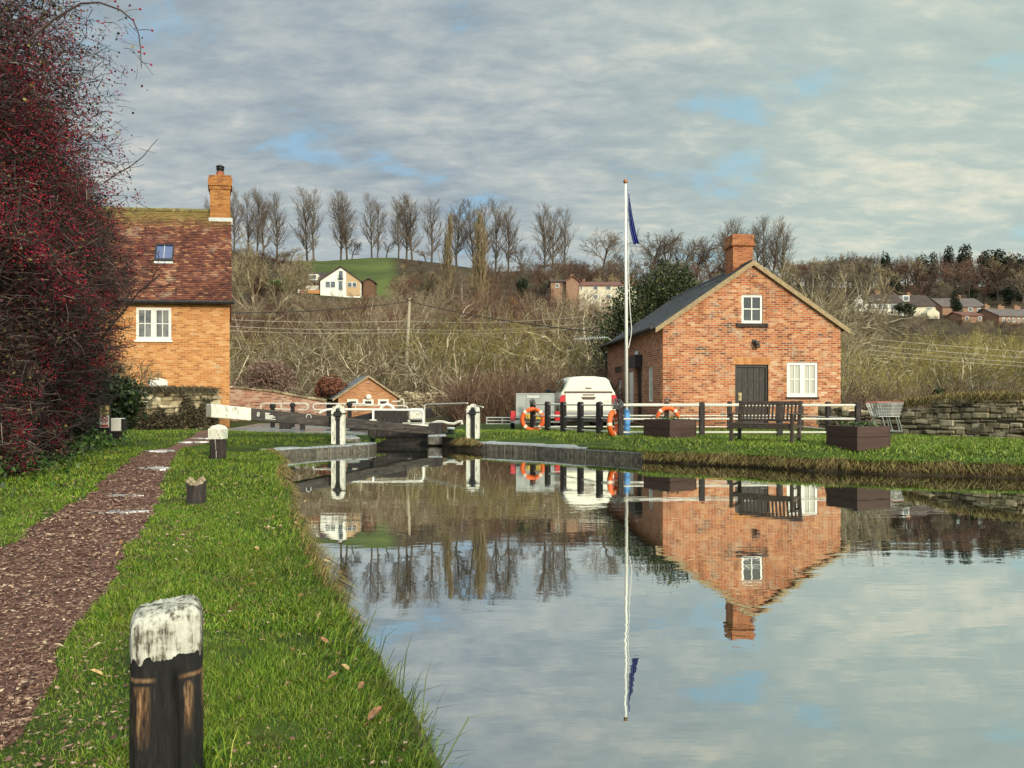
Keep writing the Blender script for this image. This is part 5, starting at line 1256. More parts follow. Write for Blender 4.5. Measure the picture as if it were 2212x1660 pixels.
# ------------------------------------------------------------------ houses on the hillside
MT_CREAM = plain('cream_render', (.62, .56, .42), .85, .06, .5, bump=0); MT_WREND = plain('white_render', (.80, .78, .70), .85, .05, .5, bump=0); MT_TAN = plain('tan_brick', (.52, .36, .20), .9, .12, 3., bump=0)
MT_FROOF = plain('brown_roof', (.062, .042, .036), .9, .3, .8, bump=0); MT_MROOF = plain('maroon_roof', (.16, .07, .055), .9, .25, .8, bump=0); MT_GROOF = plain('grey_brown_roof', (.12, .095, .09), .8, .25, .8, bump=0)
MT_FGLASS = glass('far_glass', (.10, .11, .12), .8, .4)
def far_house(label, px0, px1, y_ridge, y_eave, D, depth, wall, roofm, kind='side', base=None, wins=(), chims=(), rot=0., ov=.25, group=None, gable_x=None, name='house'):
    """kind side: ridge runs along the front; front: gable faces us"""
    cx_ = (px0 + px1) / 2; C0 = at(cx_, HY, D); x0, x1 = (px0 - cx_) / F * D, (px1 - cx_) / F * D
    zz = lambda py: EYE - (py - HY) / F * D; gz = min(h(C0[0], D), zz(y_eave) - 2) if base is None else zz(base)
    root = thing(name, label, 'house', (C0[0], D, gz), group); M = Matrix.Translation((C0[0], D, 0)) @ Matrix.Rotation(RAD(rot), 4, 'Z')
    ze, zr = zz(y_eave), zz(y_ridge); lx = lambda px: (px - cx_) / F * D
    if kind == 'side':
        S = M @ Matrix(((0, 1, 0, 0), (1, 0, 0, 0), (0, 0, 1, 0), (0, 0, 0, 1)))
        MB(S).prism([(0, gz - 2), (depth, gz - 2), (depth, ze), (depth / 2, zr - .15), (0, ze)], x0, x1).build('wall', wall, root)
        r = MB(S).prism([(-ov, ze - .12), (depth / 2, zr), (depth + ov, ze - .12), (depth + ov, ze + .06), (depth / 2, zr + .18), (-ov, ze + .06)], x0 - .2, x1 + .2).build('roof', roofm, root)
    else:
        xm = 0 if gable_x is None else lx(gable_x)
        MB(M).prism([(x0, gz - 2), (x1, gz - 2), (x1, ze), (xm, zr - .15), (x0, ze)], 0, depth).build('wall', wall, root)
        r = MB(M).prism([(x0 - ov, ze - .2), (xm, zr), (x1 + ov, ze - .2), (x1 + ov, ze), (xm, zr + .2), (x0 - ov, ze)], -.3, depth + .2).build('roof', roofm, root)
    for w in wins:
        a, b_, c_, d_ = lx(w[0]), lx(w[1]), zz(w[3]), zz(w[2]); yo = w[4] if len(w) > 4 else 0
        f_ = MB(M).box((a, yo - .08, c_), (b_, yo - .004, d_)).build('window', MT_WHITE, root)
        g_ = MB(M); n = max(1, round((b_ - a) / 1.0)); fwd = .09
        for i in range(n): g_.box((lerp(a, b_, i / n) + fwd, yo - .12, c_ + fwd), (lerp(a, b_, (i + 1) / n) - fwd, yo - .084, d_ - fwd))
        g_.build('pane', MT_FGLASS, f_)
    for c_ in chims:
        yo = depth / 2 if kind == 'side' else 1.5
        cb_ = MB(M).box((lx(c_[0]), yo - .35, zz(c_[3]) - .8), (lx(c_[1]), yo + .35, zz(c_[2]))).box((lx(c_[0]) - .07, yo - .42, zz(c_[2]) - .25), (lx(c_[1]) + .07, yo + .42, zz(c_[2]) - .1)).build('chimney', MT_BR_F, r)
        pt = MB(M)
        for s_ in (-.18, .18): pt.lathe([(.11, 0), (.1, .35)], ((lx(c_[0]) + lx(c_[1])) / 2 + s_, yo, zz(c_[2])), 8)
        pt.build('chimney_pots', plain('pot_clay', (.4, .2, .1), .8, .2, 3., bump=0), cb_)
    root['M'] = [v for row in M for v in row]
    return root, M, lx, zz, r
bung, BM_, blx, bzz, br2 = far_house('white gabled bungalow with brown-roofed side wing on the hillside', 692, 778, 577, 607, 149, 9, MT_WREND, MT_FROOF, 'front', 632, wins=[(703, 725, 608, 622), (731, 741, 607, 628), (731.5, 741.5, 585, 603), (751, 771, 610, 621, -.06)], gable_x=736)
MB(BM_).prism([(blx(748), bzz(640)), (blx(777.6), bzz(640)), (blx(777.6), bzz(607.5)), (blx(748), bzz(586.5))], -.05, -.003).build('tan_brick_wall', MT_TAN, bung)
SB = BM_ @ Matrix(((0, 1, 0, 0), (1, 0, 0, 0), (0, 0, 1, 0), (0, 0, 0, 1)))
MB(SB).prism([(3, bzz(640)), (9, bzz(640)), (9, bzz(608)), (6, bzz(581)), (3, bzz(608))], blx(638), blx(692) - .01).build('wing_wall', MT_BR_F, bung)
wr = MB(SB).prism([(2.3, bzz(609)), (6, bzz(580)), (9.4, bzz(609)), (9.4, bzz(607)), (6, bzz(578.4)), (2.3, bzz(607))], blx(635), blx(718)).build('wing_roof', MT_FROOF, bung)
MB(BM_).box((blx(656), 3.2, bzz(600)), (blx(677), 5.5, bzz(587))).build('dormer', MT_WREND, wr); MB(BM_).box((blx(659), 3.1, bzz(597)), (blx(674), 3.19, bzz(589))).build('dormer_window', MT_FGLASS, wr)
MB(BM_).box((blx(652), 2.8, bzz(626)), (blx(681), 2.99, bzz(613))).build('window', MT_WHITE, bung)
MB(BM_).box((blx(705), 5.4, bzz(592)), (blx(712), 6.2, bzz(573))).build('chimney', MT_BR_F, wr)
MB(BM_).box((blx(633), 3.1, bzz(628)), (blx(641), 5, bzz(610))).build('porch', MT_WREND, bung)
MB(BM_).box((blx(661), .5, bzz(634)), (blx(690), 2.7, bzz(626))).build('deck', plain('orange_deck', (.50, .22, .07), .8, .2, 3., bump=0), bung)
MB(BM_).tube([(blx(731), -.5, bzz(600)), (blx(742), -.5, bzz(600))], .04, 5).tube([(blx(731), -.5, bzz(596)), (blx(742), -.5, bzz(596))], .04, 5).box((blx(731), -.55, bzz(603.6)), (blx(742), -.005, bzz(602.6))).build('balcony', MT_BLACK, bung)
far_house('brown timber shed just right of the white bungalow', 785, 808, 603, 609, 150, 3, plain('shed_timber', (.15, .08, .045), .9, .25, 3., bump=0), MT_FROOF, 'front', 624, name='garden_shed')
far_house('old brick house with a small gable joined to the cream terrace', 1190, 1250, 600, 609, 140, 7, MT_BR_F, MT_FROOF, 'side', 650, wins=[(1200, 1208, 613, 622), (1231, 1238.5, 612, 625, -.9), (1231, 1238, 633, 645, -.9)], chims=[(1236, 1242, 590, 600)])
bh = bpy.data.objects['house']
o_, M_, lx_, zz_, r_ = far_house('narrow brick gable end standing left of the cream terrace', 1223, 1250, 597, 608, 138.9, 1.0, MT_BR_F, MT_MROOF, 'front', 650)
far_house('long cream rendered terrace under a maroon roof, partly hidden by the dark evergreen', 1251, 1376, 605, 617, 140, 7, MT_CREAM, MT_MROOF, 'side', 652, wins=[(1253, 1259, 618, 627), (1281, 1292, 618, 627), (1308, 1320, 618, 627), (1337, 1348, 619, 628), (1281, 1292, 637, 646), (1308, 1320, 637, 646)], chims=[(1262, 1266, 600, 606)], name='terrace')
far_house('dark-roofed white and tile-hung house with a tall brick chimney on the hillside', 1868, 1953, 631, 655, 150, 8, MT_WREND, MT_FROOF, 'side', 690, wins=[(1896, 1916, 657, 669), (1923, 1951, 657, 669), (1939, 1949, 677, 689), (1874, 1890, 657, 668), (1895, 1910, 677, 688)], chims=[(1910, 1921, 624, 636)])
hB, MBx, lxB, zzB, rB = far_house('cream house with a brown roof and flat dormer next to the dark-roofed house', 1955, 2021, 634, 662, 151, 8, MT_CREAM, MT_FROOF, 'side', 690, wins=[(2001, 2016, 664, 671), (1962, 1972, 672, 682)], chims=[(1981, 1988, 629, 638)])
MB(MBx).box((lxB(1956), 1.0, zzB(650)), (lxB(1970), 3, zzB(637))).build('dormer', MT_WREND, rB); MB(MBx).box((lxB(1958), .9, zzB(648)), (lxB(1968), .99, zzB(639))).build('dormer_window', MT_FGLASS, rB)
MB(MBx).prism([(lxB(1990), zzB(692)), (lxB(2016), zzB(692)), (lxB(2016), zzB(678)), (lxB(2003), zzB(668)), (lxB(1990), zzB(678))], -2.2, -.01).build('porch', MT_CREAM, hB)
far_house('white gabled house half hidden by bare trees at the brick house verge', 1846, 1865, 634, 650, 140, 6, MT_WREND, MT_FROOF, 'front', 690, wins=[(1851, 1859, 655, 664), (1851, 1859, 672, 682)])
far_house('red brick terrace with a grey roof and a pale rooflight on the right hillside', 2036, 2128, 641, 663, 155, 8, MT_BR_F, MT_GROOF, 'side', 690, wins=[(2068, 2077, 665, 673), (2091, 2101, 665, 673), (2110, 2118, 666, 674)], chims=[(2087, 2098, 633, 645)], name='terrace')
hD, MD, lxD, zzD, rD = far_house('red brick terrace with rows of white windows lowest on the right hillside', 2150, 2290, 664, 684, 145, 8, MT_BR_F, MT_GROOF, 'side', 720, rot=9, wins=[(2157 + 12.5 * i, 2163 + 12.5 * i, y0, y0 + 9) for i in range(9) for y0 in (688, 703)], chims=[(2152, 2163, 656, 668), (2184, 2200, 657, 668), (2225, 2240, 657, 668)], name='terrace')
far_house('low brick cottage at the foot of the red brick terraces', 2078, 2122, 672, 682, 146, 6, MT_BR_F, MT_MROOF, 'side', 705, wins=[(2113, 2120, 684, 693), (2085, 2092, 684, 693)], name='house')
tw_ = thing('garden_wall', 'low brick garden wall with piers below the dark-roofed house', 'wall', (*at(1920, 700, 143)[:2], 15))
MB().box(at(1876, 714, 143), at(1966, 702, 143) + np.array([0, .4, 0])).build('brickwork', MT_BR_F, tw_)
pp = MB()
for px in range(1876, 1970, 15): pp.box(at(px, 714, 142.95), at(px + 4, 698, 142.95) + np.array([0, .5, 0]))
pp.build('piers', plain('pale_piers', (.5, .42, .34), .9, .1, 2., bump=0), tw_)
# ------------------------------------------------------------------ mooring posts on the left bank
m, t, b, _ = new_mat('bollard_timber'); P = obj_pos(t); x_, y_, z_ = t.sep(P)
fib = t.noise(t.scalev(P, (1, 1, .16)), 42., 6, .65); fib2 = t.noise(t.scalev(P, (1, 1, .10)), 110., 5, .7); blot = t.noise(P, 16., 6, .65)
drip = t.math('MULTIPLY', t.math('POWER', t.noise(t.comb(x_, y_, 0.), 33., 2, .5), 3.), .10)
edge = t.math('SUBTRACT', t.math('ADD', .448, t.math('MULTIPLY', t.math('SUBTRACT', t.noise(t.comb(x_, y_, 0.), 12., 3), .5), .03)), drip)
paint = t.math('GREATER_THAN', z_, edge)
crack = t.math('ADD', t.math('MULTIPLY', fib, .6), t.math('MULTIPLY', fib2, .5))
wear = t.mapr(t.math('ADD', crack, t.math('MULTIPLY', t.math('SUBTRACT', blot, .5), .7)), .45, .57)
white = t.mix(wear, (.085, .072, .055), t.ramp(t.math('ADD', t.math('MULTIPLY', blot, .6), t.math('MULTIPLY', fib, .4)), [(.3, (.22, .20, .15)), (.47, (.42, .40, .33)), (.62, (.62, .61, .54)), (.8, (.70, .70, .64))]))
# rope-worn bare timber: two patches below the paint
def patch(cx, w, z0, z1):
    a = t.mapr(t.math('ABSOLUTE', t.math('SUBTRACT', t.math('ADD', x_, t.math('MULTIPLY', t.math('SUBTRACT', fib, .5), .05)), cx)), w, w * .35)
    return t.math('MULTIPLY', a, t.math('MULTIPLY', t.mapr(z_, z0, z0 + .11), t.mapr(z_, z1, z1 - .012)))
bare = t.math('MAXIMUM', t.math('MAXIMUM', patch(-.072, .028, .15, .355), patch(.062, .018, .17, .355)), t.math('MAXIMUM', patch(.112, .013, .16, .40), patch(-.118, .012, -.1, .30)))
ring_ = t.math('MULTIPLY', t.math('MULTIPLY', t.mapr(t.math('ABSOLUTE', t.math('SUBTRACT', z_, t.math('ADD', .366, t.math('MULTIPLY', t.math('ABSOLUTE', x_), .06)))), .010, .002), t.mapr(t.math('ABSOLUTE', x_), .028, .05)), .7)
bare = t.math('MULTIPLY', bare, t.mapr(crack, .42, .60, .0, 1.))
blk = t.ramp(crack, [(.35, (.004, .004, .004)), (.58, (.011, .010, .010)), (.76, (.04, .034, .029))])
brown = t.ramp(t.math('ADD', crack, t.math('MULTIPLY', blot, .25)), [(.45, (.07, .03, .014)), (.62, (.17, .085, .038)), (.8, (.36, .22, .115))])
c = t.mix(t.math('MAXIMUM', bare, ring_), blk, brown); c = t.mix(paint, c, white)
t.put(b.inputs['Base Color'], c); t.put(b.inputs['Roughness'], t.mapr(crack, .35, .7, .55, .85)); b.inputs['Specular IOR Level'].default_value = .3
t.put(b.inputs['Normal'], t.bump(t.math('ADD', crack, t.math('MULTIPLY', paint, .12)), .75, .012))
MT_BOLL = m
bx_, by_ = (361 - CX) / F * 2.43, 2.43; bz = h(bx_, by_)
post = thing('mooring_post', 'big square mooring post with flaking white top and rope-worn black timber', 'bollard', (bx_, by_, bz))
def bollard_mesh(w, top, tilt=.012, n=26, nz=70, groove=True, seed=1):
    rng = np.random.default_rng(seed); vs = []; fs = []
    zs = list(np.linspace(-.25, top - .05, nz)) + [top - .05 + .05 * math.sin(a) for a in np.linspace(.2, 1.45, 8)]
    for z in zs:
        sh = 1.0; k = (z - (top - .05)) / .05
        if k > 0: sh = 1 - .30 * (1 - math.sqrt(max(0, 1 - k * k))) 
        for i in range(4 * n):
            s, u = divmod(i, n); u = (u / n) * 2 - 1
            px, py = [(u, -1), (1, u), (-u, 1), (-1, -u)][s]
            e = 4.6; l = (abs(px) ** e + abs(py) ** e) ** (-1 / e); px, py = px * l, py * l
            wob = 1 + .012 * math.sin(z * 9 + i * .4) + .008 * math.sin(i * 1.7) + .01 * math.sin(z * 23 + i)
            r = w / 2 * sh * wob
            x, y = px * r, py * r
            if groove and y < 0 and z < .40:
                gx = .022 + .006 * math.sin(z * 9); d_ = abs(x - gx)
                if d_ < .009: y += .03 * (1 - d_ / .009) * min(1, (.40 - z) / .06)
            vs.append((x, y, z + (tilt * x / w * 2 if z > .3 else 0) + (rng.normal(0, .0025) if k > .5 else 0)))
    N = 4 * n
    for j in range(len(zs) - 1):
        for i in range(N): fs.append((j * N + i, j * N + (i + 1) % N, j * N + N + (i + 1) % N, j * N + N + i))
    b0 = (len(zs) - 1) * N; vs.append((0, 0, top + .004)); fs += [(b0 + i, b0 + (i + 1) % N, len(vs) - 1) for i in range(N)]
    return vs, fs
vs, fs = bollard_mesh(.214, .575)
body = MB().add(vs, fs); body.v = [v + Vector(OFF[post]) for v in body.v]
bo = body.build('post_timber', MT_BOLL, post, True); post.rotation_euler = (0, 0, RAD(25))
# tufts at its foot
rgb = np.random.default_rng(88); n = 240; a = rgb.uniform(0, TAU, n); rr = rgb.uniform(.11, .19, n)
blades('grass_tuft', bx_ + np.cos(a) * rr, by_ + np.sin(a) * rr, rgb.uniform(.06, .15, n), np.full(n, .005), 1.0, MT_GRASS, rgb)

x2, y2 = G(471, 992); 
p2 = thing('mooring_post', 'black mooring post with pointed white cap standing near the white beam end', 'bollard', (x2, y2, h(x2, y2)))
w2 = 30 / F * y2; t2 = 75 / F * y2
pb = MB().box((x2 - w2 * .46, y2 - w2 * .46, h(x2, y2) - .2), (x2 + w2 * .46, y2 + w2 * .46, h(x2, y2) + t2 * .58), None, .03); pb.build('post_timber', MT_BLACKW, p2)
q = MB(Matrix.Translation((x2, y2, h(x2, y2)))); ww = w2 * .5
q.add([(-ww, -ww, t2 * .582), (ww, -ww, t2 * .582), (ww, ww, t2 * .582), (-ww, ww, t2 * .582), (-ww * 1.03, -ww * 1.03, t2 * .86), (ww * 1.03, -ww * 1.03, t2 * .86), (ww * 1.03, ww * 1.03, t2 * .86), (-ww * 1.03, ww * 1.03, t2 * .86), (-ww * .72, -ww * .72, t2 * .95), (ww * .72, -ww * .72, t2 * .95), (ww * .72, ww * .72, t2 * .95), (-ww * .72, ww * .72, t2 * .95), (0, 0, t2)],
      [(3, 2, 1, 0)] + [(i, (i + 1) % 4, (i + 1) % 4 + 4, i + 4) for i in range(4)] + [(i + 4, (i + 1) % 4 + 4, (i + 1) % 4 + 8, i + 8) for i in range(4)] + [(8 + i, 8 + (i + 1) % 4, 12) for i in range(4)])
q.build('white_cap', MT_WHITE2, p2)
MB().add([(x2 - .012, y2 - w2 * .47, h(x2, y2) + t2 * .58), (x2 - .002, y2 - w2 * .47, h(x2, y2) + t2 * .58), (x2 + .006, y2 - w2 * .47, h(x2, y2) + t2 * .28), (x2 + .002, y2 - w2 * .47, h(x2, y2) + t2 * .28)], [(0, 1, 2, 3)]).box((x2 + .012, y2 - w2 * .475, h(x2, y2) + .02), (x2 + .018, y2 - w2 * .461, h(x2, y2) + t2 * .25)).build('paint_drip', MT_WHITE2, p2)
x3, y3 = G(424, 1089); h3 = h(x3, y3); w3 = 19 / F * y3; t3 = 51 / F * y3
p3 = thing('mooring_stump', 'short rotten black stump with a broken pale top beside the towpath', 'stump', (x3, y3, h3))
rgs = np.random.default_rng(9); vs, fs = [], []; N = 22
for z, s in [(-.2, .92), (0, .94), (t3 * .4, .96), (t3 * .8, 1.0), (t3 * .9, 1.0)]:
    for i in range(N):
        a = TAU * i / N; e = (abs(math.cos(a)) ** 3.4 + abs(math.sin(a)) ** 3.4) ** (-1 / 3.4); r = w3 * s * e * (1 + .03 * math.sin(i * 2.3))
        vs.append((x3 + math.cos(a) * r, y3 + math.sin(a) * r, h3 + z + (0 if z < t3 * .85 else .03 * math.sin(a * 2 + 1) + rgs.normal(0, .008))))
for j in range(4):
    for i in range(N): fs.append((j * N + i, j * N + (i + 1) % N, j * N + N + (i + 1) % N, j * N + N + i))
MB().add(vs, fs).build('post_timber', MT_BLACKW, p3)
tv = vs[-N:]; ring = [tuple(v) for v in tv]; vs2 = list(ring); f2 = []
for k, s in enumerate((.72, .4)):
    for i in range(N): v = ring[i]; vs2.append((lerp(x3, v[0], s), lerp(y3, v[1], s), v[2] + .015 + rgs.uniform(-.03, .035)))
vs2.append((x3, y3, h3 + t3 * .95))
for k in range(2):
    for i in range(N): f2.append((k * N + i, k * N + (i + 1) % N, k * N + N + (i + 1) % N, k * N + N + i))
f2 += [(2 * N + i, 2 * N + (i + 1) % N, 3 * N) for i in range(N)]
MB().add(vs2, f2).build('rotten_top', plain('rotten_wood', (.46, .36, .22), .9, .35, 30., dark=(.06, .045, .03), darkamt=.6, bump=.8), p3)

# ------------------------------------------------------------------ lock gate and its balance beam
gate = thing('lock_gate', 'black timber lock gate with a long balance beam, white beam end and white handrail', 'lock gate', (-3.3, 22.6, 0))
PLW = np.array([-7.17, 17.5]); PRW = np.array([-2.42, 22.35]); bd = PRW - PLW; BL = np.linalg.norm(bd); bd /= BL; bn = np.array([bd[1], -bd[0]])
def beam(s0, s1, name, mat, wd=.30, parent=gate, grow_=0.):
    vs = []
    for s in (s0, s1):
        f = s / BL; zt = lerp(1.28, .555, f) + grow_; zb = lerp(.965, .315, f) - grow_; ww = lerp(wd, wd * .9, f) + grow_ * 2
        p = PLW + bd * s
        for (o_, z) in ((1, zb), (1, zt), (-1, zt), (-1, zb)):
            q_ = p + bn * o_ * ww / 2; vs.append((*q_, z))
    mbx = MB().add(vs, [(0, 1, 2, 3), (7, 6, 5, 4), (0, 4, 5, 1), (1, 5, 6, 2), (2, 6, 7, 3), (3, 7, 4, 0)])
    o = mbx.build(name, mat, parent)
    md = o.modifiers.new('bevel', 'BEVEL'); md.width = .018; md.segments = 2
    return o
MT_BEAM = plain('tarred_beam', (.030, .024, .022), .55, .45, 3., dark=(.085, .07, .058), darkamt=.5, stretch=(.4, .4, 3.), bump=.3)
W0 = .145 * BL
bm = beam(W0, BL, 'balance_beam', MT_BEAM); beam(0, W0 + .004, 'white_beam_end', MT_WHITE2, grow_=.004)
# stencilled number and small lettering on the beam, facing us
fang = math.atan2(bd[1], bd[0]); slope = math.atan2(.555 - 1.28, BL)
def on_beam(s, dz=0.):
    f = s / BL; p = PLW + bd * s + bn * (.1555 - .015 * f); return Matrix.Translation((p[0], p[1], lerp(1.1225, .435, f) + dz)) @ Matrix.Rotation(fang, 4, 'Z') @ Matrix.Rotation(-slope, 4, 'Y')
def text(name, body_, size, M, mat, parent, ext=.002, align='CENTER'):
    cu_ = bpy.data.curves.new(name, 'FONT'); cu_.body = body_; cu_.size = size; cu_.extrude = ext; cu_.align_x = align; cu_.align_y = 'CENTER'
    tmp = bpy.data.objects.new(name, cu_); C.objects.link(tmp); dg = bpy.context.evaluated_depsgraph_get(); me = bpy.data.meshes.new_from_object(tmp.evaluated_get(dg))
    C.objects.unlink(tmp); bpy.data.objects.remove(tmp)
    MM = M @ Matrix.Rotation(RAD(90), 4, 'X'); off = Vector(OFF.get(parent, np.zeros(3)))
    for v in me.vertices: v.co = MM @ v.co - off
    return link(name, me, mat, parent)
def sbeam(px):  # where along the beam a picture column falls
    k = (px - CX) / F; return (k * PLW[1] - PLW[0]) / (bd[0] - k * bd[1])
text('number', '8', .15, on_beam(sbeam(551.5), .01), MT_WHITE, gate)
lt_ = MB()
for i, (s0_, s1_, dz) in enumerate([(566.5, 577, .062), (566.5, 574, .040), (566.5, 584, .010), (566.5, 588, -.018), (566.5, 582, -.046), (566.5, 588.5, -.074)]):
    M = on_beam(sbeam(s0_), dz); lt_.box((0, -.003, -.008), (sbeam(s1_) - sbeam(s0_), .004, .008), M)
lt_.build('lettering', MT_WHITE, gate)
# iron strap, bolts and ring on the beam
ib = MB()
for px in (806, 868): ib.lathe([(.035, -.02), (.035, .02), (.02, .03)], n=10, M=on_beam(sbeam(px)) @ Matrix.Rotation(RAD(90), 4, 'X'))
ib.build('bolts', MT_IRON, gate)
rb = MB(); MR = on_beam(sbeam(659), .06); rb.tube([MR @ Vector((.07 * math.cos(a), -.03, .07 * math.sin(a))) for a in np.linspace(-.2, math.pi + .2, 10)], .012, 6).build('lifting_ring', MT_LEAD, gate)
# gate leaf: heel and mitre posts, rails, planking
gb = MB().box((-4.40, 22.6, -.6), (-4.14, 22.9, .50), None, .02).box((-2.52, 22.45, -.6), (-2.14, 22.95, .66), None, .02).box((-4.14, 22.62, .22), (-2.52, 22.88, .44), None, .02).box((-4.14, 22.62, -.03), (-2.52, 22.86, .10), None, .02)
gb.build('gate_frame', MT_BLACKW, gate)
pk_ = MB(); xs = np.linspace(-4.14, -2.52, 9)
for i in range(8): pk_.box((xs[i] + .004, 22.70 + .006 * (i % 2), -.6), (xs[i + 1] - .004, 22.78, .42))
MT_WETW = plain('wet_planking', (.085, .06, .04), .45, .4, 4., dark=(.03, .025, .02), darkamt=.4, stretch=(1, 1, .3), bump=.4)
pk_.build('planking', MT_WETW, gate)
q0, q1 = at(808, 911, 23.6), at(880, 883, 23.6)
MB().box((q0[0], 23.52, q0[2] - .5), (q1[0], 23.6, q1[2]), None, .008).box((q0[0] - .02, 23.6, q0[2] - .4), (q0[0] + .08, 23.7, q1[2] - .02)).build('upper_planking', MT_BLACKW, gate)
q0, q1 = at(756, 904, 23.9), at(806, 891, 23.9)
MB().prism([(q0[0], q0[2] - .4), (q1[0], q0[2] - .4), (q1[0], q1[2]), (q0[0], q0[2] + .02)], 23.85, 23.98).build('side_plank', MT_IRON, gate)
hr_pts = [(690, 893), (698, 888), (706, 885.5), (716, 884.6), (743, 885), (820, 885.6), (906, 886.4), (911.5, 888), (914, 892), (914, 920)]
MB().tube([at(x, y, 22.25 if x > 700 else 22.1) for x, y in hr_pts], .034, 8).tube([at(806, 885.6, 22.25), at(806, 908, 21.9)], .032, 8).box(at(799, 909, 21.9) - np.array([0, .05, 0]), at(813, 906.6, 21.9) + np.array([0, .05, 0])).box(at(906, 921.5, 22.25) - np.array([0, .06, 0]), at(924, 918.5, 22.25) + np.array([0, .06, 0])).build('handrail', MT_WHITE, gate)
MB().box((-3.4, 22.95, .62), (-2.2, 23.3, .66)).build('footboard', plain('grey_footboard', (.40, .39, .34), .7, .2, 4.), gate)

def paddle_post(label, px, py_base, D, w, top_py, rz):
    x = (px - CX) / F * D; z0 = h(x, D); zt = EYE - (top_py - HY) / F * D - z0
    root = thing('paddle_post', label, 'paddle post', (x, D, z0), 'white paddle posts beside the lock gate'); M = Matrix.Translation((x, D, z0)) @ Matrix.Rotation(rz, 4, 'Z')
    pl_ = MB(M); a = w / 2
    for s in (-1, 1):
        x0, x1 = (s * a, s * (a - .115))
        pr_ = [(x0, -.2), (x1, -.2), (x1, zt - .03), (x0 - s * .045, zt - .03) , (x0, zt - .13)]
        pl_.prism(pr_, -.10, .10)
    ob = pl_.build('side_timbers', MT_WHITE2, root)
    # rounded head block joining the two timbers
    MB(M).prism([(-a + .10, zt - .20), (a - .10, zt - .20), (a - .105, zt - .02), (.04, zt + .02), (-.04, zt + .02), (-a + .105, zt - .02)], -.07, .09).build('head_block', MT_WHITE2, root)
    MB(M).box((-.045, -.09, -.2), (.045, -.02, zt - .24)).build('rack_bar', MT_IRON, root)
    g_ = MB(M).box((-.10, -.15, zt - .30), (.10, -.075, zt - .16), None, .02).box((-.065, -.13, zt - .40), (.065, -.078, zt - .30), None, .015)
    g_.lathe([(.06, -.03), (.06, .03)], n=14, M=M @ Matrix.Translation((0, -.17, zt - .2)) @ Matrix.Rotation(RAD(90), 4, 'X')) if False else None
    g_.tube([M @ Vector((-.22, -.12, zt - .25)), M @ Vector((.26, -.12, zt - .22))], .016, 6) if False else None
    g_.tube([(-.16, -.11, zt - .25), (.24, -.11, zt - .21)], .018, 6).lathe([(.055, 0), (.06, .03), (.04, .07), (.02, .09)], (0, -.10, zt - .16), 10)
    g_.build('paddle_gear', MT_IRON, root)
    return root
paddle_post('white paddle post with black gear on the turf in front of the balance beam', 731, 952, 19.55, .34, 876, RAD(4))
paddle_post('white paddle post with black gear on the far side, right of the lock gate', 1022, 949, 21.3, .37, 874.5, RAD(-6))
mb_x, mb_y = G(974, 937.5); mo = thing('mooring_bollard', 'small black iron mooring bollard with a white top near the lock gate', 'bollard', (mb_x, mb_y, h(mb_x, mb_y)))
hz0 = h(mb_x, mb_y); MB().lathe([(.17, 0), (.17, .03), (.09, .05), (.075, .13)], (mb_x, mb_y, hz0), 14).build('base', MT_IRON, mo); MB().lathe([(.10, .13), (.125, .15), (.125, .19), (.10, .20)], (mb_x, mb_y, hz0), 14).build('white_cap', MT_WHITE, mo)

MT_RAIL = plain('rail_paint', (.60, .575, .50), .5, .12, 6., dark=(.32, .28, .22), darkamt=.15, bump=.05)
# rails, beams and odds and ends below the lock
def rail(name, label, runs, r, mat=None, cat='handrail'):
    p0 = at(*runs[0][0]); root = thing(name, label, cat, tuple(p0)); mbx = MB()
    for run in runs: mbx.tube([at(*p) for p in run], r, 7)
    mbx.build('rails', mat or MT_RAIL, root); return root
def arc(cx, cy, rx, ry, a0, a1, D, n=8): return [(cx + rx * math.cos(a), cy + ry * math.sin(a), D) for a in np.linspace(a0, a1, n)]
rail('handrail', 'white tubular lock rail with a hooked end above the balance beam', [[(563, 887, 29), (564, 873, 29), (568, 872, 29), (655, 872, 29)] + arc(657, 879, 9, 7, -1.4, 1.5, 29) + [(648, 886, 29), (643, 887, 29)], [(607, 872, 29), (607, 884, 29)], [(592, 884, 29), (628, 885, 29)]], .03)
rail('handrail', 'white tubular lock rail curling round to the left of the small brick hut', [[(700, 888, 27.5), (690, 886, 27.5)] + arc(685, 879, 9, 7, 1.6, 4.5, 27.5) + [(700, 872.5, 27.5), (790, 873.5, 27.5)], [(745, 873, 27.5), (745, 884, 27.5)]], .03)
rail('handrail', 'thin white lock rail in front of the hut vents', [[(765, 876, 31), (870, 877, 31), (879, 879, 31), (881, 884, 31)], [(768, 876, 31), (768, 890, 31)], [(846, 868, 31)] + arc(868, 868, 4.5, 5, -3.1, 0, 31) + [(872.5, 880, 31)]], .03)
rail('handrail', 'long thin pale rail running to the paddle post on the far side of the lock', [[(917, 922, 24.3), (917, 877, 24.3), (922, 874, 24.3), (1010, 871.5, 22)], [(1030, 878, 21), (1044, 880, 20.5)]], .022)
rail('handrail', 'white kinked rail low over the lock beyond the gate', [[(882, 908, 23.8), (886, 918, 23.8), (905, 919.5, 23.8), (930, 916, 23.8), (945, 911, 23.8), (957, 911.5, 23.8), (968, 915, 23.8), (980, 916, 23.8), (992, 911, 23.8), (997, 910, 23.8), (998, 917, 23.8)], [(884, 921, 23.8), (925, 921, 23.8)]], .045)
q = at(836, 884, 27.)
wr_ = thing('lifebuoy', 'white lifebuoy standing half hidden behind the gate handrail', 'lifebuoy', tuple(q)); MB().tube([(q[0] + .26 * math.cos(a), q[1], q[2] - .1 + .26 * math.sin(a)) for a in np.linspace(0, TAU, 24)[:-1]], .055, 8, closed=True).build('ring', MT_WHITE, wr_)
q = at(897, 895, 26.5)
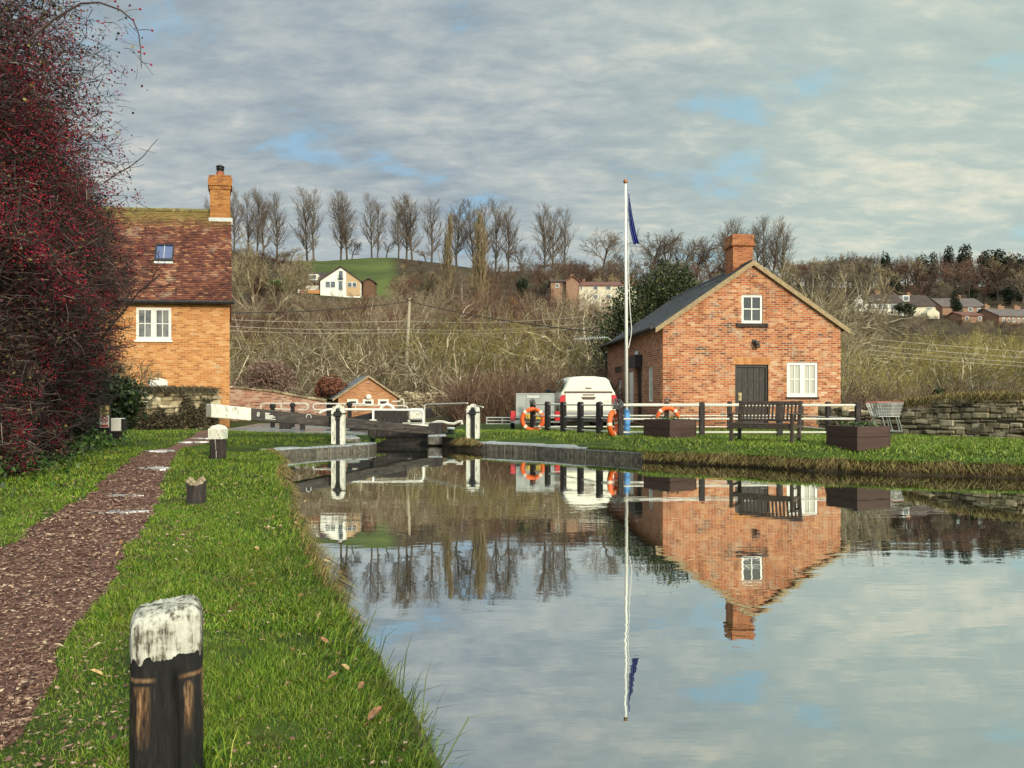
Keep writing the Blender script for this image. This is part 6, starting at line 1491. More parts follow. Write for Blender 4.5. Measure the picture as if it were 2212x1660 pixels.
lbm = thing('balance_beam', 'cream-ended balance beam of the lower gate seen end-on beyond the lock', 'beam', (q[0], q[1], h(q[0], q[1])))
MB().box((q[0] - .24, 26.5, q[2] - .22), (q[0] + .24, 27.3, q[2] + .20), None, .06).build('cream_end', MT_WHITE2, lbm); MB().box((q[0] - .22, 27.303, q[2] - .2), (q[0] + .22, 30, q[2] + .18), None, .03).build('beam_timber', MT_BLACKW, lbm); MB().box((q[0] - .2, 26.7, h(q[0], q[1]) - .1), (q[0] + .2, 27.1, q[2] - .223)).build('prop', MT_BLACKW, lbm)
for i, (px, py, w_, hh, lb) in enumerate([(589, 876, 10, 12, 'low dark iron ground paddle just behind the beam'), (632, 874, 9, 13, 'dark iron paddle stand between the hooked rails'), (755, 872, 11, 16, 'dark paddle stand next to the white paddle post'), (711, 872, 9, 12, 'dark iron stand left of the white paddle post')]):
    q = at(px, py, 26.3 + .5 * i); g0 = h(q[0], q[1]); rt_ = thing('paddle_stand', lb, 'lock gear', (q[0], q[1], g0)); wv = w_ / F * q[1]
    MB().box((q[0] - wv * .3, q[1] - .1, g0 - .1), (q[0] + wv * .3, q[1] + .1, q[2] - .12)).build('stand', MT_IRON, rt_); MB().box((q[0] - wv / 2, q[1] - .14, q[2] - .118), (q[0] + wv / 2, q[1] + .14, q[2] + .06), None, .05).build('gear_case', MT_IRON, rt_)
q = at(620, 900, 24.5); g0 = h(q[0], q[1])
for px0, px1, lb in ((605, 627, 'black beam prop block standing on the paved lockside'), (649, 656, 'thin black post under the balance beam')):
    a, c_ = at(px0, 895, 25), at(px1, 921, 25); o = thing('beam_prop', lb, 'prop', (a[0], 25, h(a[0], 25))); MB().box((a[0], 24.9, h(a[0], 25) - .1), (c_[0], 25.2, a[2]), None, .015).build('timber', MT_BLACKW, o)
# brown information board and an open wooden gate
D = 33.; a, c_ = at(974, 921, D), at(1004, 879, D); ib_ = thing('information_board', 'brown information board with a blue square and pale lettering', 'board', (lerp(a[0], c_[0], .5), D, h(a[0], D)))
MB().box((a[0], D, a[2]), (c_[0], D + .05, c_[2])).build('panel', plain('brown_board', (.115, .06, .05), .6, .15, 3.), ib_)
MB().box((a[0], D + .05, h(a[0], D) - .1), (a[0] + .08, D + .12, c_[2])).box((c_[0] - .08, D + .05, h(a[0], D) - .1), (c_[0], D + .12, c_[2])).build('posts', MT_BLACKW, ib_)
q0, q1 = at(979.5, 890, D), at(987, 882, D); MB().box((q0[0], D - .012, q0[2]), (q1[0], D - .002, q1[2])).build('blue_emblem', plain('sign_blue', (.05, .16, .50), .5, .1, 3.), ib_)
wl_ = MB()
for x0, x1, y0 in [(993, 1000, 882), (987, 993, 892), (996, 1002, 892), (992, 1000, 896), (986, 989, 904)]:
    q0, q1 = at(x0, y0 + 1.6, D), at(x1, y0, D); wl_.box((q0[0], D - .012, q0[2]), (q1[0], D - .002, q1[2]))
wl_.build('lettering', MT_WHITE, ib_)
wg = thing('wooden_gate', 'brown wooden gate with one diagonal brace standing open next to the information board', 'gate', (*at(950, 915, 33.4)[:2], .4)); gm = MB()
for (xa, ya), (xb, yb) in [((960, 921), (960, 880)), ((960, 880), (975, 878)), ((960, 880), (974, 910)), ((960, 910), (974, 910))]: gm.tube([at(xa, ya, 33.3), at(xb, yb, 33.3)], .035, 6)
gm.build('gate_frame', plain('gate_timber', (.13, .08, .06), .8, .2, 4.), wg)
fg = thing('field_gate', 'galvanised bar gate in the grass left of the grey trailer', 'gate', (*at(1085, 925, 30)[:2], .4)); fm_ = MB()
for y in (902.5, 909, 916, 923): fm_.tube([at(1051, y, 29.5), at(1122, y + .5, 29.5)], .022, 6)
for x in (1051, 1085, 1121): fm_.tube([at(x, 901.5, 29.5), at(x, 926, 29.5)], .026, 6)
fm_.build('bars', plain('galvanised_steel', (.52, .53, .50), .45, .1, 6., metal=.3), fg)

# ------------------------------------------------------------------ sign post on the left
xs_, ys_ = G(209, 958); g0 = h(xs_, ys_)
sg = thing('sign_post', 'black sign post with a yellow warning sign above a white prohibition sign', 'sign', (xs_, ys_, g0)); sc_ = ys_ / F
MB().box((xs_ - 6 * sc_, ys_ - .06, g0 - .2), (xs_ + 6 * sc_, ys_ + .06, EYE + 22 * sc_), None, .01).build('post', MT_BLACK, sg)
bx0, bx1 = (217 - CX) * sc_, (237 - CX) * sc_; zy = lambda py: EYE - (py - HY) * sc_
MB().prism([(bx0, zy(956)), (bx1, zy(956)), (bx1, zy(862)), (bx1 - 3 * sc_, zy(863)), (bx0, zy(878))], ys_ - .02, ys_ + .06).build('backboard', MT_BLACK, sg)
yb = ys_ - .024; MB().box((bx0, yb - .006, zy(895.5)), (bx1, yb, zy(877))).build('warning_sign', plain('sign_yellow', (.72, .55, .22), .5, .06, 3., bump=0), sg)
cx2, cz2 = (bx0 + bx1) / 2, zy(884); tr = MB()
tri_ = lambda s, dy: [(cx2 + s * math.cos(a) , cz2 + dy + s * math.sin(a)) for a in (RAD(90), RAD(210), RAD(330))]
o3, i3 = tri_(.075, -.01), tri_(.048, -.01)
tr.panel(o3, [i3], yb - .010, yb - .007).box((cx2 - .008, yb - .010, cz2 - .03), (cx2 + .008, yb - .007, cz2 + .02)).box((cx2 - .05, yb - .010, zy(894)), (cx2 + .05, yb - .007, zy(893)))
tr.build('warning_triangle', MT_BLACK, sg)
MB().box((bx0, yb - .006, zy(924)), (bx1, yb, zy(897.5))).build('prohibition_sign', MT_WHITE, sg)
MT_SRED = plain('sign_red', (.55, .03, .03), .5, .06, 3., bump=0)
cz3 = zy(906.5); rr_ = MB().panel([(cx2 + .085 * math.cos(a), cz3 + .085 * math.sin(a)) for a in np.linspace(0, TAU, 25)[:-1]], [[(cx2 + .064 * math.cos(a), cz3 + .064 * math.sin(a)) for a in np.linspace(0, TAU, 25)[:-1]]], yb - .010, yb - .007)
rr_.add([(cx2 - .055, yb - .0102, cz3 + .035), (cx2 - .04, yb - .0102, cz3 + .05), (cx2 + .055, yb - .0102, cz3 - .035), (cx2 + .04, yb - .0102, cz3 - .05)], [(0, 3, 2, 1)]).box((bx0 + .015, yb - .010, zy(922.5)), (bx1 - .015, yb - .007, zy(918)))
rr_.build('red_ring', MT_SRED, sg)
sw = MB().lathe([(.014, 0), (.014, .004)], (cx2 + .028, 0, 0), 10, Matrix.Translation((0, yb - .007, cz3 + .012)) @ Matrix.Rotation(RAD(90), 4, 'X') @ Matrix.Translation((0, 0, 0)))
sw.tube([(cx2 - .045, yb - .009, cz3 - .02), (cx2 - .01, yb - .009, cz3 + .008), (cx2 + .015, yb - .009, cz3 - .004)], .007, 5).tube([(cx2 - .05, yb - .009, cz3 - .035), (cx2 - .02, yb - .009, cz3 - .028), (cx2 + .01, yb - .009, cz3 - .036), (cx2 + .045, yb - .009, cz3 - .028)], .004, 5)
sw.build('swimmer_symbol', MT_BLACK, sg)
sbx = thing('service_box', 'white service box on a black base beside the sign post', 'box', ((249 - CX) * sc_, ys_ + .3, g0)); k2 = (ys_ + .25) / F
MB().box((237.5 - CX) * k2 * np.array([1, 0, 0]) + np.array([0, ys_ + .25, EYE - (932 - HY) * k2]), np.array([(262 - CX) * k2, ys_ + .45, EYE - (904 - HY) * k2]), None, .012).build('cabinet', MT_WHITE, sbx)
MB().box(((238 - CX) * k2, ys_ + .28, g0 - .1), ((256 - CX) * k2, ys_ + .42, EYE - (932.3 - HY) * k2)).build('base', MT_BLACK, sbx)
MB().box(((262.2 - CX) * k2, ys_ + .24, EYE - (931 - HY) * k2), ((266 - CX) * k2, ys_ + .44, EYE - (905 - HY) * k2)).build('side_panel', MT_BLACK, sbx)

# ------------------------------------------------------------------ fences round the far lawn
def fence(label, pts, zs, r, thick, post_w, cap_h):
    root = thing('post_and_rail_fence', label, 'fence', (*pts[0], h(*pts[0])), 'black post and white rail fences of the far lawn'); 
    for i, p in enumerate(pts):
        if p in done: continue
        done.add(p); g_ = h(*p); zt = 1.32
        d = np.array(pts[min(i + 1, len(pts) - 1)]) - np.array(pts[max(i - 1, 0)]); M = Matrix.Translation((*p, 0)) @ Matrix.Rotation(math.atan2(d[1], d[0]), 4, 'Z')
        pw = post_w / 2
        prof = [(-pw, g_ - .2), (pw, g_ - .2), (pw, zt - .06)] + [(pw * math.cos(a), zt - .06 + .06 * math.sin(a)) for a in np.linspace(.3, math.pi - .3, 7)] + [(-pw, zt - .06)]
        po_ = MB(M).prism(prof, -.06, .06).build('post', MT_BLACKW, root)
        md = po_.modifiers.new('bevel', 'BEVEL'); md.width = .008; md.segments = 2
    rail_ = []
    for k, z in enumerate(zs):
        mbx = MB(); 
        for a, c_ in zip(pts[:-1], pts[1:]): mbx.tube([(*a, z), (*c_, z)], (thick if k == 0 else r), 7)
        mbx.build('rail', MT_RAIL, root)
    return root
done = set()
pA = [(0.66, 23.4)] + [(lerp(.66, 2.83, i / 5), lerp(23.4, 19.35, i / 5)) for i in (1, 2, 3, 4, 5)]
pA = [(round((px - CX) / F * D, 3), D) for px, D in [(1151, 23.4), (1183, 22.55), (1217, 21.75), (1254, 20.95), (1295, 20.15), (1341, 19.4)]]
pF = [pA[-1]] + [(round((px - CX) / F * 19.45, 3), 19.45) for px in (1516, 1684, 1853)]
pB = [pA[0]] + [(round((px - CX) / F * 23.3, 3), 23.3) for px in (1296, 1440, 1576, 1730)]
pR = [pF[-1], (round((1789 - CX) / F * 21.4, 3), 21.4), pB[-1]]
fence('near run of black posts and white rails behind the bench and planters', pF, (1.23, .87, .52), .026, .033, .135, .06)
fence('receding run of five close-set black posts and white rails in front of the pickup', pA, (1.23, .87, .52), .023, .024, .175, .06)
fence('farther run of black posts and white rails close along the brick house front', pB, (1.23, .87, .52), .023, .024, .13, .06)
fence('short end run of white rails beside the dry stone wall', pR, (1.23, .87, .52), .023, .024, .15, .06)

# ------------------------------------------------------------------ lifebuoys
MT_ORANGE = plain('lifebuoy_orange', (.72, .12, .022), .5, .1, 6., bump=.05); MT_TAPE = plain('reflective_tape', (.75, .66, .52), .4, .1, 8.)
MT_ROPE = plain('grey_rope', (.10, .10, .095), .9, .4, 40., bump=.4)
def lifebuoy(label, c, rz, Rm=.315, rm=.068, rope=True, tilt=0.):
    root = thing('lifebuoy', label, 'lifebuoy', tuple(c), 'orange lifebuoys on the fence posts'); M = Matrix.Translation(tuple(c)) @ Matrix.Rotation(rz, 4, 'Z') @ Matrix.Rotation(tilt, 4, 'X')
    MB(M).tube([(Rm * math.cos(a), 0, Rm * math.sin(a)) for a in np.linspace(0, TAU, 41)[:-1]], rm, 12, closed=True).build('ring', MT_ORANGE, root, True)
    for q in range(4):
        a0 = RAD(45 + 90 * q - 8) if not abs(rz) > .8 else RAD(90 * q - 5)
        MB(M).tube([(Rm * math.cos(a), 0, Rm * math.sin(a)) for a in np.linspace(a0, a0 + .24, 6)], rm + .004, 12, caps=False).build('tape_band', MT_TAPE, root, True)
    return root
def rope_bundle(label, c, n, s, seed):
    rng = np.random.default_rng(seed); root = thing('rope', label, 'rope', tuple(c), 'throwing ropes coiled on the fence posts'); mbx = MB()
    for k in range(n):
        o = rng.normal(0, s * .25, 3); a0 = rng.uniform(0, TAU); ax = rng.normal(0, 1, 3); ax /= np.linalg.norm(ax); b_ = np.cross(ax, [0, .3, 1.]); b_ /= np.linalg.norm(b_); d_ = np.cross(ax, b_)
        mbx.tube([tuple(np.array(c) + o + (b_ * math.cos(a) * s * .9 + d_ * math.sin(a) * s) * rng.uniform(.85, 1.1) * np.array([1, .6, 1])) for a in np.linspace(a0, a0 + 5.2, 14)], .012, 5)
    mbx.build('coil', MT_ROPE, root); return root
p = pA[0]; lifebuoy('orange lifebuoy hung flat on the fence post in front of the grey trailer', (p[0] - .01, p[1] - .16, EYE - 45 / F * 23.2), 0., .325, .07)
p = pA[-1]; lifebuoy('orange lifebuoy hung edge-on beside the foot of the flagpole', (p[0] - .20, p[1] - .02, EYE - 53 / F * 19.4), RAD(63), .29, .068)
p = pB[2]; lifebuoy('orange lifebuoy on the post behind the smaller planter, its lower half hidden', (p[0], p[1] - .17, EYE - 42 / F * 23.1), 0.)
rope_bundle('coiled rope on top of the post with the lifebuoy near the trailer', (pA[0][0], pA[0][1] - .05, 1.30), 5, .09, 1); rope_bundle('tangled grey rope hanging over the corner fence post by the flagpole', (pA[-1][0] - .09, pA[-1][1] - .08, 1.25), 9, .14, 2); rope_bundle('small coil of rope on the post behind the smaller planter', (pB[2][0], pB[2][1] - .03, 1.36), 5, .09, 3)

# ------------------------------------------------------------------ flagpole
fx_ = (1353.5 - CX) / F * 19.9; g0 = h(fx_, 19.9); ztop = EYE + (HY - 392) / F * 19.9
fp = thing('flagpole', 'tall white flagpole with a blue foot and bronze ball finial', 'flagpole', (fx_, 19.9, g0))
MB().tube([(fx_, 19.9, g0 + .70), (fx_ - .01, 19.9, lerp(g0, ztop, .5)), (fx_ - .03, 19.9, ztop)], [.045, .040, .029], 12).build('pole', MT_WHITE, fp, True)
MB().tube([(fx_ + .0, 19.9, g0 - .1), (fx_, 19.9, g0 + .702)], .068, 12).box((fx_ + .05, 19.86, g0), (fx_ + .09, 19.94, g0 + .62)).build('foot', plain('blue_paint', (.10, .32, .68), .5, .2, 9., dark=(.3, .42, .55), darkamt=.3), fp)
MB().lathe([(.012, -.075), (.035, -.06), (.058, -.03), (.062, 0), (.05, .035), (.02, .058), (.004, .062)], (fx_ - .03, 19.9, ztop), 14).build('finial', plain('bronze', (.36, .15, .07), .4, .15, 6., metal=.4), fp, True)
MB().tube([at(1358.5, 413, 19.85), at(1358, 590, 19.85), at(1361, 670, 19.85), at(1364.5, 712, 19.85), at(1363, 727, 19.85), at(1357.5, 753, 19.85)], .010, 5).build('halyard', MT_WHITE, fp)
MB().box((fx_ + .035, 19.87, EYE - (478 - HY) / F * 19.9), (fx_ + .06, 19.93, EYE - (474 - HY) / F * 19.9)).build('cleat', MT_LEAD, fp)
# furled flag hanging in folds
def flag():
    rows = [(411, 1357.5, 1358.5), (430, 1356.8, 1361), (450, 1356.6, 1364), (470, 1357.4, 1367), (490, 1360, 1371), (505, 1363, 1374), (518, 1366, 1377.5), (523, 1367.2, 1380), (527.5, 1368.5, 1381)]
    vs, fs = [], []; nc = 13
    for r_, (y, xa, xb) in enumerate(rows):
        for c_ in range(nc):
            u = c_ / (nc - 1); D = 19.85 + .05 * math.sin(u * 15 + r_ * .35) * min(1, r_ / 3)
            q = at(lerp(xa, xb, u + .06 * math.sin(u * 15 + 1)), y + (2.2 * math.sin(u * 7 + .4) if r_ > 6 else 0), 19.85); q[1] = D; vs.append(tuple(q))
    for r_ in range(len(rows) - 1):
        for c_ in range(nc - 1): fs.append((r_ * nc + c_, r_ * nc + c_ + 1, (r_ + 1) * nc + c_ + 1, (r_ + 1) * nc + c_))
    m, t, b, _ = new_mat('flag_cloth'); P = wpos(t); z = t.sep(P)[2]
    wv_ = t.mapr(t.noise(t.scalev(P, (6, 0, 1.2)), 2.2, 3), .60, .66); b.inputs['Roughness'].default_value = .8
    t.put(b.inputs['Base Color'], t.mix(t.math('MULTIPLY', wv_, .6), t.mix(t.mapr(z, 5.6, 6.6), (.055, .085, .36), (.035, .05, .17)), (.40, .46, .60)))
    o = MB().add(vs, fs).build('flag', m, None, True); sm = o.modifiers.new('solid', 'SOLIDIFY'); sm.thickness = .004
    return tag(o, 'dark blue flag hanging limp and folded from the white flagpole', 'flag')
flag()

# ------------------------------------------------------------------ bench, planters, trolley
MT_TEAK = plain('weathered_teak', (.060, .043, .033), .8, .35, 9., dark=(.15, .12, .09), darkamt=.15, stretch=(1, 1, .4), bump=.3)
bX, bD = (1652 - CX) / F * 16.75, 16.75; bg_ = h(bX, bD)
bn_ = thing('garden_bench', 'dark slatted wooden bench standing on the grass in front of the white rails', 'bench', (bX, bD, bg_)); NM = Matrix.Translation((bX, bD, bg_)) @ Matrix.Rotation(RAD(-38), 4, 'Z')
BW, BD = 1.36, .58
for s in (-1, 1):
    MB(NM).box((s * BW / 2 - .035, -BD / 2, -.1), (s * BW / 2 + .035, -BD / 2 + .07, .62), None, .006).build('front_leg', MT_TEAK, bn_)
    M2 = NM @ Matrix.Translation((s * BW / 2, BD / 2 - .04, .0))
    lg = MB(M2); lg.box((-.035, -.035, -.1), (.035, .04, .42), None, .006); lg.prism([(-.035, .415), (.035, .415), (.035, .93), (-.035, .93)], -.035, .04, Matrix.Rotation(RAD(-11), 4, 'X') @ Matrix.Translation((0, -.08, -.0))); lg.build('rear_leg', MT_TEAK, bn_)
    MB(NM).box((s * BW / 2 - .045, -BD / 2 - .05, .622), (s * BW / 2 + .045, BD / 2 - .01, .66), None, .008).build('armrest', MT_TEAK, bn_)
    MB(NM).box((s * BW / 2 - .02, -BD / 2 + .07, .12), (s * BW / 2 + .02, BD / 2 - .075, .18)).box((s * BW / 2 - .02, -BD / 2 + .072, .33), (s * BW / 2 + .02, BD / 2 - .077, .40)).build('side_rail', MT_TEAK, bn_)
se = MB(NM)
for i in range(6): y0 = -BD / 2 + .02 + i * .088; se.box((-BW / 2 + .04, y0, .402), (BW / 2 - .04, y0 + .072, .428), None, .005)
se.box((-BW / 2 + .036, -BD / 2 + .012, .31), (BW / 2 - .036, -BD / 2 + .05, .40)); se.build('seat', MT_TEAK, bn_)
BKM = NM @ Matrix.Translation((0, BD / 2 - .06, .44)) @ Matrix.Rotation(RAD(-11), 4, 'X'); bk = MB(BKM)
bk.box((-BW / 2 + .035, -.02, .41), (BW / 2 - .035, .025, .49), None, .008).box((-BW / 2 + .035, -.015, .03), (BW / 2 - .035, .02, .085), None, .006)
ns = 15
for i in range(ns): x = lerp(-BW / 2 + .09, BW / 2 - .09, i / (ns - 1)); bk.box((x - .021, -.009, .085), (x + .021, .011, .41))
bk.build('backrest', MT_TEAK, bn_)

MT_PLANT = plain('brown_planter_boards', (.060, .030, .024), .7, .3, 5., dark=(.03, .018, .015), darkamt=.3, stretch=(.3, .3, 3), bump=.3)
def planter(label, px, D, side, hh, rz, seed):
    x = (px - CX) / F * D; g_ = h(x, D); root = thing('planter', label, 'planter', (x, D, g_), 'square brown timber planters'); M = Matrix.Translation((x, D, g_)) @ Matrix.Rotation(rz, 4, 'Z'); a = side / 2
    for k in range(4):
        R_ = M @ Matrix.Rotation(k * math.pi / 2, 4, 'Z'); MB(R_).box((-a, -a, -.06), (a - .046, -a + .045, hh * .49), None, .006).box((-a, -a - .002, hh * .50), (a - .046, -a + .043, hh), None, .006).build('side_boards', MT_PLANT, root)
    MB(M).box((-a + .046, -a + .046, 0), (a - .046, a - .046, hh - .04)).build('soil', MT_SOIL, root)
    rng = np.random.default_rng(seed); n = 160; q = rng.uniform(-a + .1, a - .1, (n, 2)); c = np.column_stack([q, hh - .03 + rng.uniform(0, .10, n)]); cc = np.array([list(M @ Vector(v)) for v in c]) - OFF[root]
    leaves_at('foliage', rng, cc, .06, MT_NETTLE, root, .6, .5)
    return root
planter('smaller brown planter in front of the fence between flagpole and bench', 1447, 18.75, .93, .46, RAD(33), 1)
planter('larger brown planter on the grass right of the bench', 1853, 15.35, .86, .43, RAD(19), 2)

tx, ty = (1912 - CX) / F * 20.0, 20.0; tg = h(tx, ty)
tr_ = thing('shopping_trolley', 'empty wire shopping trolley with a red handle by the dry stone wall', 'trolley', (tx, ty, tg)); TM = Matrix.Translation((tx, ty, tg)) @ Matrix.Rotation(RAD(8), 4, 'Z')
MT_WIRE = plain('trolley_wire', (.40, .42, .41), .35, .1, 6., metal=.5)
bw = MB(TM); zb, zt_ = .50, .86
def ringpts(z, f): a0, a1, d_ = lerp(-.30, -.40, f), lerp(.30, .36, f), lerp(.17, .25, f); return [(a0, -d_, z), (a1, -d_, z), (a1, d_, z), (a0, d_, z)]
for k in range(10):
    f = k / 9; bw.tube(ringpts(lerp(zb, zt_, f), f), .009 if k in (0, 9) else .0045, 5, closed=True)
lo_, hi_ = ringpts(zb, 0), ringpts(zt_, 1)
for i in range(4):
    for k in range(9): u = k / 9; bw.tube([tuple(lerp(np.array(lo_[i]), np.array(lo_[(i + 1) % 4]), u)), tuple(lerp(np.array(hi_[i]), np.array(hi_[(i + 1) % 4]), u))], .0045, 4)
for k in range(8): u = k / 8; bw.tube([tuple(lerp(np.array(lo_[0]), np.array(lo_[1]), u)), tuple(lerp(np.array(lo_[3]), np.array(lo_[2]), u))], .004, 4)
bw.build('basket', MT_WIRE, tr_)
MB(TM).tube([(-.40, -.25, .88), (.37, -.25, .90)], .011, 8).tube([(-.40, .25, .88), (.37, .25, .90)], .014, 8).build('handle', plain('red_plastic', (.30, .06, .05), .4, .1, 6.), tr_)
lg = MB(TM)
for yy in (-.2, .2): lg.tube([(.24, yy, .50), (.36, yy, .10)], .016, 6).tube([(.17, yy, .50), (.28, yy, .12)], .014, 6).tube([(-.22, yy, .50), (-.12, yy, .12)], .016, 6).tube([(-.12, yy, .12), (.36, yy, .10)], .014, 6)
lg.tube([(-.12, -.2, .12), (-.12, .2, .12)], .014, 6).tube([(.36, -.2, .10), (.36, .2, .10)], .014, 6).build('frame', MT_WIRE, tr_)
for xx, yy in ((.36, -.2), (.36, .2), (-.12, -.2), (-.12, .2)): MB(TM).lathe([(.05, -.015), (.05, .015)], n=12, M=Matrix.Translation((xx, yy, .05)) @ Matrix.Rotation(RAD(90), 4, 'X')).build('wheel', MT_BLACK, tr_)

# ------------------------------------------------------------------ pickup truck and trailer
MT_CAR = plain('car_paint', (.80, .77, .64), .25, .03, 2., bump=0, spec=.6); MT_LAMP = plain('tail_lamp_red', (.55, .02, .025), .2, .1, 5., bump=0, spec=.7); MT_DGLASS = glass('dark_car_glass', (.03, .035, .04), .8, .2); MT_TYRE = plain('tyre_rubber', (.02, .02, .02), .85, .2, 8.); MT_GREY = plain('alloy_grey', (.3, .3, .3), .4, .1, 6., metal=.4); MT_TRIM = plain('brown_trim', (.10, .055, .05), .5, .1, 4.)
YX, YD = (1271 - CX) / F * 24.4, 24.4; yg = h(YX, YD)
pu = thing('pickup_truck', 'white pickup truck with a white rear canopy parked behind the fence', 'pickup', (YX, YD, yg)); PM = Matrix.Translation((YX, YD, yg)) @ Matrix.Rotation(RAD(2.5), 4, 'Z')
def section(w, zb, zbelt, wt, zt, nn=9):
    half = [(w * .96, zb), (w, zb + .12), (w * 1.0, zbelt - .12), (w * .97, zbelt)] + [(lerp(w * .95, wt, u ** .9), lerp(zbelt + .02, zt - .10, u)) for u in np.linspace(.1, 1, 5)] + [(wt - .10, zt - .03), (wt - .3, zt - .002), (wt * .3, zt + .02)]
    return [(x, z) for x, z in half] + [(-x, z) for x, z in reversed(half)]
secs = [(0, section(.90, .50, 1.22, .66, 1.72)), (.06, section(.915, .48, 1.22, .68, 1.74)), (1.6, section(.92, .46, 1.22, .70, 1.78)), (1.75, section(.92, .46, 1.2, .68, 1.77)), (2.9, section(.92, .46, 1.2, .66, 1.76)), (3.35, section(.92, .46, 1.18, .62, 1.55)), (3.9, section(.92, .46, 1.08, .74, 1.18)), (4.9, section(.90, .48, 1.0, .72, 1.06)), (5.05, section(.84, .52, .92, .66, .96))]
bd_ = MB(PM); K = len(secs[0][1]); vs = [(x, y, z) for y, s in secs for x, z in s]
fs = [(i * K + k, i * K + (k + 1) % K, (i + 1) * K + (k + 1) % K, (i + 1) * K + k) for i in range(len(secs) - 1) for k in range(K)] + [tuple(range(K - 1, -1, -1)), tuple(range((len(secs) - 1) * K, len(secs) * K))]
bo_ = bd_.add(vs, fs).build('body', MT_CAR, pu, True)
md = bo_.modifiers.new('split', 'EDGE_SPLIT'); md.split_angle = RAD(40)
hd = MB(PM).prism([(-.80, 1.26), (.80, 1.26), (.78, 1.34), (.64, 1.64), (.54, 1.69), (-.54, 1.69), (-.64, 1.64), (-.78, 1.34)], -.03, -.002); o = hd.build('canopy_door', MT_CAR, pu); md = o.modifiers.new('bevel', 'BEVEL'); md.width = .02; md.segments = 2
MB(PM).box((-.80, -.028, 1.205), (.80, -.003, 1.25)).build('trim_strip', MT_TRIM, pu)
tg_ = MB(PM).box((-.76, -.035, .62), (.76, -.003, 1.195), None, .02).build('tailgate', MT_CAR, pu)
MB(PM).prism([(-.25, 1.08), (-.19, .99), (.19, .99), (.25, 1.08)], -.042, -.036).box((-.19, -.06, 1.135), (.19, -.037, 1.165)).build('handle', MT_TRIM, tg_)
MB(PM).box((-.10, -.045, 1.345), (.10, -.031, 1.385), None, .01).build('canopy_handle', MT_TRIM, pu)
MB(PM).box((.52, -.038, .84), (.72, -.036, .98)).build('badge', plain('silver_badge', (.62, .6, .5), .4, .1, 30.), pu)
for s in (-1, 1):
    MB(PM).prism([(s * .772, .86), (s * .93, .86), (s * .955, .95), (s * .93, 1.08), (s * .86, 1.15), (s * .772, 1.15)], -.04, .10).build('tail_light', MT_LAMP, pu)
    for yw in (1.05, 4.1):
        wM = PM @ Matrix.Translation((s * .80, yw, .37)) @ Matrix.Rotation(RAD(90), 4, 'Y'); wh = MB(wM).lathe([(.24, -.12), (.34, -.12), (.37, -.08), (.37, .08), (.34, .12), (.24, .12)], n=24).build('wheel', MT_TYRE, pu); MB(wM).lathe([(.23, -.125), (.23, .125)], n=16).build('rim', MT_GREY, wh)
    MB(PM).add([(s * .935, 1.85, 1.24), (s * .935, 3.2, 1.22), (s * .745, 2.85, 1.66), (s * .745, 1.9, 1.68)], [(0, 1, 2, 3)]).add([(s * .93, .15, 1.28), (s * .93, 1.5, 1.28), (s * .77, 1.45, 1.66), (s * .77, .25, 1.66)], [(0, 1, 2, 3)]).build('side_window', MT_DGLASS, pu)
    MB(PM).box((s * .94, 3.0, 1.2), (s * 1.12, 3.12, 1.38), None, .03).build('wing_mirror', MT_BLACK, pu)
MB(PM).box((-.90, -.14, .46), (.90, -.04, .60), None, .025).build('bumper', MT_GREY, pu)
MB(PM).box((-.86, .02, .26), (.86, 4.7, .458)).build('underside', MT_BLACK, pu)

TX, TD = (1156 - CX) / F * 24.0, 24.0; tg0 = h(TX, TD)
tl = thing('box_trailer', 'grey box trailer with red tail lights and a yellow number plate', 'trailer', (TX, TD, tg0)); LMx = Matrix.Translation((TX, TD, tg0))
MT_TRAIL = plain('trailer_grey', (.36, .38, .36), .6, .08, 2., bump=.05); tb = MB(LMx).box((-.605, 0, .38), (.605, 1.6, 1.19), None, .012)
tb.box((-.62, -.012, 1.16), (.62, .02, 1.2)).box((-.62, -.012, .38), (-.58, .0, 1.16)).box((.58, -.012, .38), (.62, .0, 1.16)).box((-.02, -.012, .38), (.02, .0, 1.16)).box((-.28, -.01, .39), (-.27, -.001, 1.15)); tb.build('box_body', MT_TRAIL, tl)
MB(LMx).box((-.27, -.016, 1.05), (.13, -.0125, 1.12)).build('sticker', plain('sticker_white', (.66, .66, .60), .5, .1, 20.), tl)
npl = MB(LMx).box((-.30, -.055, .36), (.24, -.035, .52)).build('number_plate', plain('plate_yellow', (.72, .50, .08), .4, .05, 5., bump=0), tl)
text('plate_lettering', 'E', .13, LMx @ Matrix.Translation((-.24, -.057, .44)), MT_BLACK, npl, .001); text('plate_lettering', 'EN', .13, LMx @ Matrix.Translation((.09, -.057, .44)), MT_BLACK, npl, .001)
for s in (-1, 1):
    MB(LMx).box((s * .64, -.05, .30), (s * .80, .06, .62), None, .015).build('tail_light', MT_LAMP, tl)
    wM = LMx @ Matrix.Translation((s * .73, .9, .25)) @ Matrix.Rotation(RAD(90), 4, 'Y'); wh = MB(wM).lathe([(.15, -.07), (.22, -.07), (.24, -.04), (.24, .04), (.22, .07), (.15, .07)], n=20).build('wheel', MT_TYRE, tl); MB(wM).lathe([(.145, -.072), (.145, .072)], n=14).build('rim', MT_GREY, wh)
    MB(LMx).prism([(s * .62, .50), (s * .84, .50), (s * .84, .56), (s * .62, .56)], .55, 1.25).build('mudguard', MT_BLACK, tl)
MB(LMx).box((-.80, -.03, .24), (.80, .04, .30)).box((-.5, .1, .26), (.5, 1.5, .378)).box((-.04, 1.6, .28), (.04, 2.8, .36)).build('chassis', MT_GREY, tl)

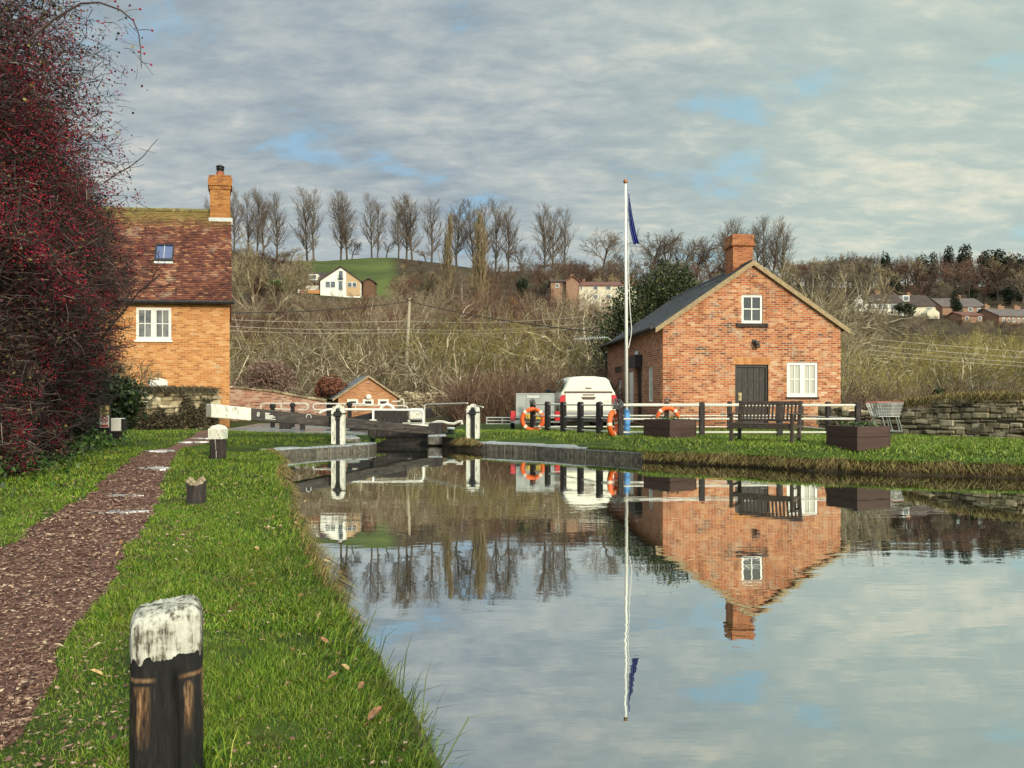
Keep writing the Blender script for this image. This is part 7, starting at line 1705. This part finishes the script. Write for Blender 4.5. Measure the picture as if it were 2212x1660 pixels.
# ------------------------------------------------------------------ utility pole and wires
D = 57.; q0, q1 = at(875.5, 850, D), at(885, 645, D)
up = thing('utility_pole', 'pale weathered utility pole leaning slightly in front of the thicket', 'pole', (q0[0], D, h(q0[0], D)))
MB().tube([(q0[0] - .03, D, h(q0[0], D) - .4), tuple(q1)], [.16, .10], 10).build('shaft', plain('grey_pole', (.40, .35, .25), .9, .15, 4., stretch=(3, 3, .3)), up)
MB().tube([q1 + np.array([-.25, -.12, -.15]), q1 + np.array([.3, -.12, -.15])], .04, 6).lathe([(.05, 0), (.07, .06), (.03, .12)], tuple(q1 + np.array([-.2, -.12, -.11])), 8).lathe([(.05, 0), (.07, .06), (.03, .12)], tuple(q1 + np.array([.2, -.12, -.11])), 8).build('crossarm', MT_DARKBK, up)
def cable(name, label, a, b_, sag, r, mat, group):
    a, b_ = np.array(a), np.array(b_); pts_ = [tuple(lerp(a, b_, u) + np.array([0, 0, -sag * 4 * u * (1 - u)])) for u in np.linspace(0, 1, 15)]
    root = MB().tube(pts_, r, 5).build(name, mat, None); return tag(root, label, 'cable', group)
MT_PALEW = plain('pale_wire', (.46, .42, .34), .6, .05, 1., bump=0)
cable('overhead_cable', 'dark overhead cable running from the utility pole to the left', at(480, 676, 50), at(884, 652, D), .25, .032, MT_BLACK, 'dark cables of the utility pole')
cable('overhead_cable', 'dark overhead cable running from the utility pole down to the right', at(886, 652, D), at(1345, 722, 40), .3, .028, MT_BLACK, 'dark cables of the utility pole')
for y0, y1, lb in [(690, 694, 'topmost'), (704, 712, 'second'), (714, 718, 'lowest')]:
    cable('overhead_wire', f'pale thin wire across the thicket, {lb} of three left of the utility pole', at(478, y0, 54), at(880, y1, 56), .15, .014, MT_PALEW, 'pale wires across the thicket')
    cable('overhead_wire', f'pale thin wire across the thicket, {lb} of three right of the utility pole', at(884, y1, 56), at(1325, y0 - 12, 48), .3, .014, MT_PALEW, 'pale wires across the thicket')
for k, (y0, y1) in enumerate([(732, 760), (746, 773), (757, 783), (766, 791)]):
    cable('overhead_wire', f'pale wire over the olive scrub, {["uppermost", "second from top", "third from top", "lowest"][k]} of four', at(1880, y0, 36), at(2330, y1 + 8, 34), .05, .010, MT_PALEW, 'pale wires over the olive scrub')
